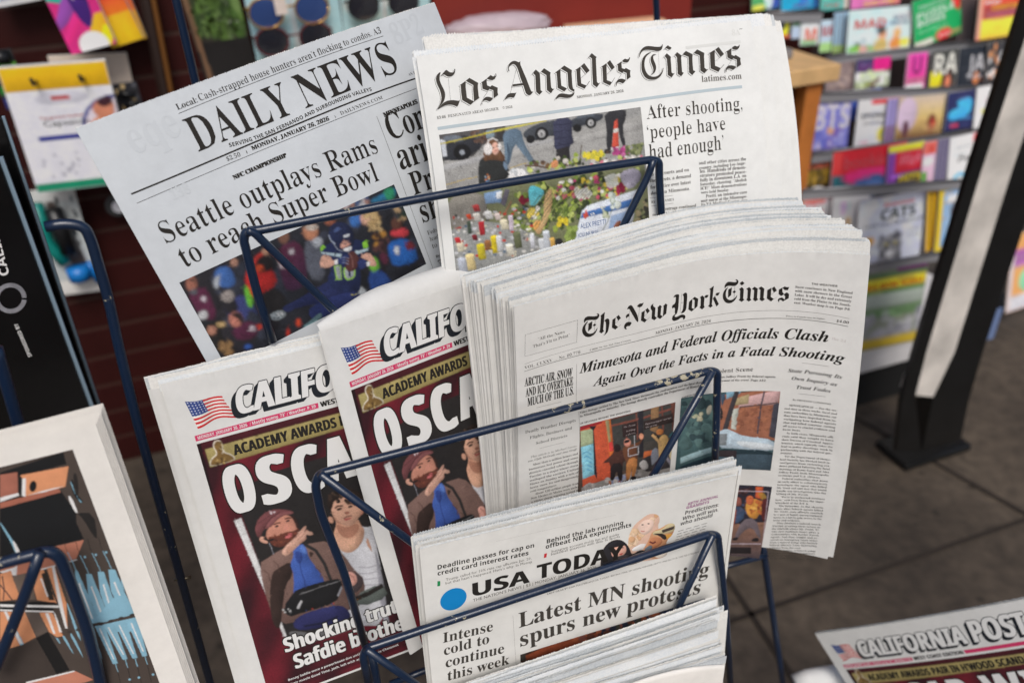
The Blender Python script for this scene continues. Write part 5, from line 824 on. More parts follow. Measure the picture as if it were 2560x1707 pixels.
cv.poly(Z(45, 485, 330, 400, 430, 1000, 380, 1060, 75, 1160), (206, 92, 62), 0); cv.poly(Z(45, 485, 300, 415, 290, 440, 50, 520), (170, 46, 56), 0); cv.poly(Z(50, 530, 190, 500, 210, 670, 55, 710), (176, 188, 150), 0); cv.poly(Z(55, 710, 205, 670, 235, 1010, 75, 1075), (140, 202, 220), 0); cv.poly(Z(145, 480, 230, 470, 200, 520, 240, 1080, 205, 1010, 190, 520), (44, 40, 48), 0)
for k in range(5): cv.line(Z(70 + 20 * k, 790 + 40 * k, 120, 760 + 50 * k, 180, 800 + 45 * k), 2, (70, 160, 206))
cv.poly(Z(330, 400, 390, 390, 440, 960, 400, 1000), (216, 116, 56), 0); cv.poly(Z(330, 410, 370, 400, 395, 660, 370, 660), (160, 150, 110), 0); cv.poly(Z(368, 660, 410, 645, 425, 750, 378, 765), (214, 70, 66), 0)
cv.poly(Z(60, 1170, 380, 1060, 800, 940, 1120, 930, 1120, 1300, 70, 1300), (150, 146, 142), 0); cv.poly(Z(400, 1180, 800, 1060, 1120, 990, 1120, 1300, 300, 1300), (66, 62, 62), 1); cv.poly(Z(390, 1080, 560, 1000, 560, 1120, 420, 1150), (150, 164, 206), 1, alpha=.7); cv.blobs(Z(120, 1150, 700, 980, 150, 1240, 800, 1100), 24, 8, [(176, 172, 170), (116, 112, 110), (196, 190, 186)], 3)
cv.poly(Z(770, 760, 1000, 720, 1000, 800, 760, 850), (196, 104, 60), 0); cv.poly(Z(690, 870, 860, 790, 1120, 750, 1120, 930, 900, 980, 760, 990), (60, 56, 58), 1); cv.poly(Z(700, 900, 780, 840, 830, 940, 760, 980), (196, 192, 190), 1); cv.poly(Z(840, 760, 920, 700, 960, 850, 860, 960), (136, 140, 150), 1); cv.poly(Z(1040, 690, 1120, 700, 1120, 880, 1060, 860), (206, 190, 150), 1)
cv.poly(Z(930, 620, 990, 560, 1040, 590, 1050, 680, 1000, 800, 940, 880, 930, 720), (196, 160, 104), 1); cv.ell(Z(948, 540)[0], 9, 8, (176, 110, 60)); cv.poly(Z(840, 560, 900, 545, 940, 590, 930, 640, 870, 590), (48, 42, 40), 1); cv.line(Z(860, 570, 930, 640, 960, 700), 7, (200, 160, 110)); cv.poly(Z(1040, 590, 1120, 500, 1120, 600, 1060, 610), (44, 84, 90), 1); cv.line(Z(1010, 800, 1070, 900, 1090, 950), 7, (140, 136, 146)); cv.line(Z(950, 850, 900, 900, 850, 960), 7, (66, 62, 64))
cv.poly(Z(300, 890, 400, 800, 440, 740, 520, 740, 600, 780, 570, 850, 520, 900, 530, 1090, 490, 1090, 460, 930, 420, 1090, 385, 1080, 390, 880, 320, 890), (78, 50, 44), 1); cv.poly(Z(390, 900, 530, 880, 520, 1090, 480, 1090, 460, 960, 430, 1090, 385, 1080), (40, 34, 36), 1); cv.ell(Z(465, 720)[0], 9, 10, (46, 34, 34)); cv.line(Z(375, 1090, 385, 1120, 380, 1140), 5, (190, 110, 70)); cv.line(Z(490, 1090, 492, 1120, 490, 1150), 5, (176, 96, 60))
cv.poly(Z(520, 730, 560, 690, 640, 680, 730, 640, 760, 570, 740, 660, 680, 720, 700, 840, 680, 960, 650, 1070, 620, 1060, 640, 920, 600, 900, 600, 1090, 560, 1090, 570, 880, 540, 820), (110, 70, 50), 1); cv.poly(Z(570, 850, 690, 820, 690, 940, 650, 1070, 625, 1060, 640, 900, 600, 1100, 565, 1090), (190, 128, 76), 1); cv.ell(Z(580, 660)[0], 9, 10, (216, 146, 126)); cv.poly(Z(540, 640, 600, 620, 610, 650, 550, 670), (36, 32, 34), 1); cv.ell(Z(738, 590)[0], 6, 8, (216, 150, 120)); cv.ell(Z(650, 1065)[0], 8, 6, (30, 28, 30)); cv.ell(Z(590, 1105)[0], 8, 6, (30, 28, 30))
for a in ((590, 730, 705, 700), (705, 700, 705, 790), (705, 790, 590, 815), (590, 815, 590, 730), (660, 580, 662, 700)): cv.line(Z(a[0], a[1], (a[0] + a[2]) / 2, (a[1] + a[3]) / 2, a[2], a[3]), 1.5, (214, 214, 220))
cv.poly(Z(520, 465, 690, 415, 690, 560, 530, 605), (52, 38, 38), 0); cv.poly(Z(765, 420, 1095, 330, 1100, 430, 770, 515), (52, 40, 38), 0)
cv.detail(1000, 1.2, .28); cv.blur(1); cv.noise(.1, .08, 8); mb, c = cv.mesh(); part(t, 'photograph', mb, PRINT, c)
wt = Ink(P)
for s_, a in (('Mr. Pretti', (540, 495, 668, 465)), ('holding', (570, 540, 668, 515)), ('a phone', (560, 585, 670, 552)), ('Agent pepper sprays', (780, 462, 1075, 385)), ('the group', (785, 497, 915, 463))): wt.text(s_, Z(*a), 'r', lay=1, res=1)
onink(t, 'picture_label', wt, mat('pale_pink_ink', (176, 164, 164), .8))
# second photograph: view through a window past brick walls and snow
cv = Canvas(P, picrect(Z(1188, 168)[0], Z(2312, 72)[0], Z(1178, 1010)[0]), .5, (60, 84, 90)); cv.r = cv.r
q2 = P.uv([Z(2228, 1066)[0]])[0]
cv.poly(Z(1100, 100, 2400, 40, 2400, 1200, 1100, 1200), (66, 92, 96), 0); cv.poly(Z(1190, 180, 1540, 110, 1530, 720, 1180, 840), (84, 112, 112), 0, g=(74, 104, 106)); cv.blobs(Z(1200, 200, 1540, 140, 1200, 800, 1520, 700), 40, 14, [(66, 90, 92), (96, 126, 124), (78, 104, 104), (54, 74, 78)], 5); cv.blobs(Z(1320, 360, 1430, 330, 1320, 440, 1420, 400), 8, 5, [(176, 180, 150), (206, 200, 170)], 6); cv.poly(Z(1470, 270, 1540, 220, 1530, 330, 1480, 350), (196, 190, 170), 1); cv.poly(Z(1180, 830, 1530, 710, 1530, 770, 1180, 900), (160, 190, 196), 0); cv.poly(Z(1180, 930, 1560, 800, 1620, 900, 1200, 1080), (30, 50, 60), 0)
cv.poly(Z(1610, 130, 2320, 60, 2260, 640, 1600, 560), (160, 104, 80), 0); cv.poly(Z(1830, 170, 2320, 60, 2280, 230, 1840, 270), (206, 168, 166), 0); cv.poly(Z(1790, 170, 1960, 110, 1950, 220, 1800, 240), (176, 158, 120), 0); cv.poly(Z(1700, 60, 1880, 60, 1850, 110, 1700, 170), (130, 170, 190), 0); cv.poly(Z(1770, 280, 1840, 270, 1810, 520, 1750, 500), (196, 200, 190), 0); cv.poly(Z(1630, 130, 1680, 100, 1690, 160, 1650, 250), (70, 90, 110), 0)
cv.blobs(Z(1840, 270, 2200, 220, 1820, 520, 2170, 560), 50, 6, [(150, 96, 72), (172, 112, 84), (140, 88, 68)], 7); cv.line(Z(1820, 80, 1760, 260, 1670, 560), 12, (66, 62, 66)); cv.line(Z(2130, 80, 2090, 250, 2050, 560), 4, (80, 76, 86)); cv.poly(Z(2230, 230, 2300, 210, 2270, 620, 2180, 590), (70, 70, 80), 0); cv.line(Z(1850, 260, 2100, 235, 2280, 210), 3, (90, 70, 70)); cv.poly(Z(1610, 250, 1660, 280, 1660, 400, 1620, 400), (50, 48, 50), 1)
cv.poly(Z(1600, 540, 1700, 500, 1790, 540, 1900, 590, 2260, 630, 2260, 770, 1800, 730, 1600, 720), (186, 204, 216), 1); cv.poly(Z(1780, 640, 2000, 650, 2250, 690, 2240, 750, 1900, 720), (214, 222, 226), 1); cv.poly(Z(1600, 560, 1710, 560, 1700, 690, 1600, 690), (130, 136, 140), 0); cv.poly(Z(1600, 730, 1900, 740, 2100, 740, 2250, 780, 2250, 840, 1600, 820), (36, 54, 62), 1); cv.poly(Z(1600, 800, 2250, 800, 2230, 1070, 1500, 1070), (66, 84, 96), 0); cv.poly(Z(1850, 940, 2010, 1000, 2060, 1080, 1850, 1080), (150, 146, 130), 1); cv.poly(Z(1600, 750, 1818, 750, 1812, 835, 1600, 815), (54, 46, 50), 0)
cv.detail(1000, 1.3, .2); cv.blur(1); cv.noise(.09, .07, 8); mb, c = cv.mesh(); part(t, 'photograph', mb, PRINT, c)
Z = Z6
q3 = P.uv(Z(592, 893, 525, 1525)); cv = Canvas(P, (q3[0, 0] - 88, q3[0, 1], q3[0, 0], q3[1, 1]), .5, (50, 42, 44))
cv.poly(Z(150, 1230, 560, 1190, 520, 1530, 150, 1530), (150, 110, 90), 0, g=(70, 66, 74)); cv.poly(Z(160, 880, 600, 880, 570, 1200, 160, 1230), (46, 44, 56), 0); cv.poly(Z(450, 890, 515, 895, 510, 1000, 450, 990), (206, 96, 56), 0); cv.blobs(Z(180, 900, 420, 900, 180, 1200, 350, 1200), 40, 7, [(60, 40, 44), (90, 60, 60), (36, 36, 46), (70, 80, 110)], 4); cv.poly(Z(170, 1080, 360, 1060, 340, 1200, 170, 1220), (70, 96, 130), 1, alpha=.6)
cv.poly(Z(370, 1020, 440, 990, 500, 1020, 530, 1080, 480, 1130, 450, 1180, 380, 1150, 360, 1070), (216, 150, 70), 1); cv.blobs(Z(380, 1020, 520, 1010, 380, 1140, 500, 1130), 22, 5, [(230, 176, 90), (150, 80, 50), (196, 110, 60)], 5); cv.ell(Z(400, 1010)[0], 10, 12, (206, 110, 70)); cv.poly(Z(330, 1180, 450, 1160, 500, 1330, 480, 1350, 420, 1240, 340, 1280, 290, 1350, 260, 1340), (116, 104, 110), 1); cv.poly(Z(240, 1340, 300, 1330, 290, 1360, 250, 1360), (36, 32, 36), 1); cv.poly(Z(410, 1350, 470, 1330, 480, 1370, 420, 1370), (36, 32, 36), 1)
cv.poly(Z(460, 940, 545, 950, 540, 1060, 500, 1000), (176, 140, 60), 1, alpha=.7); cv.poly(Z(500, 1000, 560, 990, 560, 1180, 500, 1200), (90, 40, 40), 1); cv.poly(Z(220, 1100, 290, 1060, 260, 1250, 240, 1240), (176, 96, 70), 1); cv.poly(Z(250, 990, 320, 980, 330, 1060, 270, 1060), (150, 90, 80), 1)
cv.poly(Z(215, 1420, 410, 1420, 410, 1475, 215, 1475), (40, 34, 36), 0)
for a in ((290, 930, 560, 935), (220, 1390, 500, 1390), (560, 935, 500, 1500), (250, 1100, 222, 1390)): cv.line(Z(a[0], a[1], (a[0] + a[2]) / 2, (a[1] + a[3]) / 2, a[2], a[3]), 2.2, (196, 180, 190))
cv.detail(1000, 1.2, .28); cv.blur(1); cv.noise(.1, .08, 8); mb, c = cv.mesh(); part(t, 'photograph', mb, PRINT, c)
ORD = ['second', 'third', 'fourth', 'fifth', 'sixth', 'seventh', 'eighth', 'ninth']
rows = [((1275, 751), (2172, 603), 7.), ((1257, 748), (2150, 579), 13.), ((1246, 735), (2131, 569), 18.5), ((1236, 722), (2106, 553), 24.), ((1213, 716), (2073, 543), 30.), ((1192, 711), (2054, 527), 36.), ((1176, 706), (2011, 517), 42.), ((1158, 698), (1994, 501), 48.)]
stack(P, 'nyt', 303, NH - 3, rows, ['%s copy from the front in the thick broadsheet stack of the middle pocket' % o for o in ORD[:-1]] + ['rearmost copy of the thick broadsheet stack, its toothed top standing highest'], 'newspaper', 'thick broadsheets in the middle pocket', n=6, zig=1.1, gap=.95, rise=(-1.3, 1.5))
# ================================================================== the lower pocket: broadsheet with a blue dot
P = PG['usa']; t = thing('newspaper', 'front broadsheet with a blue dot beside its bold sans masthead, in the third pocket', 'newspaper', foot(P, 140, 290), 'blue dot broadsheets in the third pocket')
body(t, P, 'usa', 279, 290, n=3, gap=1.2, zig=1.4, seed=4, tooth=2.1, edge=PAPER['usa'])
mh = Ink(P); mh.text('USA', [c8(2140, 770)[0], r4(305, 638)[0]], 's', top=c8(2135, 650)[0], dup=.55); mh.text('TODAY', r4(378, 612, 1165, 412), 's', top=r4(365, 487)[0], dup=.5); onink(t, 'masthead', mh, INK)
e = P.uv(c8(1825, 835, 2093, 750, 1985, 703, 1925, 885)); ce = (e[0] + e[1]) / 2; ra = np.linalg.norm(e[0] - e[1]) / 2; rb = np.linalg.norm(e[2] - e[3]) / 2; dt = Ink(P)
tt = np.linspace(0, 2 * math.pi, 41)[:-1]; R_ = (ra + rb) / 2; dt.poly(np.stack([ce[0] + R_ * np.cos(tt), ce[1] + R_ * np.sin(tt)], 1), uv=True); onink(t, 'blue_dot', dt, mat('cyan_blue_ink', (0, 134, 202), .6))
kk = Ink(P)
kk.text('Deadline passes for cap on', [(1094, 1423), (1335, 1367)], 's', res=2); kk.text('credit card interest rates', [(1094, 1438), (1321, 1386)], 's', res=2); onink(t, 'section_heading', kk, INK); kk = Ink(P); kk.text('Behind the lab running', r4(466, 281, 1166, 106), 's', res=2); kk.text('offbeat NBA experiments', r4(456, 331, 1241, 126), 's', res=2)
onink(t, 'section_heading', kk, INK); kk = Ink(P); kk.text('Predictions:', [(1712, 1286), (1796, 1265)], 's', shear=.1, res=2); kk.text('Who will win,', [(1705, 1300), (1795, 1277)], 's', shear=.1, res=2); kk.text('who should', [(1700, 1313), (1780, 1291)], 's', shear=.1, res=2); onink(t, 'section_heading', kk, INK)
bt = Ink(P); bt.text('Trump called for 10% rate cap effective Jan. 20,', [(1114.7, 1451.5), (1328.5, 1397)], 'r', res=1); bt.text('but that hasn’t happened. Here’s why. In Money', [(1114, 1460), (1330, 1405.5)], 'r', res=1); bt.text('Instagram account melds fun and quirky', r4(511, 366, 1130, 205), 'r', res=1); bt.text('basketball questions with data. In Sports', r4(506, 391, 1136, 226), 'r', res=1)
bt.text('THE NATION’S NEWS | $3 | MONDAY, JANUARY 26, 2026', [(1182.5, 1503.5), (1490.5, 1419)], 'r', res=2); bt.text('LADY GAGA BY DAN MACMEDAN/USA TODAY; BRUNO MARS BY KEVIN WINTER/GETTY IMAGES FOR THE RECORDING A', r4(470, 752, 1890, 357), 'r', res=1)
for k in range(5):
    a = r4(1665 - 8 * k, 172 + 26 * k, 1950 - 8 * k, 90 + 26 * k); n_ = [4, 5, 4, 6, 5][k]
    for j in range(n_): bt.line([(a[0][0] + (a[1][0] - a[0][0]) * (j + .08) / n_, a[0][1] + (a[1][1] - a[0][1]) * (j + .08) / n_), (a[0][0] + (a[1][0] - a[0][0]) * (j + .8) / n_, a[0][1] + (a[1][1] - a[0][1]) * (j + .8) / n_)], .55)
onink(t, 'body_text', bt, INKG)
mg = Ink(P); mg.text('68TH ANNUAL', [(1719, 1262.5), (1795, 1242.5)], 's', shear=.12, res=2); mg.text('GRAMMYS', [(1715, 1272), (1772, 1257)], 's', shear=.12, res=2); onink(t, 'section_title', mg, mat('violet_ink', (140, 40, 116), .75))
b1 = Ink(P); b1.poly(c8(1812, 628, 1838, 624, 1838, 670, 1812, 674)); onink(t, 'colour_tab', b1, mat('green_ink', (20, 140, 80), .7)); b2 = Ink(P); b2.poly(r4(443, 376, 468, 370, 462, 408, 438, 414)); onink(t, 'colour_tab', b2, mat('red_ink', (200, 44, 52), .7))
hl = Ink(P); hl.text('Latest MN shooting', r4(212, 1056, 1000, 826, 1945, 572), 'b', dup=.12, sy=1.12); hl.text('spurs new protests', r4(225, 1228, 1000, 985, 1868, 738), 'b', dup=.12, sy=1.12)
for s_, a, b in (('Intense', c8(1862, 1194)[0], c8(2320, 1082)[0]), ('cold to', c8(1872, 1308)[0], c8(2287, 1195)[0]), ('continue', c8(1887, 1420)[0], r4(72, 1284)[0]), ('this week', c8(1905, 1540)[0], r4(122, 1385)[0])): hl.text(s_, [a, b], 'b', sy=1.12)
onink(t, 'headline', hl, INKB)
rl = Ink(P); rl.line(r4(155, 940, 186, 1420), .2); rl.line(r4(0, 262, 1100, 20), .1); onink(t, 'rule_lines', rl, INKL)
u_ = P.uv(r4(222, 1302, 1920, 782)); cv = Canvas(P, (u_[0, 0], u_[0, 1], u_[1, 0], u_[0, 1] + 80), .9, (60, 36, 26))
cv.poly(r4(270, 1290, 900, 1090, 1000, 1130, 700, 1250, 280, 1370), (130, 62, 36), 1); cv.poly(r4(220, 1300, 275, 1285, 270, 1350, 225, 1365), (54, 50, 44), 0); cv.poly(r4(900, 1085, 1930, 770, 1930, 900, 1700, 980, 1000, 1130), (34, 40, 56), 0); cv.blobs(r4(700, 1140, 1500, 900, 800, 1200, 1500, 980), 40, 9, [(150, 80, 50), (90, 50, 36), (60, 60, 50), (120, 70, 60)], 3); cv.poly(r4(1500, 920, 1930, 780, 1930, 820, 1550, 950), (30, 44, 84), 1); cv.noise(.08, .1); mb, c = cv.mesh(); part(t, 'photograph', mb, PRINT, c)
u_ = P.uv(r4(940, 520, 1700, 0)); cv = Canvas(P, (u_[0, 0] - 4, min(u_[1, 1], u_[0, 1]) - 22, u_[1, 0] + 4, u_[0, 1] + 22), .4, (226, 200, 180)); cv.m[:] = 0
sil = []
def cut(pts, sm_=2):
    q = smooth_poly(P.uv(pts), sm_) if sm_ else P.uv(pts); r_ = cv.mask(q); cv.m[r_[0]] = np.maximum(cv.m[r_[0]], r_[1])
W1 = r4(1210, 330, 1215, 220, 1260, 120, 1330, 60, 1400, 10, 1480, 10, 1510, 60, 1480, 130, 1520, 200, 1560, 300, 1580, 400, 1400, 440, 1250, 450); W2 = r4(960, 520, 960, 430, 975, 340, 1030, 270, 1110, 240, 1180, 260, 1230, 330, 1245, 390, 1330, 330, 1420, 370, 1400, 420, 1250, 480, 1100, 500); W3 = r4(1345, 340, 1400, 260, 1430, 170, 1520, 140, 1580, 95, 1650, 100, 1630, 190, 1570, 250, 1560, 300, 1580, 400, 1440, 430, 1360, 380)
for q in (W1, W2, W3): cut(q)
cv.poly(W1, (226, 188, 166), 2); cv.blobs(r4(1220, 200, 1480, 20, 1230, 320, 1300, 260), 40, 8, [(230, 196, 160), (216, 170, 130), (236, 206, 176)], 3); cv.poly(r4(1290, 130, 1360, 60, 1450, 60, 1450, 130, 1390, 200, 1330, 200), (236, 206, 190), 2); cv.ell(r4(1345, 110)[0], 3, 1.4, (80, 60, 56)); cv.ell(r4(1400, 100)[0], 3, 1.4, (80, 60, 56)); cv.line(r4(1330, 165, 1345, 172, 1365, 168), 2, (190, 110, 100)); cv.poly(r4(1240, 330, 1360, 270, 1400, 320, 1260, 360), (236, 232, 228), 1)
cv.poly(W3, (206, 150, 110), 2); cv.poly(r4(1430, 175, 1530, 150, 1580, 95, 1655, 95, 1640, 170, 1560, 190, 1450, 215), (206, 190, 150), 1); cv.poly(r4(1520, 160, 1640, 120, 1630, 150, 1530, 185), (70, 60, 56), 0); cv.poly(r4(1540, 200, 1640, 190, 1600, 250, 1560, 240), (206, 150, 70), 1); cv.poly(r4(1430, 190, 1550, 190, 1570, 240, 1540, 250, 1500, 210), (50, 40, 38), 1); cv.poly(r4(1400, 260, 1440, 220, 1520, 230, 1530, 280, 1450, 330, 1400, 320), (196, 130, 92), 1); cv.line(r4(1410, 265, 1440, 280, 1465, 265), 4, (110, 50, 50)); cv.poly(r4(1350, 340, 1420, 290, 1440, 320, 1400, 370), (110, 120, 130), 1); cv.poly(r4(1440, 330, 1570, 290, 1580, 400, 1450, 420), (232, 220, 206), 1)
cv.poly(W2, (44, 42, 46), 2); cv.poly(r4(1055, 330, 1090, 300, 1150, 290, 1190, 300, 1200, 350, 1170, 390, 1110, 420, 1060, 400), (228, 176, 156), 2); cv.poly(r4(1050, 330, 1100, 270, 1170, 270, 1195, 295, 1120, 310), (36, 34, 38), 1); cv.ell(r4(1100, 345)[0], 3.5, 1.4, (60, 50, 60)); cv.ell(r4(1160, 320)[0], 3.5, 1.3, (60, 50, 60)); cv.poly(r4(1125, 380, 1150, 372, 1170, 365, 1150, 388), (186, 40, 50), 1); cv.poly(r4(1060, 420, 1180, 380, 1240, 400, 1150, 470), (70, 66, 68), 1)
cv.noise(.04, .03); mb, c = cv.mesh(cut=True); part(t, 'portrait_cutout', mb, PRINT, c)
stack(P, 'usa', 279, 290, [((1042, 1367), (1849, 1169), 9.), ((1033, 1351), (1837, 1154), 17.)], ['middle copy just behind the front blue dot broadsheet in the third pocket', 'rearmost copy behind the blue dot broadsheet, with the frilly toothed edge'], 'newspaper', 'blue dot broadsheets in the third pocket', n=5, zig=1.9, tooth=2.3, gap=1.2, rise=(-1.0, 2.2))
# ================================================================== the lowest pocket: plain folded broadsheets cut off by the frame
p4 = list(POSE['usa']); z4 = 601.; p4[:3] = list(z4 * ray(1085, 1800)); P = Page(p4, 1.0); P.s = .98
rows = [((1085, 1858), (1808, 1640), 2.), ((1084, 1836), (1806, 1612), 8.), ((1083, 1815), (1796, 1578), 13.), ((1082, 1798), (1790, 1552), 18.), ((1078, 1780), (1797, 1534), 23.), ((1075, 1764), (1813, 1524), 28.), ((1070, 1750), (1789, 1499), 34.)]
stack(P, 'usa', 279, 200, rows, ['front plain broadsheet of the stack at the bottom edge, behind the rounded fold', 'second plain broadsheet from the front in the bottom edge stack', 'third plain broadsheet from the front in the bottom edge stack', 'fourth plain broadsheet from the front in the bottom edge stack', 'fifth plain broadsheet from the front in the bottom edge stack', 'sixth plain broadsheet in the bottom edge stack, its corner reaching farthest right', 'rearmost plain broadsheet of the bottom edge stack, touching the blue dot paper'], 'newspaper', 'plain broadsheets at the bottom edge', n=5, zig=1.6, tooth=2.1, gap=1.1, rise=(-1.2, 1.6), sag=2.5)
t = thing('newspaper', 'cream folded paper with a rounded top fold at the bottom, before the plain stack', 'newspaper', foot(P, 170, 200, 4))
mb = MB(); U_ = np.linspace(96, 262, 60); arc = 30 * (1 - ((U_ - 190) / 84) ** 2); V0 = P.uv(r4(1600, 1452))[0][1]; rows_ = [P.P(U_, V0 + (30 - arc) * .62 + d_, o_) for d_, o_ in ((3, -2.5), (.6, -1.2), (0, 0), (.8, 1.4), (4, 2.), (40, 3.), (120, 3.))]
mb.add(np.concatenate(rows_), [(r * 60 + i, (r + 1) * 60 + i, (r + 1) * 60 + i + 1, r * 60 + i + 1) for r in range(6) for i in range(59)]); part(t, 'front_page', mb, PAPER['art'], smooth=True)
ik = Ink(P); ik.z = 3.3
if False: pass
mb = MB(); q_ = [px(1990, 1712)[0], px(2020, 1700)[0], px(2100, 1688)[0]]
P_ = [w(ray(x, y) * 1.04) for x, y in q_]; tube(mb, P_, .014, 16); tube(mb, [p + np.array([.012, .012, -.012]) for p in P_], .012, 16); single('rolled_paper', mb, PAPER['post'], 'white rolled papers lying beside the wavy edged tabloid', 'rolled papers', smooth=True)
# ================================================================== illustrated paper in the neighbouring rack, lower left
P = Page([0] * 10, 1.0); ph = math.radians(8); P.U = RU; P.V = DN * math.cos(ph) + RN * math.sin(ph); P.N = RN * math.cos(ph) - DN * math.sin(ph)
AW = 270.; P.t = .505 * ray(238, 1062) * 1000 - AW * P.U; P.k = np.array([0, 6., 0, -14.])
t = thing('newspaper', 'newspaper with a black, salmon and pale blue illustration, at the lower left', 'newspaper', foot(P, 135, 330), 'illustrated papers in the left rack')
mb = MB(); sheet(mb, P, 0, 0, AW, 0, 330, 0, 0, 3, .2); part(t, 'front_page', mb, PAPER['art'], smooth=True)
mb = MB()
for k in range(1, 5): sheet(mb, P, 0, -.5 * k, AW + .9 * k, -1.3 * k, 330, -1.2 * k, 0, 30 + k, .2, flare=0)
part(t, 'inner_pages', mb, PAPER['art'], smooth=True)
q_ = P.uv([(173, 1125), (241, 1281), (403, 1700)]); cv = Canvas(P, (60, q_[0, 1], float(np.median(q_[:, 0])), 330), .45, (76, 66, 60)); cv.vol = .25
TAU = (78, 68, 62); BK = (22, 23, 25); SAL = (196, 128, 104); ORG = (220, 150, 108); BLU = (138, 184, 204); WH = (232, 230, 228)
cv.poly(c3(0, 1200, 580, 1010, 610, 1120, 0, 1290), BK, 0); cv.poly(c3(0, 1440, 560, 1370, 700, 1568, 700, 1800, 0, 1800), BK, 0); cv.poly(c4(0, 0, 660, 0, 770, 240, 0, 420), BK, 0)
cv.poly(c3(0, 1220, 160, 1195, 165, 1390, 0, 1430), (168, 106, 88), 0); cv.poly(c3(0, 1430, 170, 1385, 175, 1410, 0, 1470), WH, 0); cv.poly(c3(180, 1225, 630, 1140, 600, 1330, 230, 1420), ORG, 0); cv.poly(c3(200, 1255, 238, 1250, 235, 1425, 200, 1410), WH, 0); cv.poly(c3(165, 1200, 205, 1250, 200, 1410, 170, 1390), BK, 0); cv.poly(c3(235, 1410, 500, 1340, 590, 1325, 400, 1380), WH, 0); cv.poly(c3(0, 1475, 540, 1345, 560, 1380, 0, 1530), (170, 104, 84), 0)
cv.ell(c3(303, 1325)[0], 9, 14, BK, 10); cv.poly(c3(650, 1270, 670, 1260, 690, 1380, 770, 1470, 740, 1480, 670, 1400), BK, 1); cv.poly(c3(640, 1290, 655, 1280, 700, 1420, 760, 1475, 730, 1470), BLU, 1); cv.poly(c3(670, 1210, 700, 1200, 720, 1300, 720, 1430, 680, 1320), (40, 36, 34), 1); cv.poly(c3(620, 1420, 650, 1410, 720, 1568, 690, 1568), WH, 1)
cv.poly(c4(700, 0, 860, 0, 900, 240, 860, 220, 760, 50), (36, 33, 32), 1); cv.poly(c4(0, 100, 0, 80, 110, 240, 190, 370, 160, 400, 90, 250), BLU, 1); cv.poly(c4(110, 250, 140, 270, 195, 385, 160, 400), WH, 1); cv.poly(c4(0, 420, 770, 248, 700, 420, 380, 520, 150, 575, 0, 540), SAL, 0); cv.poly(c4(0, 540, 130, 500, 160, 480, 150, 580, 0, 545), WH, 0); cv.poly(c4(360, 520, 700, 425, 712, 430, 370, 530), WH, 0)
cv.poly(c4(0, 560, 100, 530, 190, 790, 0, 810), ORG, 0); cv.poly(c4(110, 580, 270, 545, 330, 800, 190, 790), (110, 96, 86), 0); cv.poly(c4(270, 540, 400, 520, 520, 830, 340, 800), ORG, 0); cv.poly(c4(380, 560, 430, 540, 500, 800, 450, 800), (52, 46, 42), 0); cv.poly(c4(370, 600, 385, 600, 445, 770, 430, 770), WH, 0); cv.poly(c4(430, 510, 500, 490, 610, 830, 620, 1060, 560, 900), ORG, 0); cv.poly(c4(475, 490, 500, 488, 620, 1060, 600, 1060, 540, 850), WH, 0)
cv.line(c4(20, 580, 40, 700, 30, 800), 3, (70, 56, 60)); cv.line(c4(0, 660, 60, 730, 120, 810), 3, (70, 56, 60)); cv.poly(c4(0, 812, 500, 820, 540, 840, 0, 840), BK, 0); cv.poly(c4(0, 838, 540, 850, 540, 870, 0, 862), WH, 0); cv.poly(c4(0, 862, 490, 872, 490, 895, 0, 885), BK, 0); cv.poly(c4(0, 885, 490, 900, 490, 915, 0, 900), WH, 0)
cv.poly(c4(0, 905, 240, 910, 330, 1140, 200, 1210, 0, 1270), ORG, 0); cv.poly(c4(230, 910, 370, 915, 440, 1090, 330, 1140), (104, 92, 84), 0); cv.poly(c4(360, 915, 480, 915, 580, 1130, 520, 1140, 450, 1090), ORG, 0); cv.poly(c4(415, 920, 445, 920, 510, 1110, 490, 1110), WH, 0); cv.poly(c4(490, 900, 510, 930, 570, 1095, 545, 1095), WH, 0); cv.poly(c4(35, 905, 65, 905, 240, 1240, 350, 1490, 300, 1400, 180, 1210), BLU, 1); cv.poly(c4(35, 905, 60, 905, 210, 1200, 180, 1200), WH, 0)
cv.poly(c4(330, 1150, 440, 1090, 640, 1440, 520, 1480), (24, 22, 22), 0); cv.poly(c4(0, 1290, 330, 1160, 520, 1480, 230, 1555, 0, 1600), (66, 57, 52), 0); cv.poly(c4(240, 1555, 690, 1450, 860, 1530, 560, 1620, 240, 1620), SAL, 0); cv.poly(c4(235, 1552, 680, 1446, 690, 1456, 250, 1566), WH, 0)
for (x, y, wt_, xm, xb, yb) in ((700, 530, 20, 800, 860, 1000), (815, 560, 44, 900, 955, 990), (925, 540, 50, 1000, 1040, 960), (1025, 520, 56, 1110, 1170, 930)):
    cv.poly(c4(x - wt_ * .55, y, x + wt_ * .55, y, xb + 60, yb, xb - 30, yb + 20, x - wt_ * .1, y + 200), BLU, 0); cv.poly(c4(x + 18, y + 120, x + 30, y + 110, xb - 4, yb - 30, xb - 16, yb - 26), WH, 0); cv.line(c4(x - 80, y - 170, x - 40, y - 90, x + 5, y + 10), 2, BLU); cv.line(c4(x - 120, y - 300, x - 100, y - 220, x - 80, y - 170), 1.4, (40, 34, 32))
cv.poly(c4(1040, 780, 1150, 740, 1250, 930, 880, 1010, 860, 980), BLU, 0); cv.poly(c4(600, 800, 640, 870, 760, 1200, 700, 1110), BLU, 1); cv.poly(c4(1110, 560, 1150, 740, 1110, 640), BLU, 0)
cv.poly(c4(870, 1040, 1280, 950, 1400, 1270, 1250, 1060, 1160, 1110), BLU, 0)
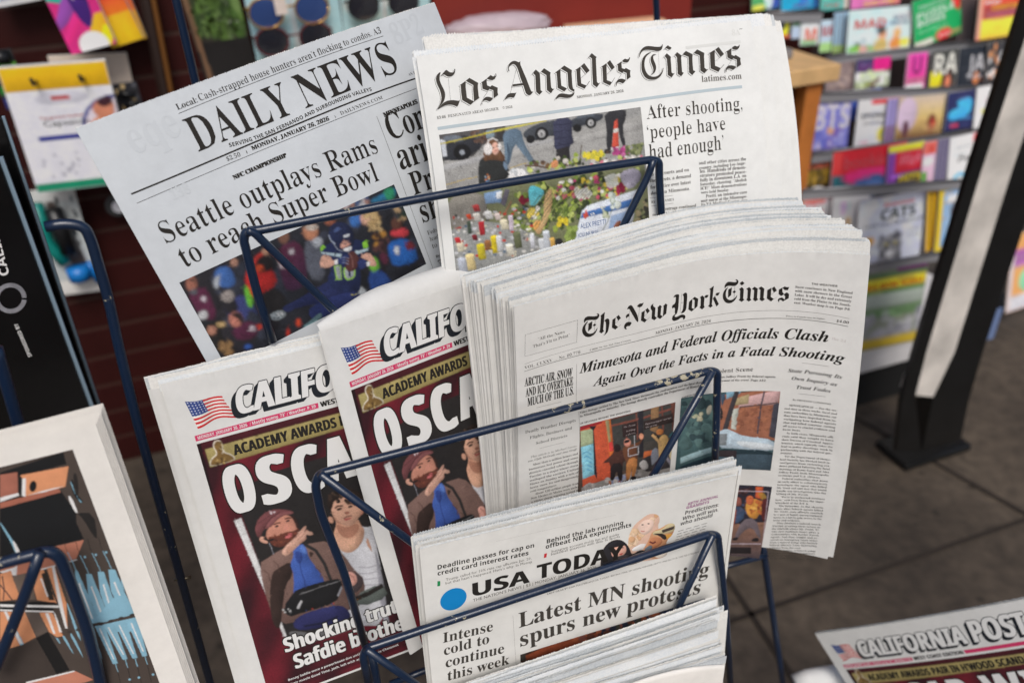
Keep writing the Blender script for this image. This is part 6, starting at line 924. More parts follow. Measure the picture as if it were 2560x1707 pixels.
for (x, y, xb, yb, wt_) in ((900, 1040, 1060, 1380, 60), (980, 1030, 1150, 1340, 70), (1080, 1010, 1240, 1330, 76), (1190, 990, 1330, 1310, 80)):
    cv.poly(c4(x - 30, y, x + wt_, y - 10, xb + 22, yb, xb - 22, yb + 8), BLU, 0); cv.poly(c4(x + 8, y + 20, x + 20, y + 18, xb - 10, yb - 40, xb - 20, yb - 36), WH, 0); cv.line(c4(xb, yb, xb + 20, yb + 70, xb + 60, yb + 240), 1.6, (40, 34, 32)); cv.line(c4(xb, yb, xb + 10, yb + 40, xb + 24, yb + 80), 2, BLU)
for (x, y, xb, yb) in ((520, 1150, 560, 1220), (580, 1130, 690, 1320), (650, 1110, 780, 1350), (820, 1080, 955, 1360)): cv.poly(c4(x - 12, y, x + 14, y - 6, xb, yb, xb - 60, yb - 90), BLU, 1)
for x, y in ((1015, 995), (1110, 967), (1213, 938), (930, 1018), (720, 1070), (850, 1035), (640, 1090)): cv.ell(c4(x, y)[0], 7, 4, (62, 54, 50), -14)
for x, y in ((780, 405), (880, 385), (975, 362), (1405, 1482), (1275, 1510), (1190, 1528)): cv.ell(c4(x, y)[0], 3, 3, BLU)
cv.noise(.03, .03, 12); mb, c = cv.mesh(); part(t, 'illustration', mb, PRINT, c)
t2 = thing('newspaper', 'blank backed newspaper copy standing behind the salmon illustration paper at the left', 'newspaper', foot(P, 135, 330, -9), 'illustrated papers in the left rack')
a = P.uv([(252, 1020)], -9.)[0]; mb = MB()
for k in range(4): sheet(mb, P, 0, a[1] + 8 - .7 * k, a[0] + .5 * k, a[1] - .6 * k, 330, -8 - 1.2 * k, 0, 60 + k, .3)
part(t2, 'inner_pages', mb, PAPER['art'], smooth=True)
ARTP = P
# ================================================================== wire racks
W1 = wire_mat('navy_enamel', .42); W2 = wire_mat('chipped_navy_enamel', .9)
def pln(pts, q, n=RN): return [w(onplane(x, y, q, n)) for x, y in pts]
def wire(t, name, pts, q, r=.0033, m=None, rad=.012, n=RN, off=None):
    p = pln(pts, q, n)
    if off is not None: p = [a + wd(RN) * o for a, o in zip(p, off)]
    mb = MB(); tube(mb, rounded(p, rad), r, 14); return part(t, name, mb, m or W1, smooth=True)
q1 = RN @ (.566 * ray(613, 580)); q2 = RN @ (.566 * ray(797, 1184)); q3 = RN @ (.603 * ray(913, 1620))
base = w(onplane(1400, 1700, RN @ (.80 * ray(1400, 1500)))); base[2] = 0
t = thing('newspaper_rack', 'navy blue wire newspaper rack with three tiers holding the newspapers', 'rack', base)
wire(t, 'pocket_hoop', [(682, 854), (649, 754), (627, 672), (609, 600), (614, 578), (649, 575.5), (940, 518), (1240, 462), (1430, 430), (1630, 399), (1648, 404), (1648, 440), (1655, 570), (1662, 700)], q1, m=W1, rad=.008)
wire(t, 'pocket_hoop', [(913, 1612), (861, 1433), (801, 1281), (788, 1212), (798, 1184), (1290, 1055), (1775, 926), (1794, 930), (1791, 1060), (1786, 1190)], q2, m=W2, rad=.008)
wire(t, 'pocket_hoop', [(924, 1720), (908, 1640), (916, 1620), (1350, 1475), (1775, 1334), (1794, 1337), (1806, 1444), (1815, 1534), (1828, 1740)], q3, m=W1, rad=.008)
for a, q in (([(616, 577), (635, 581), (845, 786), (900, 840)], q1), ([(1634, 398), (1621, 438), (1553, 575), (1530, 620)], q1), ([(800, 1184), (1020, 1348), (1060, 1378)], q2), ([(1782, 926), (1627, 1197), (1590, 1260)], q2), ([(916, 1622), (1036, 1707), (1060, 1725)], q3), ([(1782, 1335), (1684, 1542), (1650, 1610)], q3)):
    wire(t, 'brace', a, q + .0035, m=W2 if q == q2 else W1, r=.0031)
qb = RN @ (.80 * ray(457, 100))
wire(t, 'upright', [(425, -60), (440, 0), (489, 207), (600, 640)], qb, r=.0042); wire(t, 'upright', [(1637, -60), (1640, 0), (1642.5, 52), (1660, 400)], qb - .02, r=.0040)
wire(t, 'cross_bar', [(975, 1709), (1074, 1670), (1300, 1590)], q3 - .09, r=.0033); wire(t, 'cross_bar', [(1790, 1421), (1866, 1401), (1915, 1388)], q3 - .10, r=.0033)
wire(t, 'side_wire', [(929, 1632), (943, 1707), (958, 1780)], q3 - .02, r=.0033)
for a in ((1905, 1350, 1912, 1399, 1956, 1700, 1990, 1930), (930, 1700, 950, 1800, 985, 1960)):
    p_ = pln(px(*a), q3 - .115); d = p_[-1] - p_[-2]; d /= np.linalg.norm(d); p_.append(p_[-1] + d * ((.0 - p_[-1][2]) / d[2]))
    mb = MB(); tube(mb, p_, .0042, 12); part(t, 'leg', mb, W1, smooth=True)
for y_, q in ((1300, q1), (1660, q2), (2050, q3)):
    pass
PA = ARTP
t = thing('newspaper_rack', 'left neighbouring navy wire rack, cut off by the picture edge', 'rack', foot(PA, 100, 420))
qL = RN @ (.575 * ray(300, 900))
wire(t, 'side_frame', [(114, 567), (163, 559), (212, 566), (229, 604), (272, 748), (294, 854), (340, 1044.6), (406, 1281), (452, 1444), (525.6, 1707), (560, 1830)], qL, r=.0036, m=wire_mat('worn_navy_enamel', .55), rad=.018)
wire(t, 'screw', [(434, 1448), (456, 1445.5), (478, 1442)], qL, r=.0016, m=mat('screw_steel', (120, 112, 96), .4, .8)); wire(t, 'upright', [(-10, 870), (5.5, 922), (47.7, 1066.4), (120, 1290)], qL + .012, r=.0042)
qa = RN @ (PA.t / 1000) + .034
wire(t, 'pocket_hoop', [(-60, 1424), (0, 1408), (54, 1393), (125, 1376), (150, 1392), (177, 1458), (218, 1570), (252, 1707), (275, 1800)], qa, r=.0039, m=W2, rad=.008); wire(t, 'brace', [(100, 1380), (68, 1472), (0, 1643), (-20, 1690)], qa + .004, r=.0035, m=W2)
# ------------------------------------------------------------------ flat goods: cards, magazines, boxes on the wall
GLOSS = print_mat('glossy_cover', .35, .5); CARD = print_mat('printed_card', .55, .4)
def frame_of(tl, tr, bl, q, lean=0., spin=True):
    n = RN * math.cos(lean) - DN * math.sin(lean); q = q * math.cos(lean) if lean else q
    a, b, c = (onplane(x, y, q, n) for x, y in (tl, tr, bl))
    X = b - a; Wd = np.linalg.norm(X); X /= Wd; Y = c - a; Y -= X * (Y @ X); H = np.linalg.norm(Y); Y /= H
    return w(a), wd(X), wd(Y), wd(n), Wd, H
def qat(x, y, off, lean):                    # leaning plane through the wall-parallel plane 'off' in front, at a picture point
    p = wallpt(x, y, off); n = RN * math.cos(lean) - DN * math.sin(lean); return (p @ n) / math.cos(lean) if lean else p @ n
class Cov:                                   # printed cover in unit coordinates
    def __init__(s, Wd, H, base, res=30):
        s.cv = Canvas(None, (0, 0, 1, 1), 1, base); c = s.cv; c.nx = max(6, int(res)); c.ny = max(6, int(res * H / Wd)); c.ny = min(c.ny, 90)
        c.u, c.v = np.meshgrid(np.linspace(0, 1, c.nx), np.linspace(0, 1, c.ny)); c.c = np.empty((c.ny, c.nx, 3)); c.c[:] = lin(base); c.m = np.ones((c.ny, c.nx))
    def do(s, sh):
        for d in sh:
            k = d[0]
            if k == 'b': s.cv.poly([(d[1], d[2]), (d[3], d[2]), (d[3], d[4]), (d[1], d[4])], d[5], 0, g=d[6] if len(d) > 6 else None)
            elif k == 'p': s.cv.poly(d[1], d[2], d[3] if len(d) > 3 else 1)
            elif k == 'e': s.cv.ell((d[1], d[2]), d[3], d[4], d[5])
            elif k == 'n': s.cv.blobs([(d[1], d[2]), (d[3], d[2]), (d[1], d[4]), (d[3], d[4])], d[5], d[6], d[7], d[8] if len(d) > 8 else 3)
def goods(name, label, cat, tl, tr, bl, off, base, shapes=(), texts=(), th=.004, lean=0., group=None, res=30, m=None, edge=(225, 225, 222), sub='cover', pages=0, noise=.03):
    o, X, Y, N_, Wd, H = frame_of(tl, tr, bl, qat(*tl, off, lean), lean)
    t = thing(name, label, cat, o + Y * H + X * Wd / 2, group)
    mb = MB(); box(mb, o - N_ * th, X * Wd, Y * H, N_ * (th - .0004), bev=min(.0012, th * .3)); part(t, 'pages' if cat in ('magazine', 'book') else 'body', mb, mat('edge_%d_%d_%d' % edge, edge, .6, noise=.08, nscale=60))
    cv = Cov(Wd, H, base, res); cv.cv.vol = .6; cv.do(shapes)
    if cat == 'magazine' and Wd > .05:        # small print, pictures and strap lines too blurred to read
        rr = np.random.default_rng(abs(int(tl[0] * 7 + tl[1])))
        for _ in range(9):
            x, y, ww = rr.uniform(.05, .7), rr.uniform(.08, .95), rr.uniform(.1, .4); k = cv.cv.c[int(y * (cv.cv.ny - 1)), int(x * (cv.cv.nx - 1))]; d = .55 if k.mean() > .25 else 2.2; cv.cv.poly([(x, y), (x + ww, y), (x + ww, y + .02), (x, y + .02)], tuple(np.clip(255 * np.clip(k * d + (.05 if d > 1 else 0), 0, 1) ** .4545, 0, 255)), 0, alpha=.7)
        cv.do([('n', .0, .3, 1, 1, 10, .06, [tuple(int(v) for v in np.clip(np.array(base) * rr.uniform(.6, 1.3) + rr.normal(0, 22, 3), 10, 245)) for _ in range(5)], int(rr.integers(99)))] if not shapes else [])
    cv.cv.noise(noise, .04, 6); c = cv.cv; c.c = np.clip(c.c * (1.5 if cat == 'magazine' else 1.25), 0, .9)
    P_ = (o + np.multiply.outer(c.u.ravel() * Wd, X) + np.multiply.outer(c.v.ravel() * H, Y) + N_ * .0003)
    f = [(j * c.nx + i, (j + 1) * c.nx + i, (j + 1) * c.nx + i + 1, j * c.nx + i + 1) for j in range(c.ny - 1) for i in range(c.nx - 1)]
    mb = MB(); mb.add(P_, f); part(t, sub, mb, m or GLOSS, c.c.reshape(-1, 3))
    by = {}
    for tx in texts:                          # (string, x0, y_base, x1, style, height, colour)
        st, x0, y0, x1, sy_, h, colr = tx[:7]; rotd = tx[7] if len(tx) > 7 else 0; y1 = tx[8] if len(tx) > 8 else y0
        v, fa = glyphs(st, sy_, 2)
        if len(v) == 0: continue
        a = np.array([x0 * Wd, y0 * H]); b = np.array([x1 * Wd, y1 * H]); ln = np.linalg.norm(b - a); d = (b - a) / ln; nrm = np.array([d[1], -d[0]])
        xs = (v[:, 0] - v[:, 0].min()) / np.ptp(v[:, 0]) * ln; ys = v[:, 1] / .7 * h * H
        if rotd: ys = v[:, 1] / .7 * h * Wd
        q = a + np.multiply.outer(xs, d) + np.multiply.outer(ys, nrm); by.setdefault(colr, MB()).add(o + np.multiply.outer(q[:, 0], X) + np.multiply.outer(q[:, 1], Y) + N_ * .0008, [tuple(z) for z in fa])
    for colr, mb in by.items(): part(t, 'lettering', mb, mat('lettering_%d_%d_%d' % colr, colr, .5))
    t['_f'] = 0; del t['_f']; return t, (o, X, Y, N_, Wd, H)
BLK = (24, 24, 26); WHI = (236, 236, 234)
# two black catalogues in the left rack
t, fr = goods('magazine', 'black glossy catalogue with a silver ring and sideways white lettering, far left', 'magazine', (-330, 480), (19, 395), (-90, 1250), .86, (20, 20, 21), [('n', .55, .55, .98, .9, 26, .05, [(44, 41, 36), (34, 32, 30), (56, 52, 44)]), ('b', .93, 0, .96, 1, (30, 30, 30)), ('b', 0, .8, .93, 1, (16, 17, 17))],
              [('CALIFORNIA', .975, .34, .975, 's', .045, WHI, 1, .01)], th=.012, edge=(150, 172, 186), res=40, sub='cover') if False else (None, None)
def panel(label, pts_r, q, side):             # stiff black cover: right edge measured, 300 mm wide
    a, b = (onplane(x, y, q) for x, y in pts_r); Yd = (b - a) / np.linalg.norm(b - a); Xd = RU - Yd * (RU @ Yd); Xd /= np.linalg.norm(Xd); Hh = np.linalg.norm(b - a) * 1.3
    o = a - Xd * .24; t = thing('magazine', label, 'magazine', w(o + Yd * Hh), 'black catalogues in the left rack'); X, Y, N_ = wd(Xd), wd(Yd), wd(RN); o = w(o)
    mb = MB(); box(mb, o - N_ * .010, X * .238, Y * Hh, N_ * .010, bev=.001); part(t, 'cover', mb, mat('black_gloss_cover', (15, 15, 16), .22, noise=.5, nscale=9, spec=.5))
    mb = MB(); box(mb, o + X * .2382 - N_ * .006, X * side * .8, Y * Hh * .998, N_ * .003); part(t, 'page_edge', mb, mat('page_edge_blue', (128, 150, 166), .5)); return t, o, X, Y, N_, Hh
qk = RN @ (.80 * ray(120, 700))
panel('rear black catalogue with a thin pale blue page edge, behind the ringed one', [(8, 294), (320, 1230)], qk, .0030)
t, o, X, Y, N_, Hh = panel('front black glossy catalogue with a silver ring and sideways white lettering', [(0, 396), (12, 427), (229, 1020)][::2], qk + .03, .0046)
def onp(x, y): return w(onplane(x, y, qk + .03)) + N_ * .0012
tt = np.linspace(.12, 2 * math.pi - .02, 60); cc = np.array([27, 744.]); V = []
for r_ in (38, 27):
    V += [onp(cc[0] + r_ * math.cos(a) * (1 if r_ > 30 else 1.0) * 1.05, cc[1] + r_ * math.sin(a)) for a in tt]
mb = MB(); mb.add(V, [(i, i + 1, 60 + i + 1, 60 + i) for i in range(59)]); part(t, 'ring_emblem', mb, mat('brushed_silver_ink', (190, 192, 200), .3, .6, noise=.35, nscale=70))
mb = MB()
for st, a, b, h_, sty in (('CALIFORNIA', (24, 684), (-35, 470), 23, 's'), ('SPONSORED BY', (80, 888), (44, 806), 9, 's')):
    v, fa = glyphs(st, sty, 2); a = np.array(a, float); b = np.array(b, float); d = b - a; ln = np.linalg.norm(d); d /= ln; nrm = np.array([d[1], -d[0]]); 
    if st[0] == 'S': nrm = nrm
    xs = (v[:, 0] - v[:, 0].min()) / np.ptp(v[:, 0]) * ln; ys = v[:, 1] / .7 * h_; q = a + np.multiply.outer(xs, d) + np.multiply.outer(ys, nrm); mb.add([onp(*k) for k in q], [tuple(z) for z in fa])
part(t, 'lettering', mb, mat('lettering_236_236_234', WHI, .5))
# ------------------------------------------------------------------ red slat wall, floor, counter
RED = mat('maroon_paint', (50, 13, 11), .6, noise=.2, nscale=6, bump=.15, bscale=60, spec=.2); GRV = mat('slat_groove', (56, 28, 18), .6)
def wp(u, hgt, off=0):                        # point on the wall by metres along it and height above the pavement
    p0 = w(wallpt(700, 80)); return p0 + wd(RU) * u + wd(RN) * off + np.array([0, 0, hgt - p0[2]])
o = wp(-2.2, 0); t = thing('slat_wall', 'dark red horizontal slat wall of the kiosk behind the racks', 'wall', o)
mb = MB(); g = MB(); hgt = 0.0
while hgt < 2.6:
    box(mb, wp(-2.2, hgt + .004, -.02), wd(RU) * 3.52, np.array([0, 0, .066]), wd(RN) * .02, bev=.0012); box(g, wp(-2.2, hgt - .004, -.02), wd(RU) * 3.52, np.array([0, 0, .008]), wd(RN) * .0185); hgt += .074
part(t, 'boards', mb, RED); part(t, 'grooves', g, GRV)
p0 = w(wallpt(1085, 70, .012)); mb = MB(); box(mb, p0 - np.array([0, 0, .05]), wd(RU) * .62, np.array([0, 0, .9]), wd(RN) * .012, bev=.003); single('red_panel', mb, mat('red_board_bright', (128, 36, 26), .5, noise=.12, nscale=5), 'bright red board above the vigil papers', 'panel')  # board added for the brighter stretch of red wall
gm, nt, b = nt_new('pavement'); L = nt.links; tc = nt.nodes.new('ShaderNodeTexCoord'); n1 = nt.nodes.new('ShaderNodeTexNoise'); n1.inputs['Scale'].default_value = 3.2; n1.inputs['Detail'].default_value = 8; n2 = nt.nodes.new('ShaderNodeTexNoise'); n2.inputs['Scale'].default_value = 34; n2.inputs['Detail'].default_value = 6
n3 = nt.nodes.new('ShaderNodeTexVoronoi'); n3.inputs['Scale'].default_value = 13
for q in (n1, n2, n3): L.new(tc.outputs['Object'], q.inputs['Vector'])
r_ = nt.nodes.new('ShaderNodeValToRGB'); r_.color_ramp.elements[0].position = .3; r_.color_ramp.elements[0].color = (.044, .033, .024, 1); r_.color_ramp.elements[1].position = .75; r_.color_ramp.elements[1].color = (.120, .092, .066, 1); L.new(n1.outputs[0], r_.inputs[0])
sp = nt.nodes.new('ShaderNodeMapRange'); sp.inputs[1].default_value = .06; sp.inputs[2].default_value = .16; sp.inputs[3].default_value = .45; sp.inputs[4].default_value = 1; L.new(n3.outputs['Distance'], sp.inputs[0])
s2 = nt.nodes.new('ShaderNodeMapRange'); s2.inputs[1].default_value = .35; s2.inputs[2].default_value = .7; s2.inputs[3].default_value = .7; s2.inputs[4].default_value = 1.2; L.new(n2.outputs[0], s2.inputs[0])
m1 = nt.nodes.new('ShaderNodeMath'); m1.operation = 'MULTIPLY'; L.new(sp.outputs[0], m1.inputs[0]); L.new(s2.outputs[0], m1.inputs[1]); vs = nt.nodes.new('ShaderNodeVectorMath'); vs.operation = 'SCALE'; L.new(r_.outputs[0], vs.inputs[0]); L.new(m1.outputs[0], vs.inputs['Scale']); L.new(vs.outputs[0], b.inputs['Base Color'])
b.inputs['Roughness'].default_value = .7; bp = nt.nodes.new('ShaderNodeBump'); bp.inputs['Strength'].default_value = .3; bp.inputs['Distance'].default_value = .004; L.new(n2.outputs[0], bp.inputs['Height']); L.new(bp.outputs[0], b.inputs['Normal'])
mb = MB(); mb.add([(-60, -60, 0), (60, -60, 0), (60, 60, 0), (-60, 60, 0)], [(0, 1, 2, 3)]); single('pavement', mb, gm, 'brown mottled concrete pavement', 'pavement', kind='structure')
def gpt(x, y, z=0.):
    r = w(ray(x, y)) - CAMPOS; return CAMPOS + r * ((z - CAM_H) / r[2])
mb = MB()
jl = [(gpt(1880, 1537), gpt(2560, 1302)), (gpt(1880, 1540), gpt(1990, 1707)), (gpt(2500, 1250), gpt(2560, 1284))]
for a, b_ in jl:
    d = (b_ - a) / np.linalg.norm(b_ - a); a = a - d * 1.2; b_ = b_ + d * 1.2; s_ = np.array([-d[1], d[0], 0]) * .005; z_ = np.array([0, 0, .004])
    mb.add([a - s_ + z_, b_ - s_ + z_, b_ + s_ + z_, a + s_ + z_], [(0, 1, 2, 3)])
single('pavement_joints', mb, mat('joint_dirt', (44, 36, 30), .9), 'dark joints between the pavement slabs', 'joints', kind='structure')
# wooden counter
def slab(mb, x, y, q, Wd, H, dep, bev=.003): # block with its top left front corner at a picture point
    p = w(onplane(x, y, q)); box(mb, p - wd(RN) * dep - np.array([0, 0, H]), wd(RU) * Wd, np.array([0, 0, H]), wd(RN) * dep, bev=bev)
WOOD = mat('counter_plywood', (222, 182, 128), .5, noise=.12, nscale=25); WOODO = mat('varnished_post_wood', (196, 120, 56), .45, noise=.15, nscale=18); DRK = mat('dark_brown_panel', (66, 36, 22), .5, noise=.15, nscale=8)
qc = WALLQ + .40; pc = w(onplane(2105, 160, qc)); t = thing('counter', 'plywood topped kiosk counter with an orange brown corner post', 'counter', (pc[0], pc[1], 0))
def cb(x, y, q): return w(onplane(x, y, q))
mb = MB(); box(mb, pc - wd(RU) * 1.0 - np.array([0, 0, .034]) - wd(RN) * .40, wd(RU) * 1.0, np.array([0, 0, .034]), wd(RN) * .40, bev=.003); part(t, 'top', mb, WOOD)
p2 = cb(2060, 200, qc - .015); hz = p2[2]
mb = MB(); box(mb, p2 - wd(RU) * .040 - wd(RN) * .05 - np.array([0, 0, hz - .002]), wd(RU) * .040, np.array([0, 0, pc[2] - .036]), wd(RN) * .05, bev=.003); part(t, 'corner_post', mb, WOODO)
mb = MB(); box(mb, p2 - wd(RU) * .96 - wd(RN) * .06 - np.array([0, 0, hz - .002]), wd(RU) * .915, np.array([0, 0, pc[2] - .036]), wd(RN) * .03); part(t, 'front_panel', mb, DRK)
mb = MB(); mb_q = pc - wd(RU) * .52 - wd(RN) * .36 + np.array([0, 0, .001]); box(mb, mb_q, wd(RU) * .46, wd(RN) * .28, np.array([0, 0, .02]), bev=.004); single('newspaper', mb, mat('grey_newsprint', (132, 130, 132), .8, noise=.2, nscale=40), 'blurred grey folded paper lying on the plywood counter', 'newspaper')
# ------------------------------------------------------------------ goods hanging on the red wall
G5 = lambda *a: r5(*a); G6 = lambda *a: r6(*a)
RAIN = [(230, 40, 120), (150, 50, 140), (250, 120, 30), (250, 210, 20), (30, 180, 170), (180, 220, 60), (220, 40, 60)]
def pk(*a, **k): return goods(*a, **k)[0]
pk('box', 'white small box with blue print at the top left corner of the picture', 'box', (-60, -90), (58, -110), (-60, 30), .06, (200, 200, 202), [('b', .1, .2, .8, .85, (70, 90, 150)), ('n', .15, .25, .75, .8, 14, .06, [(190, 200, 220), (50, 60, 110)])], th=.03)
pk('product_pack', 'front rainbow striped pack with a purple bottle shape hanging at the upper left', 'pack', (60, -110), (180, -138), (148, 146), .10, (200, 40, 120), [('p', [(0, 0), (1, 0), (1, .2), (0, .6)], (40, 180, 160)), ('p', [(0, .2), (.9, -.1), (1, .0), (0, .45)], (130, 210, 90)), ('p', [(0, .6), (1, .15), (1, .35), (0, .8)], (140, 70, 160)), ('p', [(0, .8), (1, .35), (1, .5), (0, .95)], (226, 44, 130)), ('p', [(.3, 1), (1, .55), (1, 1)], (250, 170, 30)), ('p', [(.6, 1), (1, .72), (1, 1)], (246, 214, 20)), ('e', .55, .96, .32, .14, (244, 236, 240)), ('e', .62, .42, .2, .36, (60, 24, 110)), ('e', .54, .3, .05, .2, (210, 180, 210))], th=.025, group='rainbow packs on the wall', res=40)
for i, (dx, lb) in enumerate(((58, 'middle'), (96, 'rearmost'))):
    pk('product_pack', lb + ' rainbow pack hanging behind the purple bottle pack, mostly dark and yellow', 'pack', (150 + 40 * i, -130 - 10 * i), (236 + 27 * i, -156), (250 + 28 * i, 132 - 13 * i), .07 - .025 * i, (150, 24, 70), [('b', 0, .0, 1, .45, (110, 24, 80), (190, 24, 60)), ('b', 0, .45, 1, .7, (200, 40, 50), (236, 120, 30)), ('b', 0, .7, 1, 1, (240, 170, 30), (226, 190, 20))], th=.02, group='rainbow packs on the wall')
pk('product_card', 'plain beige header card poking out between the rainbow pack and the yellow topped pack', 'card', (118, 140), (316, 132), (140, 232), .02, (206, 192, 178), [('n', .2, .1, .8, .3, 5, .02, [(190, 176, 164)])], [('fragile', .78, .62, .95, 'r', .08, (120, 104, 92))][:0], th=.006)
pk('product_pack', 'large white medicine pack with yellow top and green foot, left of the football paper', 'pack', (-8, 172), (262, 152), (68, 486), .12, (214, 214, 222), [('b', 0, 0, 1, .185, (224, 178, 22), (206, 160, 14)), ('b', 0, .93, 1, 1, (16, 130, 96)), ('e', .99, .53, .38, .27, (60, 66, 130)), ('e', .99, .53, .345, .245, (206, 196, 204)), ('p', [(.66, .6), (.72, .44), (.86, .42), (1, .5), (1, .78), (.8, .72)], (206, 140, 108)), ('p', [(.74, .36), (.84, .28), (.98, .3), (.96, .44), (.82, .46)], (196, 126, 98)), ('p', [(.8, .3), (.96, .26), (.98, .33), (.86, .36)], (60, 30, 40)), ('b', .17, .545, .72, .585, (30, 40, 130)), ('e', .5, .255, .26, .05, (196, 196, 206)), ('b', .4, .24, .58, .27, (170, 60, 60)),
   ('n', .12, .7, .5, .9, 16, .018, [(150, 150, 160), (170, 170, 180)])], [('Capsaicin', .26, .47, .70, 'r', .05, (44, 44, 50)), ('Targeted Relief', .24, .41, .66, 's', .018, (176, 70, 70)), ('Hot Patch', .27, .515, .55, 'r', .028, (90, 90, 100)), ('ULTRA STRENGTH', .25, .578, .62, 's', .016, (150, 160, 206)), ('for back pain', .22, .67, .55, 's', .016, (190, 100, 104))][:2] + [('Capsaicin', .26, .47, .70, 's', .05, (44, 44, 50))][:0], th=.02, res=60)
for x, y in ((112, 168), (222, 160)):
    p = wallpt(x, y, .0); mb = MB(); tube(mb, rounded([w(p), w(p + RN * .15), w(p + RN * .155 - DN * .012)], .006), .003, 10); single('peg_hook', mb, mat('peg_steel', (60, 58, 54), .35, .7), 'steel peg hook through the yellow pack top, %s one' % ('left' if x < 200 else 'right'), 'hook', smooth=True)
def blister(label, tl, tr, bl, off, base, shapes, bub, colr, **k):
    t, (o, X, Y, N_, Wd, H) = goods('blister_pack', label, 'blister pack', tl, tr, bl, off, base, shapes, th=.004, m=CARD, **k)
    for kind, pts, r_ in bub:
        p = [o + X * Wd * a + Y * H * b + N_ * c for a, b, c in pts]; mb = MB(); tube(mb, rounded(p, .02), r_, 12); part(t, kind, mb, colr[kind], smooth=True)
    return t
TEAL = mat('teal_plastic', (10, 130, 120), .4); BPL = mat('bright_blue_plastic', (20, 120, 200), .35); BKP = mat('black_plastic', (22, 23, 26), .35)
blister('white card blister pack with teal strap and a blue gadget, behind the left rack hoop', (72, 478), (184, 468), (160, 738), .05, (176, 182, 182), [('b', 0, 0, 1, .12, (190, 190, 188)), ('p', [(.2, .12), (.55, .1), (.95, .9), (.6, .95)], (70, 60, 56)), ('n', .3, .1, .9, .6, 20, .05, [(40, 44, 50), (90, 100, 104), (30, 34, 40)]), ('b', 0, .86, 1, 1, (206, 204, 200))],
        [('strap', [(.1, .1, .012), (.1, .45, .014), (.36, .66, .014)], .012), ('gadget', [(.62, .70, .02), (.64, .82, .02)], .022), ('clip', [(.9, .68, .012), (1.0, .88, .012)], .006), ('handle', [(.45, .15, .02), (.55, .55, .02)], .016)], {'strap': TEAL, 'gadget': BPL, 'clip': BPL, 'handle': BKP})
blister('dark clip card with small gold buckles, just right of the medicine pack', (276, 212), (340, 204), (292, 285), .05, (40, 40, 46), [('n', .1, .1, .9, .9, 20, .1, [(20, 20, 24), (90, 92, 100), (206, 180, 130)])], [('buckle', [(.2, .3, .01), (.8, .4, .01)], .006), ('buckle', [(.3, .7, .01), (.9, .7, .01)], .005)], {'buckle': BKP}, edge=(60, 60, 66))
blister('lime green and black pack at the far left edge, above the black catalogue', (-40, 130), (26, 122), (-20, 280), .05, (36, 40, 42), [('b', 0, .22, 1, .42, (110, 190, 70)), ('b', 0, .6, 1, .75, (20, 110, 30)), ('b', 0, .8, 1, 1, (30, 40, 110))], [('bulge', [(.2, .1, .01), (.9, .12, .01)], .012)], {'bulge': BKP}, edge=(40, 40, 44))
t_ = thing('round_gadget', 'small round black gadget with a white centre, beside the football paper edge', 'gadget', w(wallpt(296, 520, .02)))
mb = MB(); tube(mb, [w(wallpt(292, 514, 0)), w(wallpt(292, 514, .03))], .022, 24); part(t_, 'body', mb, BKP, smooth=False); mb = MB(); tube(mb, [w(wallpt(296, 517, .03)), w(wallpt(296, 517, .034))], .012, 20); part(t_, 'centre', mb, mat('white_plastic', (220, 220, 224), .4))
t, (o, X, Y, N_, Wd, H) = goods('hanging_bag', 'clear bag of green plastic leaves with a dark foot, behind the left upright', 'bag', (418, -120), (560, -140), (470, 232), .05, (46, 42, 36), [('p', [(.1, 0), (1, 0), (1, .62), (.15, .66)], (60, 84, 40)), ('n', .1, .05, .98, .62, 70, .09, [(66, 96, 40), (86, 116, 52), (44, 66, 30), (100, 126, 70), (50, 60, 36)]), ('b', 0, .66, 1, 1, (26, 24, 24)), ('p', [(.0, 0), (.08, 0), (.14, 1), (.06, 1)], (120, 90, 66), 0)], th=.03, edge=(40, 40, 36))
rr = np.random.default_rng(5); mb = MB()
for k in range(90):
    a, b = rr.uniform(.1, .95), rr.uniform(.02, .62); p = o + X * Wd * a + Y * H * b + N_ * rr.uniform(.002, .03); d1 = X * rr.normal() + Y * rr.normal() + N_ * rr.normal(); d1 /= np.linalg.norm(d1); d2 = np.cross(d1, N_); d2 /= np.linalg.norm(d2) + 1e-9; s_ = rr.uniform(.005, .012)
    mb.add([p - d1 * s_, p + d2 * s_ * .4 + N_ * .002, p + d1 * s_, p - d2 * s_ * .4 + N_ * .002], [(0, 1, 2, 3)])
part(t, 'plastic_leaves', mb, mat('plastic_leaf', (58, 78, 32), .5, noise=.5, nscale=60)); 
t_ = thing('dark_strip', 'dark vertical edge strip of the wall display, left of the green leaf bag', 'trim', w(wallpt(395, 240, .03))); mb = MB(); tube(mb, [w(wallpt(352, -60, .03)), w(wallpt(412, 240, .03))], .012, 8); part(t_, 'strip', mb, mat('dark_strip_wood', (40, 24, 18), .5)); mb = MB(); tube(mb, [w(wallpt(372, -60, .035)), w(wallpt(430, 240, .035))], .005, 8); part(t_, 'edge', mb, mat('brass_edge', (110, 70, 30), .4))
LENS = mat('dark_lens', (34, 36, 44), .08, spec=.8, coat=.6); GOLD = mat('gold_frame', (190, 150, 80), .3, .8); BLULENS = mat('blue_mirror_lens', (60, 84, 140), .1, .3)
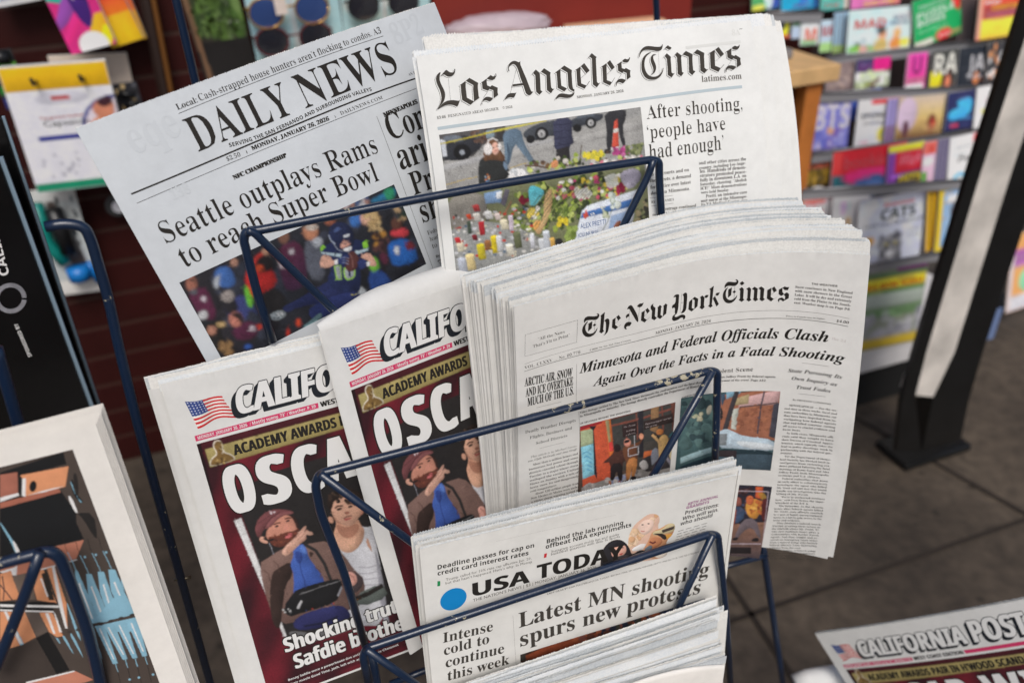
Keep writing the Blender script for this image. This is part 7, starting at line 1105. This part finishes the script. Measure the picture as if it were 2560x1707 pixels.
def shades(label, c, off, wid, fr, ln):
    p = wallpt(*c, off); t = thing('sunglasses', label, 'sunglasses', w(p), 'sunglasses on the wall cards')
    for s_ in (-1, 1):
        ct = p + RU * s_ * wid * .27; tt = np.linspace(0, 2 * math.pi, 21)[:-1]; rim = [w(ct + RU * math.cos(a) * wid * .2 + DN * (math.sin(a) * wid * .16 + (.02 * wid if math.sin(a) > 0 else 0)) + RN * .004) for a in tt]
        mb = MB(); mb.add([w(ct + RN * .008)] + rim, [(0, i + 1, (i + 1) % 20 + 1) for i in range(20)]); part(t, 'lens', mb, ln, smooth=True); mb = MB(); tube(mb, rim + rim[:1], .002, 8); part(t, 'rim', mb, fr, smooth=True)
        mb = MB(); tube(mb, rounded([w(ct + RU * s_ * wid * .2 - DN * .01), w(ct + RU * s_ * wid * .24 - DN * .006 - RN * .02), w(ct + RU * s_ * wid * .1 - DN * .004 - RN * .03)], .01), .002, 8); part(t, 'temple', mb, fr, smooth=True)
    mb = MB(); tube(mb, [w(p - RU * wid * .08 - DN * .006), w(p + RU * wid * .08 - DN * .006)], .002, 8); part(t, 'bridge', mb, fr, smooth=True); return t
for lb, tl, tr, bl in (('left pale blue card carrying sunglasses, behind the football paper top', (586, -120), (826, -140), (634, 230)), ('right pale blue card carrying dark sunglasses, behind the football paper top', (838, -120), (1066, -130), (858, 200))):
    pk('display_card', lb, 'card', tl, tr, bl, .05, (150, 186, 194), [('n', 0, 0, 1, 1, 50, .05, [(170, 200, 206), (136, 176, 186), (160, 190, 190), (190, 206, 206)]), ('b', .44, .1, .5, .9, (186, 190, 192))], th=.006, m=CARD, group='sunglasses cards')
shades('sunglasses with blue lenses and gold rims on the upper left card', (722, 25), .075, .16, GOLD, BLULENS); shades('sunglasses with reddish mottled frames on the lower left card', (735, 96), .075, .155, mat('red_tortoise_frame', (96, 40, 44), .3), LENS); shades('black sunglasses on the right card behind the football paper', (958, 8), .075, .15, BKP, LENS)
pk('price_tag', 'small beige swing tag over the blue sunglasses', 'tag', (682, -4), (712, -8), (676, 42), .10, (196, 184, 176), th=.001, m=CARD)
mb = MB(); a = wp(.42, w(wallpt(1520, 47))[2] - .016); box(mb, w(wallpt(1406, 62, .03)), w(wallpt(1640, 40, .03)) - w(wallpt(1406, 62, .03)), np.array([0, 0, -.02]), wd(RN) * .05, bev=.003); single('wood_ledge', mb, mat('pale_ledge_wood', (236, 190, 150), .5), 'pale wooden ledge on the red wall above the vigil papers', 'ledge')
t = thing('plastic_bag', 'whitish crumpled bag lying above the vigil papers in front of the red wall', 'bag', w(wallpt(1250, 80, .04)))
bm = bmesh.new(); bmesh.ops.create_icosphere(bm, subdivisions=4, radius=1); rr = np.random.default_rng(2); pv = np.array([v.co[:] for v in bm.verts]); nz = sum(np.sin(pv @ rr.normal(0, 4 + 3 * i, 3) + i) / (1 + i) for i in range(5)); pv = pv * (1 + .08 * nz)[:, None]
ce = wallpt(1240, 76, .05); mb = MB(); mb.add([w(ce + RU * p[0] * .12 + DN * p[1] * .032 + RN * p[2] * .04) for p in pv], [[v.index for v in f.verts] for f in bm.faces]); bm.free(); part(t, 'bag', mb, mat('white_film', (186, 170, 178), .35, noise=.1), smooth=True)
# ------------------------------------------------------------------ magazine wall: stepped rows of covers behind wire bars
MAGS = 'magazines on the kiosk display'
LEAN = math.radians(10)
# (label, source f, TL, TR, BL, off, base, shapes, texts)
def M(lb, tl, tr, bl, off, base, sh=(), tx=(), grp=None, th=.004, edge=(210, 208, 206)): return goods('magazine', lb, 'magazine', tl, tr, bl, off, base, sh, tx, th=th, lean=LEAN, group=grp or MAGS, edge=edge)
A_, B_ = r5, r6
def q3p(f, *a): p = f(*a); return p[0], p[1], p[2]
RB = (206, 40, 44)
rows = [
 (A_, (0, -330, 250, -360, -20, 105), 0, (70, 150, 90), [('p', [(0, .9), (.5, .88), (.4, 1), (0, 1)], (226, 206, 70)), ('b', .5, .4, 1, 1, (40, 70, 150)), ('p', [(.4, .7), (.8, .6), (.7, 1), (.5, 1)], (190, 206, 220))], [], 'green, yellow and blue magazine at the top left of the display'),
 (A_, (268, -340, 590, -370, 262, 100), 0, (20, 150, 190), [('b', .85, 0, 1, 1, (24, 70, 130)), ('n', .3, .6, .8, .9, 8, .06, [(90, 90, 170), (40, 110, 190)])], [('Omas', .3, .97, .8, 'k', .1, (120, 50, 150))], 'cyan blue magazine with purple script in the top row'),
 (A_, (615, -350, 860, -370, 605, 98), 0, (80, 160, 150), [('b', .85, 0, 1, 1, (200, 180, 170))], [('THE', .1, .95, .7, 'r', .08, (206, 70, 60))], 'teal magazine with red letters in the top row'),
 (A_, (878, -340, 1308, -385, 870, 82), 0, (206, 110, 170), [('n', .2, .5, .9, .9, 10, .08, [(226, 140, 190), (190, 90, 150)]), ('b', .8, .4, 1, 1, (226, 130, 110))], [('WORD FIND', .25, .97, .85, 's', .09, (240, 214, 60))], 'pink puzzle magazine with yellow letters in the top row'),
 (A_, (165, 130, 340, 118, 160, 345), .1, (40, 60, 90), [('p', [(.1, .05), (.4, .05), (.45, .7), (.7, .7), (.7, .05), (.95, .05), (.9, .95), (.4, .98)], (246, 206, 20)), ('b', 0, .85, 1, 1, (190, 90, 60))], [], 'dark magazine with a fat yellow letter beside the stacked papers'),
 (A_, (352, 128, 425, 122, 340, 340), .105, (120, 150, 120), [('p', [(.4, 0), (1, 0), (.9, .4), (.3, .5)], (50, 120, 70)), ('b', 0, .5, 1, 1, (160, 176, 196))], [], 'narrow green and grey magazine spine beside the yellow letter cover'),
 (A_, (432, 150, 590, 140, 400, 400), .11, (200, 206, 210), [('p', [(.3, .35), (.9, .3), (.9, .9), (.2, .9)], (206, 206, 206)), ('b', .05, .8, .9, 1, (130, 170, 130))], [('M', .25, .85, .85, 's', .42, (236, 104, 70))], 'pale magazine with a coral letter M'),
 (A_, (600, 180, 712, 170, 560, 460), .115, (170, 190, 206), [('b', 0, .7, 1, 1, (150, 190, 120))], [('MA', .1, .5, .95, 's', .3, (190, 30, 40))], 'pale blue comic copy with dark red letters behind its fellows'),
]
def addrows(rows):
    for f, g, off, base, sh, tx, lb in rows:
        p = q3p(f, *g); M(lb, *p, off, base, sh, tx)
addrows(rows)
for k in range(4): M('%s of four pale blue comic spines left of the farm cartoon cover' % ('leftmost', 'second', 'third', 'rightmost')[k], *q3p(A_, 716 + 30 * k, 112 - 3 * k, 744 + 30 * k, 109 - 3 * k, 672 + 32 * k, 468 - 2 * k), .12 + .004 * k, (150, 182, 206), [('b', 0, 0, .2, 1, (100, 130, 160)), ('b', 0, .8, 1, 1, (140, 170, 90))], (), 'pale blue comic copies')
M('pale blue cartoon magazine with red block letters and a farm scene', *q3p(A_, 842, 96, 1396, 46, 812, 474), .15, (186, 212, 224), [('n', 0, .05, 1, .5, 14, .1, [(200, 222, 230), (176, 204, 220)]), ('p', [(0, .85), (.3, .8), (.5, .95), (.5, 1), (0, 1)], (110, 170, 50)), ('e', .55, .62, .07, .12, (206, 140, 100)), ('p', [(.42, .75), (.6, .68), (.68, 1), (.4, 1)], (190, 160, 70)), ('e', .52, .5, .08, .1, (50, 60, 60)), ('e', .78, .62, .06, .14, (230, 160, 90)), ('p', [(.68, .72), (.84, .7), (.86, 1), (.66, 1)], (206, 130, 60)), ('e', .92, .85, .09, .1, (226, 206, 60)), ('e', .26, .93, .08, .1, (196, 150, 140)), ('p', [(.1, .78), (.3, .7), (.3, .74), (.12, .84)], (60, 70, 50))],
  [('MAD', .1, .44, .58, 's', .2, (214, 66, 56)), ('MOST', .7, .3, .95, 's', .1, (90, 120, 150)), ('WANTED', .66, .42, .95, 's', .09, (90, 120, 150))])
M('green magazine with white letters, a red corner and a red seal', *q3p(A_, 1386, 20, 1800, -130, 1352, 450), .16, (20, 150, 84), [('p', [(.72, 0), (1, 0), (1, .48), (.9, .5)], RB), ('e', .62, .9, .17, .13, RB), ('b', 0, .88, .4, 1, (206, 196, 186))], [('TRUCKS', .1, .22, .7, 's', .07, (190, 226, 206)), ('PUZZLE', .08, .42, .86, 's', .13, (226, 240, 232)), ('BOXES', .08, .58, .66, 's', .13, (226, 240, 232)), ('and more', .1, .72, .7, 'r', .05, (190, 226, 206)), ('Bonus', .5, .94, .76, 'k', .08, (240, 220, 214))])
for k in range(3): M('%s brownish magazine spine right of the green cover' % ('left', 'middle', 'right')[k], *q3p(A_, 1835 + 42 * k, -60, 1872 + 42 * k, -64, 1770 + 44 * k, 385 - 6 * k), .15 + .004 * k, (100, 80, 80), [('b', 0, 0, .4, 1, (60, 48, 48))], (), 'brownish magazine spines')
addrows([(A_, (1985, -120, 2360, -170, 1915, 360), .2, (220, 96, 70), [('b', 0, 0, .1, 1, (236, 150, 130)), ('b', .1, .25, 1, .45, (206, 60, 40)), ('b', .1, .38, 1, .62, (150, 60, 60)), ('b', .08, .64, 1, 1, (240, 200, 60))], [('Amor', .12, .36, .5, 's', .09, WHI), ('CIENTOS', .3, .48, .9, 's', .09, (250, 190, 40)), ('JUEGOS', .2, .6, .9, 's', .09, (190, 110, 140))], 'orange and yellow magazine beside the black gate post, top right'),
 (A_, (650, 556, 892, 530, 618, 800), .2, (120, 104, 104), [('n', .1, .1, .9, .9, 30, .09, [(140, 124, 120), (96, 84, 86), (150, 130, 120)])], [], 'grey brown magazine just above the lilac lettered one'),
 (A_, (905, 520, 1205, 486, 895, 780), .21, (60, 50, 90), [('b', .5, 0, 1, .45, (206, 20, 120)), ('b', 0, .45, 1, 1, (170, 180, 160)), ('n', .05, .45, .95, .95, 24, .09, [(206, 210, 200), (130, 140, 80), (90, 60, 50), (190, 206, 150)])], [('in', .1, .42, .5, 's', .3, (120, 60, 130))], 'magenta and navy magazine with pale figures'),
 (A_, (1350, 470, 1525, 450, 1320, 790), .22, (190, 100, 150), [('b', .1, 0, .95, .66, (226, 60, 150)), ('b', 0, .68, 1, .8, (170, 90, 120)), ('b', 0, .84, .9, 1, (226, 214, 206))], [('U', .3, .56, .72, 's', .45, (150, 40, 110))], 'hot pink magazine with a dark letter U'),
 (A_, (1562, 448, 1800, 415, 1530, 800), .225, (60, 62, 60), [('b', 0, .5, .2, 1, (226, 196, 30)), ('p', [(.2, .55), (.5, .5), (.35, 1), (.1, 1)], (226, 196, 30)), ('e', .62, .75, .2, .3, (60, 36, 30)), ('e', .66, .8, .1, .16, (206, 120, 90))], [('RA', .12, .6, .95, 's', .5, (236, 236, 226))], 'magazine with huge white letters over yellow stripes'),
 (A_, (1800, 420, 2040, 385, 1745, 775), .23, (28, 34, 44), [('e', .7, .8, .12, .16, (196, 120, 70))], [('JA', .35, .62, .95, 's', .4, (206, 206, 210)), ('now', .4, .8, .9, 's', .12, (190, 190, 196))], 'navy black magazine with white letters near the gate post'),
 (A_, (2050, 380, 2190, 350, 1990, 740), .24, (50, 50, 54), [('n', .1, .1, .9, .9, 20, .1, [(206, 206, 206), (60, 60, 64), (196, 130, 80)])], [], 'dark magazine with white marks touching the gate post'),
 (A_, (590, 820, 1118, 762, 560, 1080), .25, (44, 70, 150), [('n', 0, 0, 1, .4, 16, .08, [(60, 90, 170), (90, 120, 190)])], [], 'blue magazine standing behind the lilac lettered one'),
 (A_, (548, 834, 868, 806, 474, 1334), .29, (120, 120, 190), [('b', 0, 0, 1, .08, (200, 60, 150)), ('n', 0, .1, 1, 1, 40, .09, [(150, 150, 206), (96, 100, 180), (110, 90, 170), (176, 170, 206)]), ('e', .5, .62, .1, .08, (206, 150, 110)), ('b', 0, .94, 1, 1, (56, 50, 56))], [('BTS', .02, .6, .98, 's', .42, (226, 222, 236))], 'lilac and blue magazine with tall white letters'),
 (A_, (926, 870, 1330, 838, 884, 1300), .30, (206, 208, 220), [('b', .28, 0, 1, .1, RB), ('e', .62, .72, .16, .17, (206, 190, 60)), ('e', .64, .72, .07, .09, (90, 110, 120)), ('b', .1, .84, .3, .9, (226, 170, 180)), ('b', .6, .1, 1, 1, (150, 140, 190))], [('SPONG', .08, .38, .62, 's', .11, (34, 34, 40)), ('puzzles', .16, .5, .6, 'r', .07, (60, 60, 66))], 'white magazine with a red banner and a yellow toy camera'),
 (A_, (1180, 860, 1290, 850, 1130, 1250), .31, (150, 140, 190), [('b', .3, 0, .5, 1, (120, 110, 160)), ('b', .7, 0, .8, 1, (120, 100, 140)), ('b', 0, .6, 1, 1, (120, 96, 130))], [], 'lilac magazine spines left of the golden landscape cover'),
 (A_, (1278, 848, 1678, 812, 1240, 1228), .315, (196, 176, 120), [('b', 0, 0, 1, .5, (176, 160, 150), (206, 180, 110)), ('b', 0, .5, 1, 1, (190, 160, 100), (90, 56, 40)), ('e', .2, .4, .22, .4, (190, 170, 190)), ('e', .2, .72, .07, .2, (80, 40, 56)), ('e', .76, .65, .1, .22, (110, 56, 40)), ('e', .8, .66, .05, .1, (170, 40, 36))], [], 'golden landscape magazine with small dark figures'),
 (A_, (1698, 806, 1935, 772, 1662, 1140), .32, (34, 40, 84), [('p', [(.3, .25), (.95, .15), (.9, .7), (.1, .75), (.1, .5), (.5, .4)], (60, 160, 220)), ('b', .2, .84, .5, .92, (190, 40, 60))], [], 'navy magazine with a bright blue shape'),
 (A_, (1950, 760, 2085, 735, 1888, 1120), .325, (226, 224, 220), [('e', .5, .6, .1, .06, (206, 206, 90)), ('e', .7, .7, .08, .05, (170, 130, 190))], [('Z', .6, .4, .8, 'r', .1, (206, 150, 170))], 'white magazine with small pastel marks near the gate post'),
 (A_, (500, 1345, 690, 1325, 455, 1775), .36, (60, 46, 24), [('b', 0, .3, 1, .55, (120, 96, 30)), ('n', 0, .25, 1, .6, 18, .1, [(150, 120, 40), (90, 70, 24), (60, 50, 20)]), ('b', 0, .82, 1, 1, (60, 90, 110)), ('e', .5, .78, .4, .14, (226, 222, 210))], [('Oolce', .02, .28, .98, 'k', .18, (240, 120, 96))], 'dark gold magazine with coral script letters'),
 (A_, (708, 1300, 1345, 1220, 680, 1720), .375, (190, 30, 44), [('b', 0, 0, .12, .5, (226, 60, 60)), ('b', 0, .52, 1, 1, (40, 100, 110)), ('e', .55, .62, .42, .16, (206, 40, 110)), ('e', .6, .78, .3, .16, (60, 90, 140)), ('b', .1, .55, .12, 1, (20, 40, 50)), ('b', .16, .55, .18, 1, (20, 40, 50))], [('bookings', .16, .42, .92, 'r', .26, (206, 90, 100))], 'red magazine with an arched pink stage picture'),
 (A_, (1186, 1272, 1500, 1216, 1120, 1680), .385, (120, 60, 150), [('b', .2, .14, 1, .6, (180, 30, 50)), ('b', 0, 0, 1, .13, (226, 214, 40)), ('b', .25, .62, 1, 1, (60, 50, 40))], [('High', .3, .42, .92, 'k', .2, (236, 130, 150)), ('HITS', .35, .8, .95, 's', .14, (236, 214, 40)), ('50 SONGS', .35, .94, .95, 's', .08, (236, 214, 40))], 'red and purple magazine with a yellow top strip'),
 (A_, (1490, 1235, 1610, 1212, 1462, 1660), .39, (226, 170, 190), [('b', 0, 0, 1, .25, (226, 100, 90)), ('e', .4, .4, .4, .1, (206, 206, 206)), ('b', 0, .6, .4, 1, (90, 150, 60))], [('R', .4, .24, .8, 's', .16, (226, 70, 60))], 'pink and coral magazine with a green foot'),
 (A_, (1612, 1205, 1718, 1190, 1570, 1650), .392, (110, 104, 130), [('b', .2, 0, .3, 1, (70, 66, 90)), ('b', .5, 0, .6, 1, (70, 66, 90)), ('b', .8, 0, .86, 1, (70, 66, 90))], [], 'grey lilac magazine spines left of the white cover'),
 (A_, (1716, 1196, 1958, 1140, 1630, 1640), .395, (206, 214, 218), [('p', [(.82, 0), (1, 0), (1, .3), (.85, .3)], RB), ('e', .45, .86, .24, .12, (60, 160, 206)), ('e', .45, .86, .12, .06, (206, 214, 218))], [('Poul', .3, .52, .92, 'k', .13, (40, 44, 50)), ('the food', .3, .24, .8, 'r', .04, (140, 150, 160))], 'white magazine with a blue ring beside the gate post'),
 (B_, (452, 190, 880, 130, 430, 420), .38, (214, 214, 226), [('b', 0, .0, 1, .2, (206, 206, 222)), ('b', .02, .25, .45, .5, (226, 80, 70)), ('n', .0, .5, .5, 1, 20, .06, [(226, 206, 206), (190, 180, 190), (226, 130, 130)])], [('CROCHET', .03, .42, .44, 's', .16, (236, 180, 170))], 'white and red magazine at the left end of the cat row'),
 (B_, (704, 230, 1060, 170, 684, 720), .41, (226, 222, 226), [('b', .18, .1, .34, .34, (206, 180, 226)), ('b', .36, .12, .44, .3, (190, 214, 214)), ('e', .4, .48, .08, .1, (190, 160, 120)), ('b', .9, 0, 1, 1, (60, 80, 110))], [], 'tall white magazine with pastel blocks left of the cat cover'),
 (B_, (934, 262, 1512, 160, 868, 860), .44, (186, 190, 208), [('n', 0, 0, 1, .9, 30, .1, [(196, 200, 214), (176, 180, 200), (206, 206, 216)]), ('p', [(.36, .52), (.42, .6), (.55, .58), (.62, .5), (.68, .66), (.7, .9), (.72, 1), (.34, 1), (.36, .8), (.33, .66)], (76, 76, 82)), ('n', .37, .6, .68, .98, 30, .04, [(110, 110, 114), (56, 56, 62), (140, 140, 142)]), ('e', .46, .72, .025, .014, (206, 190, 60)), ('e', .59, .7, .025, .014, (206, 190, 60)), ('e', .52, .85, .07, .05, (190, 190, 192)), ('e', .18, .62, .09, .06, (226, 150, 50))],
  [('American', .36, .15, .82, 's', .055, (226, 60, 50)), ('CATS', .33, .34, .86, 's', .15, (40, 54, 50)), ('Gentle Giant: The Ragamuffin', .1, .42, 1.0, 'i', .05, (60, 74, 80)), ('kittens', .8, .56, .97, 'r', .03, (90, 96, 104)), ('breeds', .78, .64, .95, 'r', .03, (90, 96, 104))], 'grey magazine with a fluffy grey cat on the cover'),
 (B_, (1520, 130, 1620, 100, 1440, 720), .45, (226, 160, 30), [('b', .3, 0, .45, 1, (60, 40, 20)), ('b', .75, 0, .85, 1, (70, 46, 20))], [], 'yellow magazine spines right of the cat cover'),
 (B_, (1630, 118, 1880, 60, 1520, 720), .46, (240, 176, 30), [('b', .16, .12, .92, .95, (130, 160, 190)), ('b', .3, .2, .9, .3, (200, 206, 214)), ('p', [(.4, .3), (.9, .3), (.8, .6), (.5, .7)], (80, 70, 76)), ('b', .2, .75, .9, .95, (110, 150, 190))], [], 'yellow bordered magazine with a blue picture beside the gate post'),
 (B_, (985, 850, 1530, 760, 950, 1560), .50, (120, 126, 110), [('b', .5, 0, 1, .1, (130, 30, 120)), ('b', 0, .1, 1, .16, (70, 110, 60)), ('b', 0, .16, 1, .28, (226, 196, 30)), ('b', 0, .28, 1, .33, (70, 120, 60)), ('b', 0, .33, 1, .5, (150, 160, 150)), ('b', 0, .5, 1, .62, (90, 120, 80)), ('n', 0, .6, 1, .88, 30, .08, [(150, 150, 156), (120, 120, 128), (136, 136, 140)]), ('b', 0, .88, 1, 1, (176, 150, 40))], [('BIG MORE HOMES', .05, .27, .95, 's', .07, (206, 60, 30))], 'lowest magazine with a yellow band over a grey green landscape'),
])
# display furniture: back board, wire bars, base board
t = thing('magazine_display', 'stepped magazine display of wire bars on the kiosk wall', 'display', wp(1.4, 0, .1))
GREYW = mat('grey_wire', (128, 128, 132), .35, .6)
for (f, a), off in (((A_, (120, 112, 620, 100)), .12), ((A_, (640, 500, 2080, 345)), .20), ((A_, (600, 806, 2080, 745)), .30), ((A_, (530, 1335, 1950, 1125)), .375), ((B_, (440, 172, 1840, 78)), .47), ((B_, (860, 840, 1660, 700)), .53)):
    p, q = f(*a); mb = MB(); P0, P1 = w(wallpt(*p, off)), w(wallpt(*q, off)); tube(mb, [P0, P1], .0032, 8); part(t, 'wire_bar', mb, GREYW, smooth=True); mb = MB(); box(mb, P0 - np.array([0, 0, .022]) - wd(RN) * .004, P1 - P0, np.array([0, 0, .019]), wd(RN) * .003); part(t, 'shelf_lip', mb, mat('grey_shelf_lip', (150, 150, 154), .3))
mb = MB(); box(mb, wp(.75, .30, -.05), wd(RU) * 3.2, np.array([0, 0, 2.2]), wd(RN) * .04); part(t, 'back_board', mb, mat('display_back', (40, 26, 24), .7))
pb = w(wallpt(*B_(930, 1520)[0], .53)); mb = MB(); box(mb, pb - np.array([0, 0, .085]) - wd(RU) * .6 - wd(RN) * .3, wd(RU) * 1.02, np.array([0, 0, .085]), wd(RN) * .3, bev=.004); part(t, 'base_board', mb, mat('white_base_board', (224, 222, 222), .5, noise=.06))
mb = MB(); box(mb, pb - np.array([0, 0, .086]) + wd(RU) * .385 + wd(RN) * .001, wd(RU) * .05, np.array([0, 0, .09]), wd(RN) * .003); part(t, 'blue_tape', mb, mat('blue_tape', (110, 130, 170), .5))
mb = MB(); box(mb, pb * np.array([1, 1, 0]) - wd(RU) * .9 - wd(RN) * .03 + np.array([0, 0, .001]), wd(RU) * 1.32, np.array([0, 0, pb[2] - .09]), wd(RN) * .02); part(t, 'shade_sheet', mb, mat('black_void', (10, 10, 10), .8))  # black sheet standing in for the shade under the base board
# black and white folding gate post
t = thing('gate_post', 'black steel gate post with a scuffed white strip, leaning right of the magazines', 'post', gpt(2330, 1150))
qg = RN @ (1.80 * ray(2330, 1150)); BKS = mat('black_steel_paint', (16, 17, 18), .35, noise=.3, nscale=20); WST = mat('scuffed_white_strip', (206, 200, 192), .55, noise=.25, nscale=14)
def postpart(name, L_, R_, m, d0, d1, top=True):
    a = [w(onplane(*p, qg)) for p in L_]; b = [w(onplane(*p, qg)) for p in R_]; N_ = wd(RN); mb = MB(); v = []
    for p, q in zip(a, b): v += [p + N_ * d0, q + N_ * d0, q + N_ * d1, p + N_ * d1]
    n_ = len(a); f = [(0, 1, 2, 3), tuple(4 * (n_ - 1) + k for k in (3, 2, 1, 0))]
    for i in range(n_ - 1):
        for k in range(4): f.append((4 * i + k, 4 * i + 4 + k, 4 * i + 4 + (k + 1) % 4, 4 * i + (k + 1) % 4))
    mb.add(v, f); part(t, name, mb, m)
postpart('outer_bar', [(2640, -250), (2554, 6), (2415, 440), (2282, 880), (2250, 1000), (2238, 1125)], [(2672, -250), (2580, 26), (2444, 440), (2312, 880), (2285, 985), (2300, 1125)], BKS, -.006, .004)
postpart('white_strip', [(2674, -250), (2582, 26), (2446, 440), (2313, 880), (2276, 985)], [(2760, -250), (2670, 0), (2522, 440), (2383, 880), (2330, 990)], WST, -.03, .003)
postpart('inner_bar', [(2762, -250), (2672, 0), (2524, 440), (2385, 880), (2332, 990), (2302, 1125)], [(2860, -250), (2760, 0), (2600, 440), (2455, 880), (2420, 1000), (2400, 1100)], BKS, -.04, .002)
mb = MB(); pg = gpt(2318, 1118); box(mb, pg - wd(RU) * .11 - wd(RN) * .05, wd(RU) * .19, wd(RN) * .10, np.array([0, 0, .02]), bev=.006); part(t, 'shoe', mb, BKS)
t = goods('magazine', 'orange and purple magazine right of the gate post, cut by the picture edge', 'magazine', *q3p(B_, 2260, 560, 2560, 470, 2080, 1270), .30, (226, 150, 90), [('b', 0, .2, 1, .42, (150, 90, 150)), ('e', .6, .62, .3, .16, (130, 190, 150)), ('b', 0, .8, 1, 1, (190, 190, 196)), ('b', 0, 0, .12, 1, (200, 190, 190))], (), lean=LEAN, group=MAGS)[0]
t = goods('price_strip', 'white shelf price strip with black letters at the right picture edge', 'strip', *q3p(B_, 2030, 1330, 2600, 1190, 2015, 1455), .34, (214, 210, 206), (), [('HOLLY  4', .12, .72, .9, 's', .45, (70, 66, 64))], th=.01, res=12)[0]
for o_ in list(COL.objects):
    if o_.parent is None and 'label' in o_ and not 4 <= len(o_['label'].split()) <= 16: print('LABEL LENGTH', len(o_['label'].split()), o_['label'])
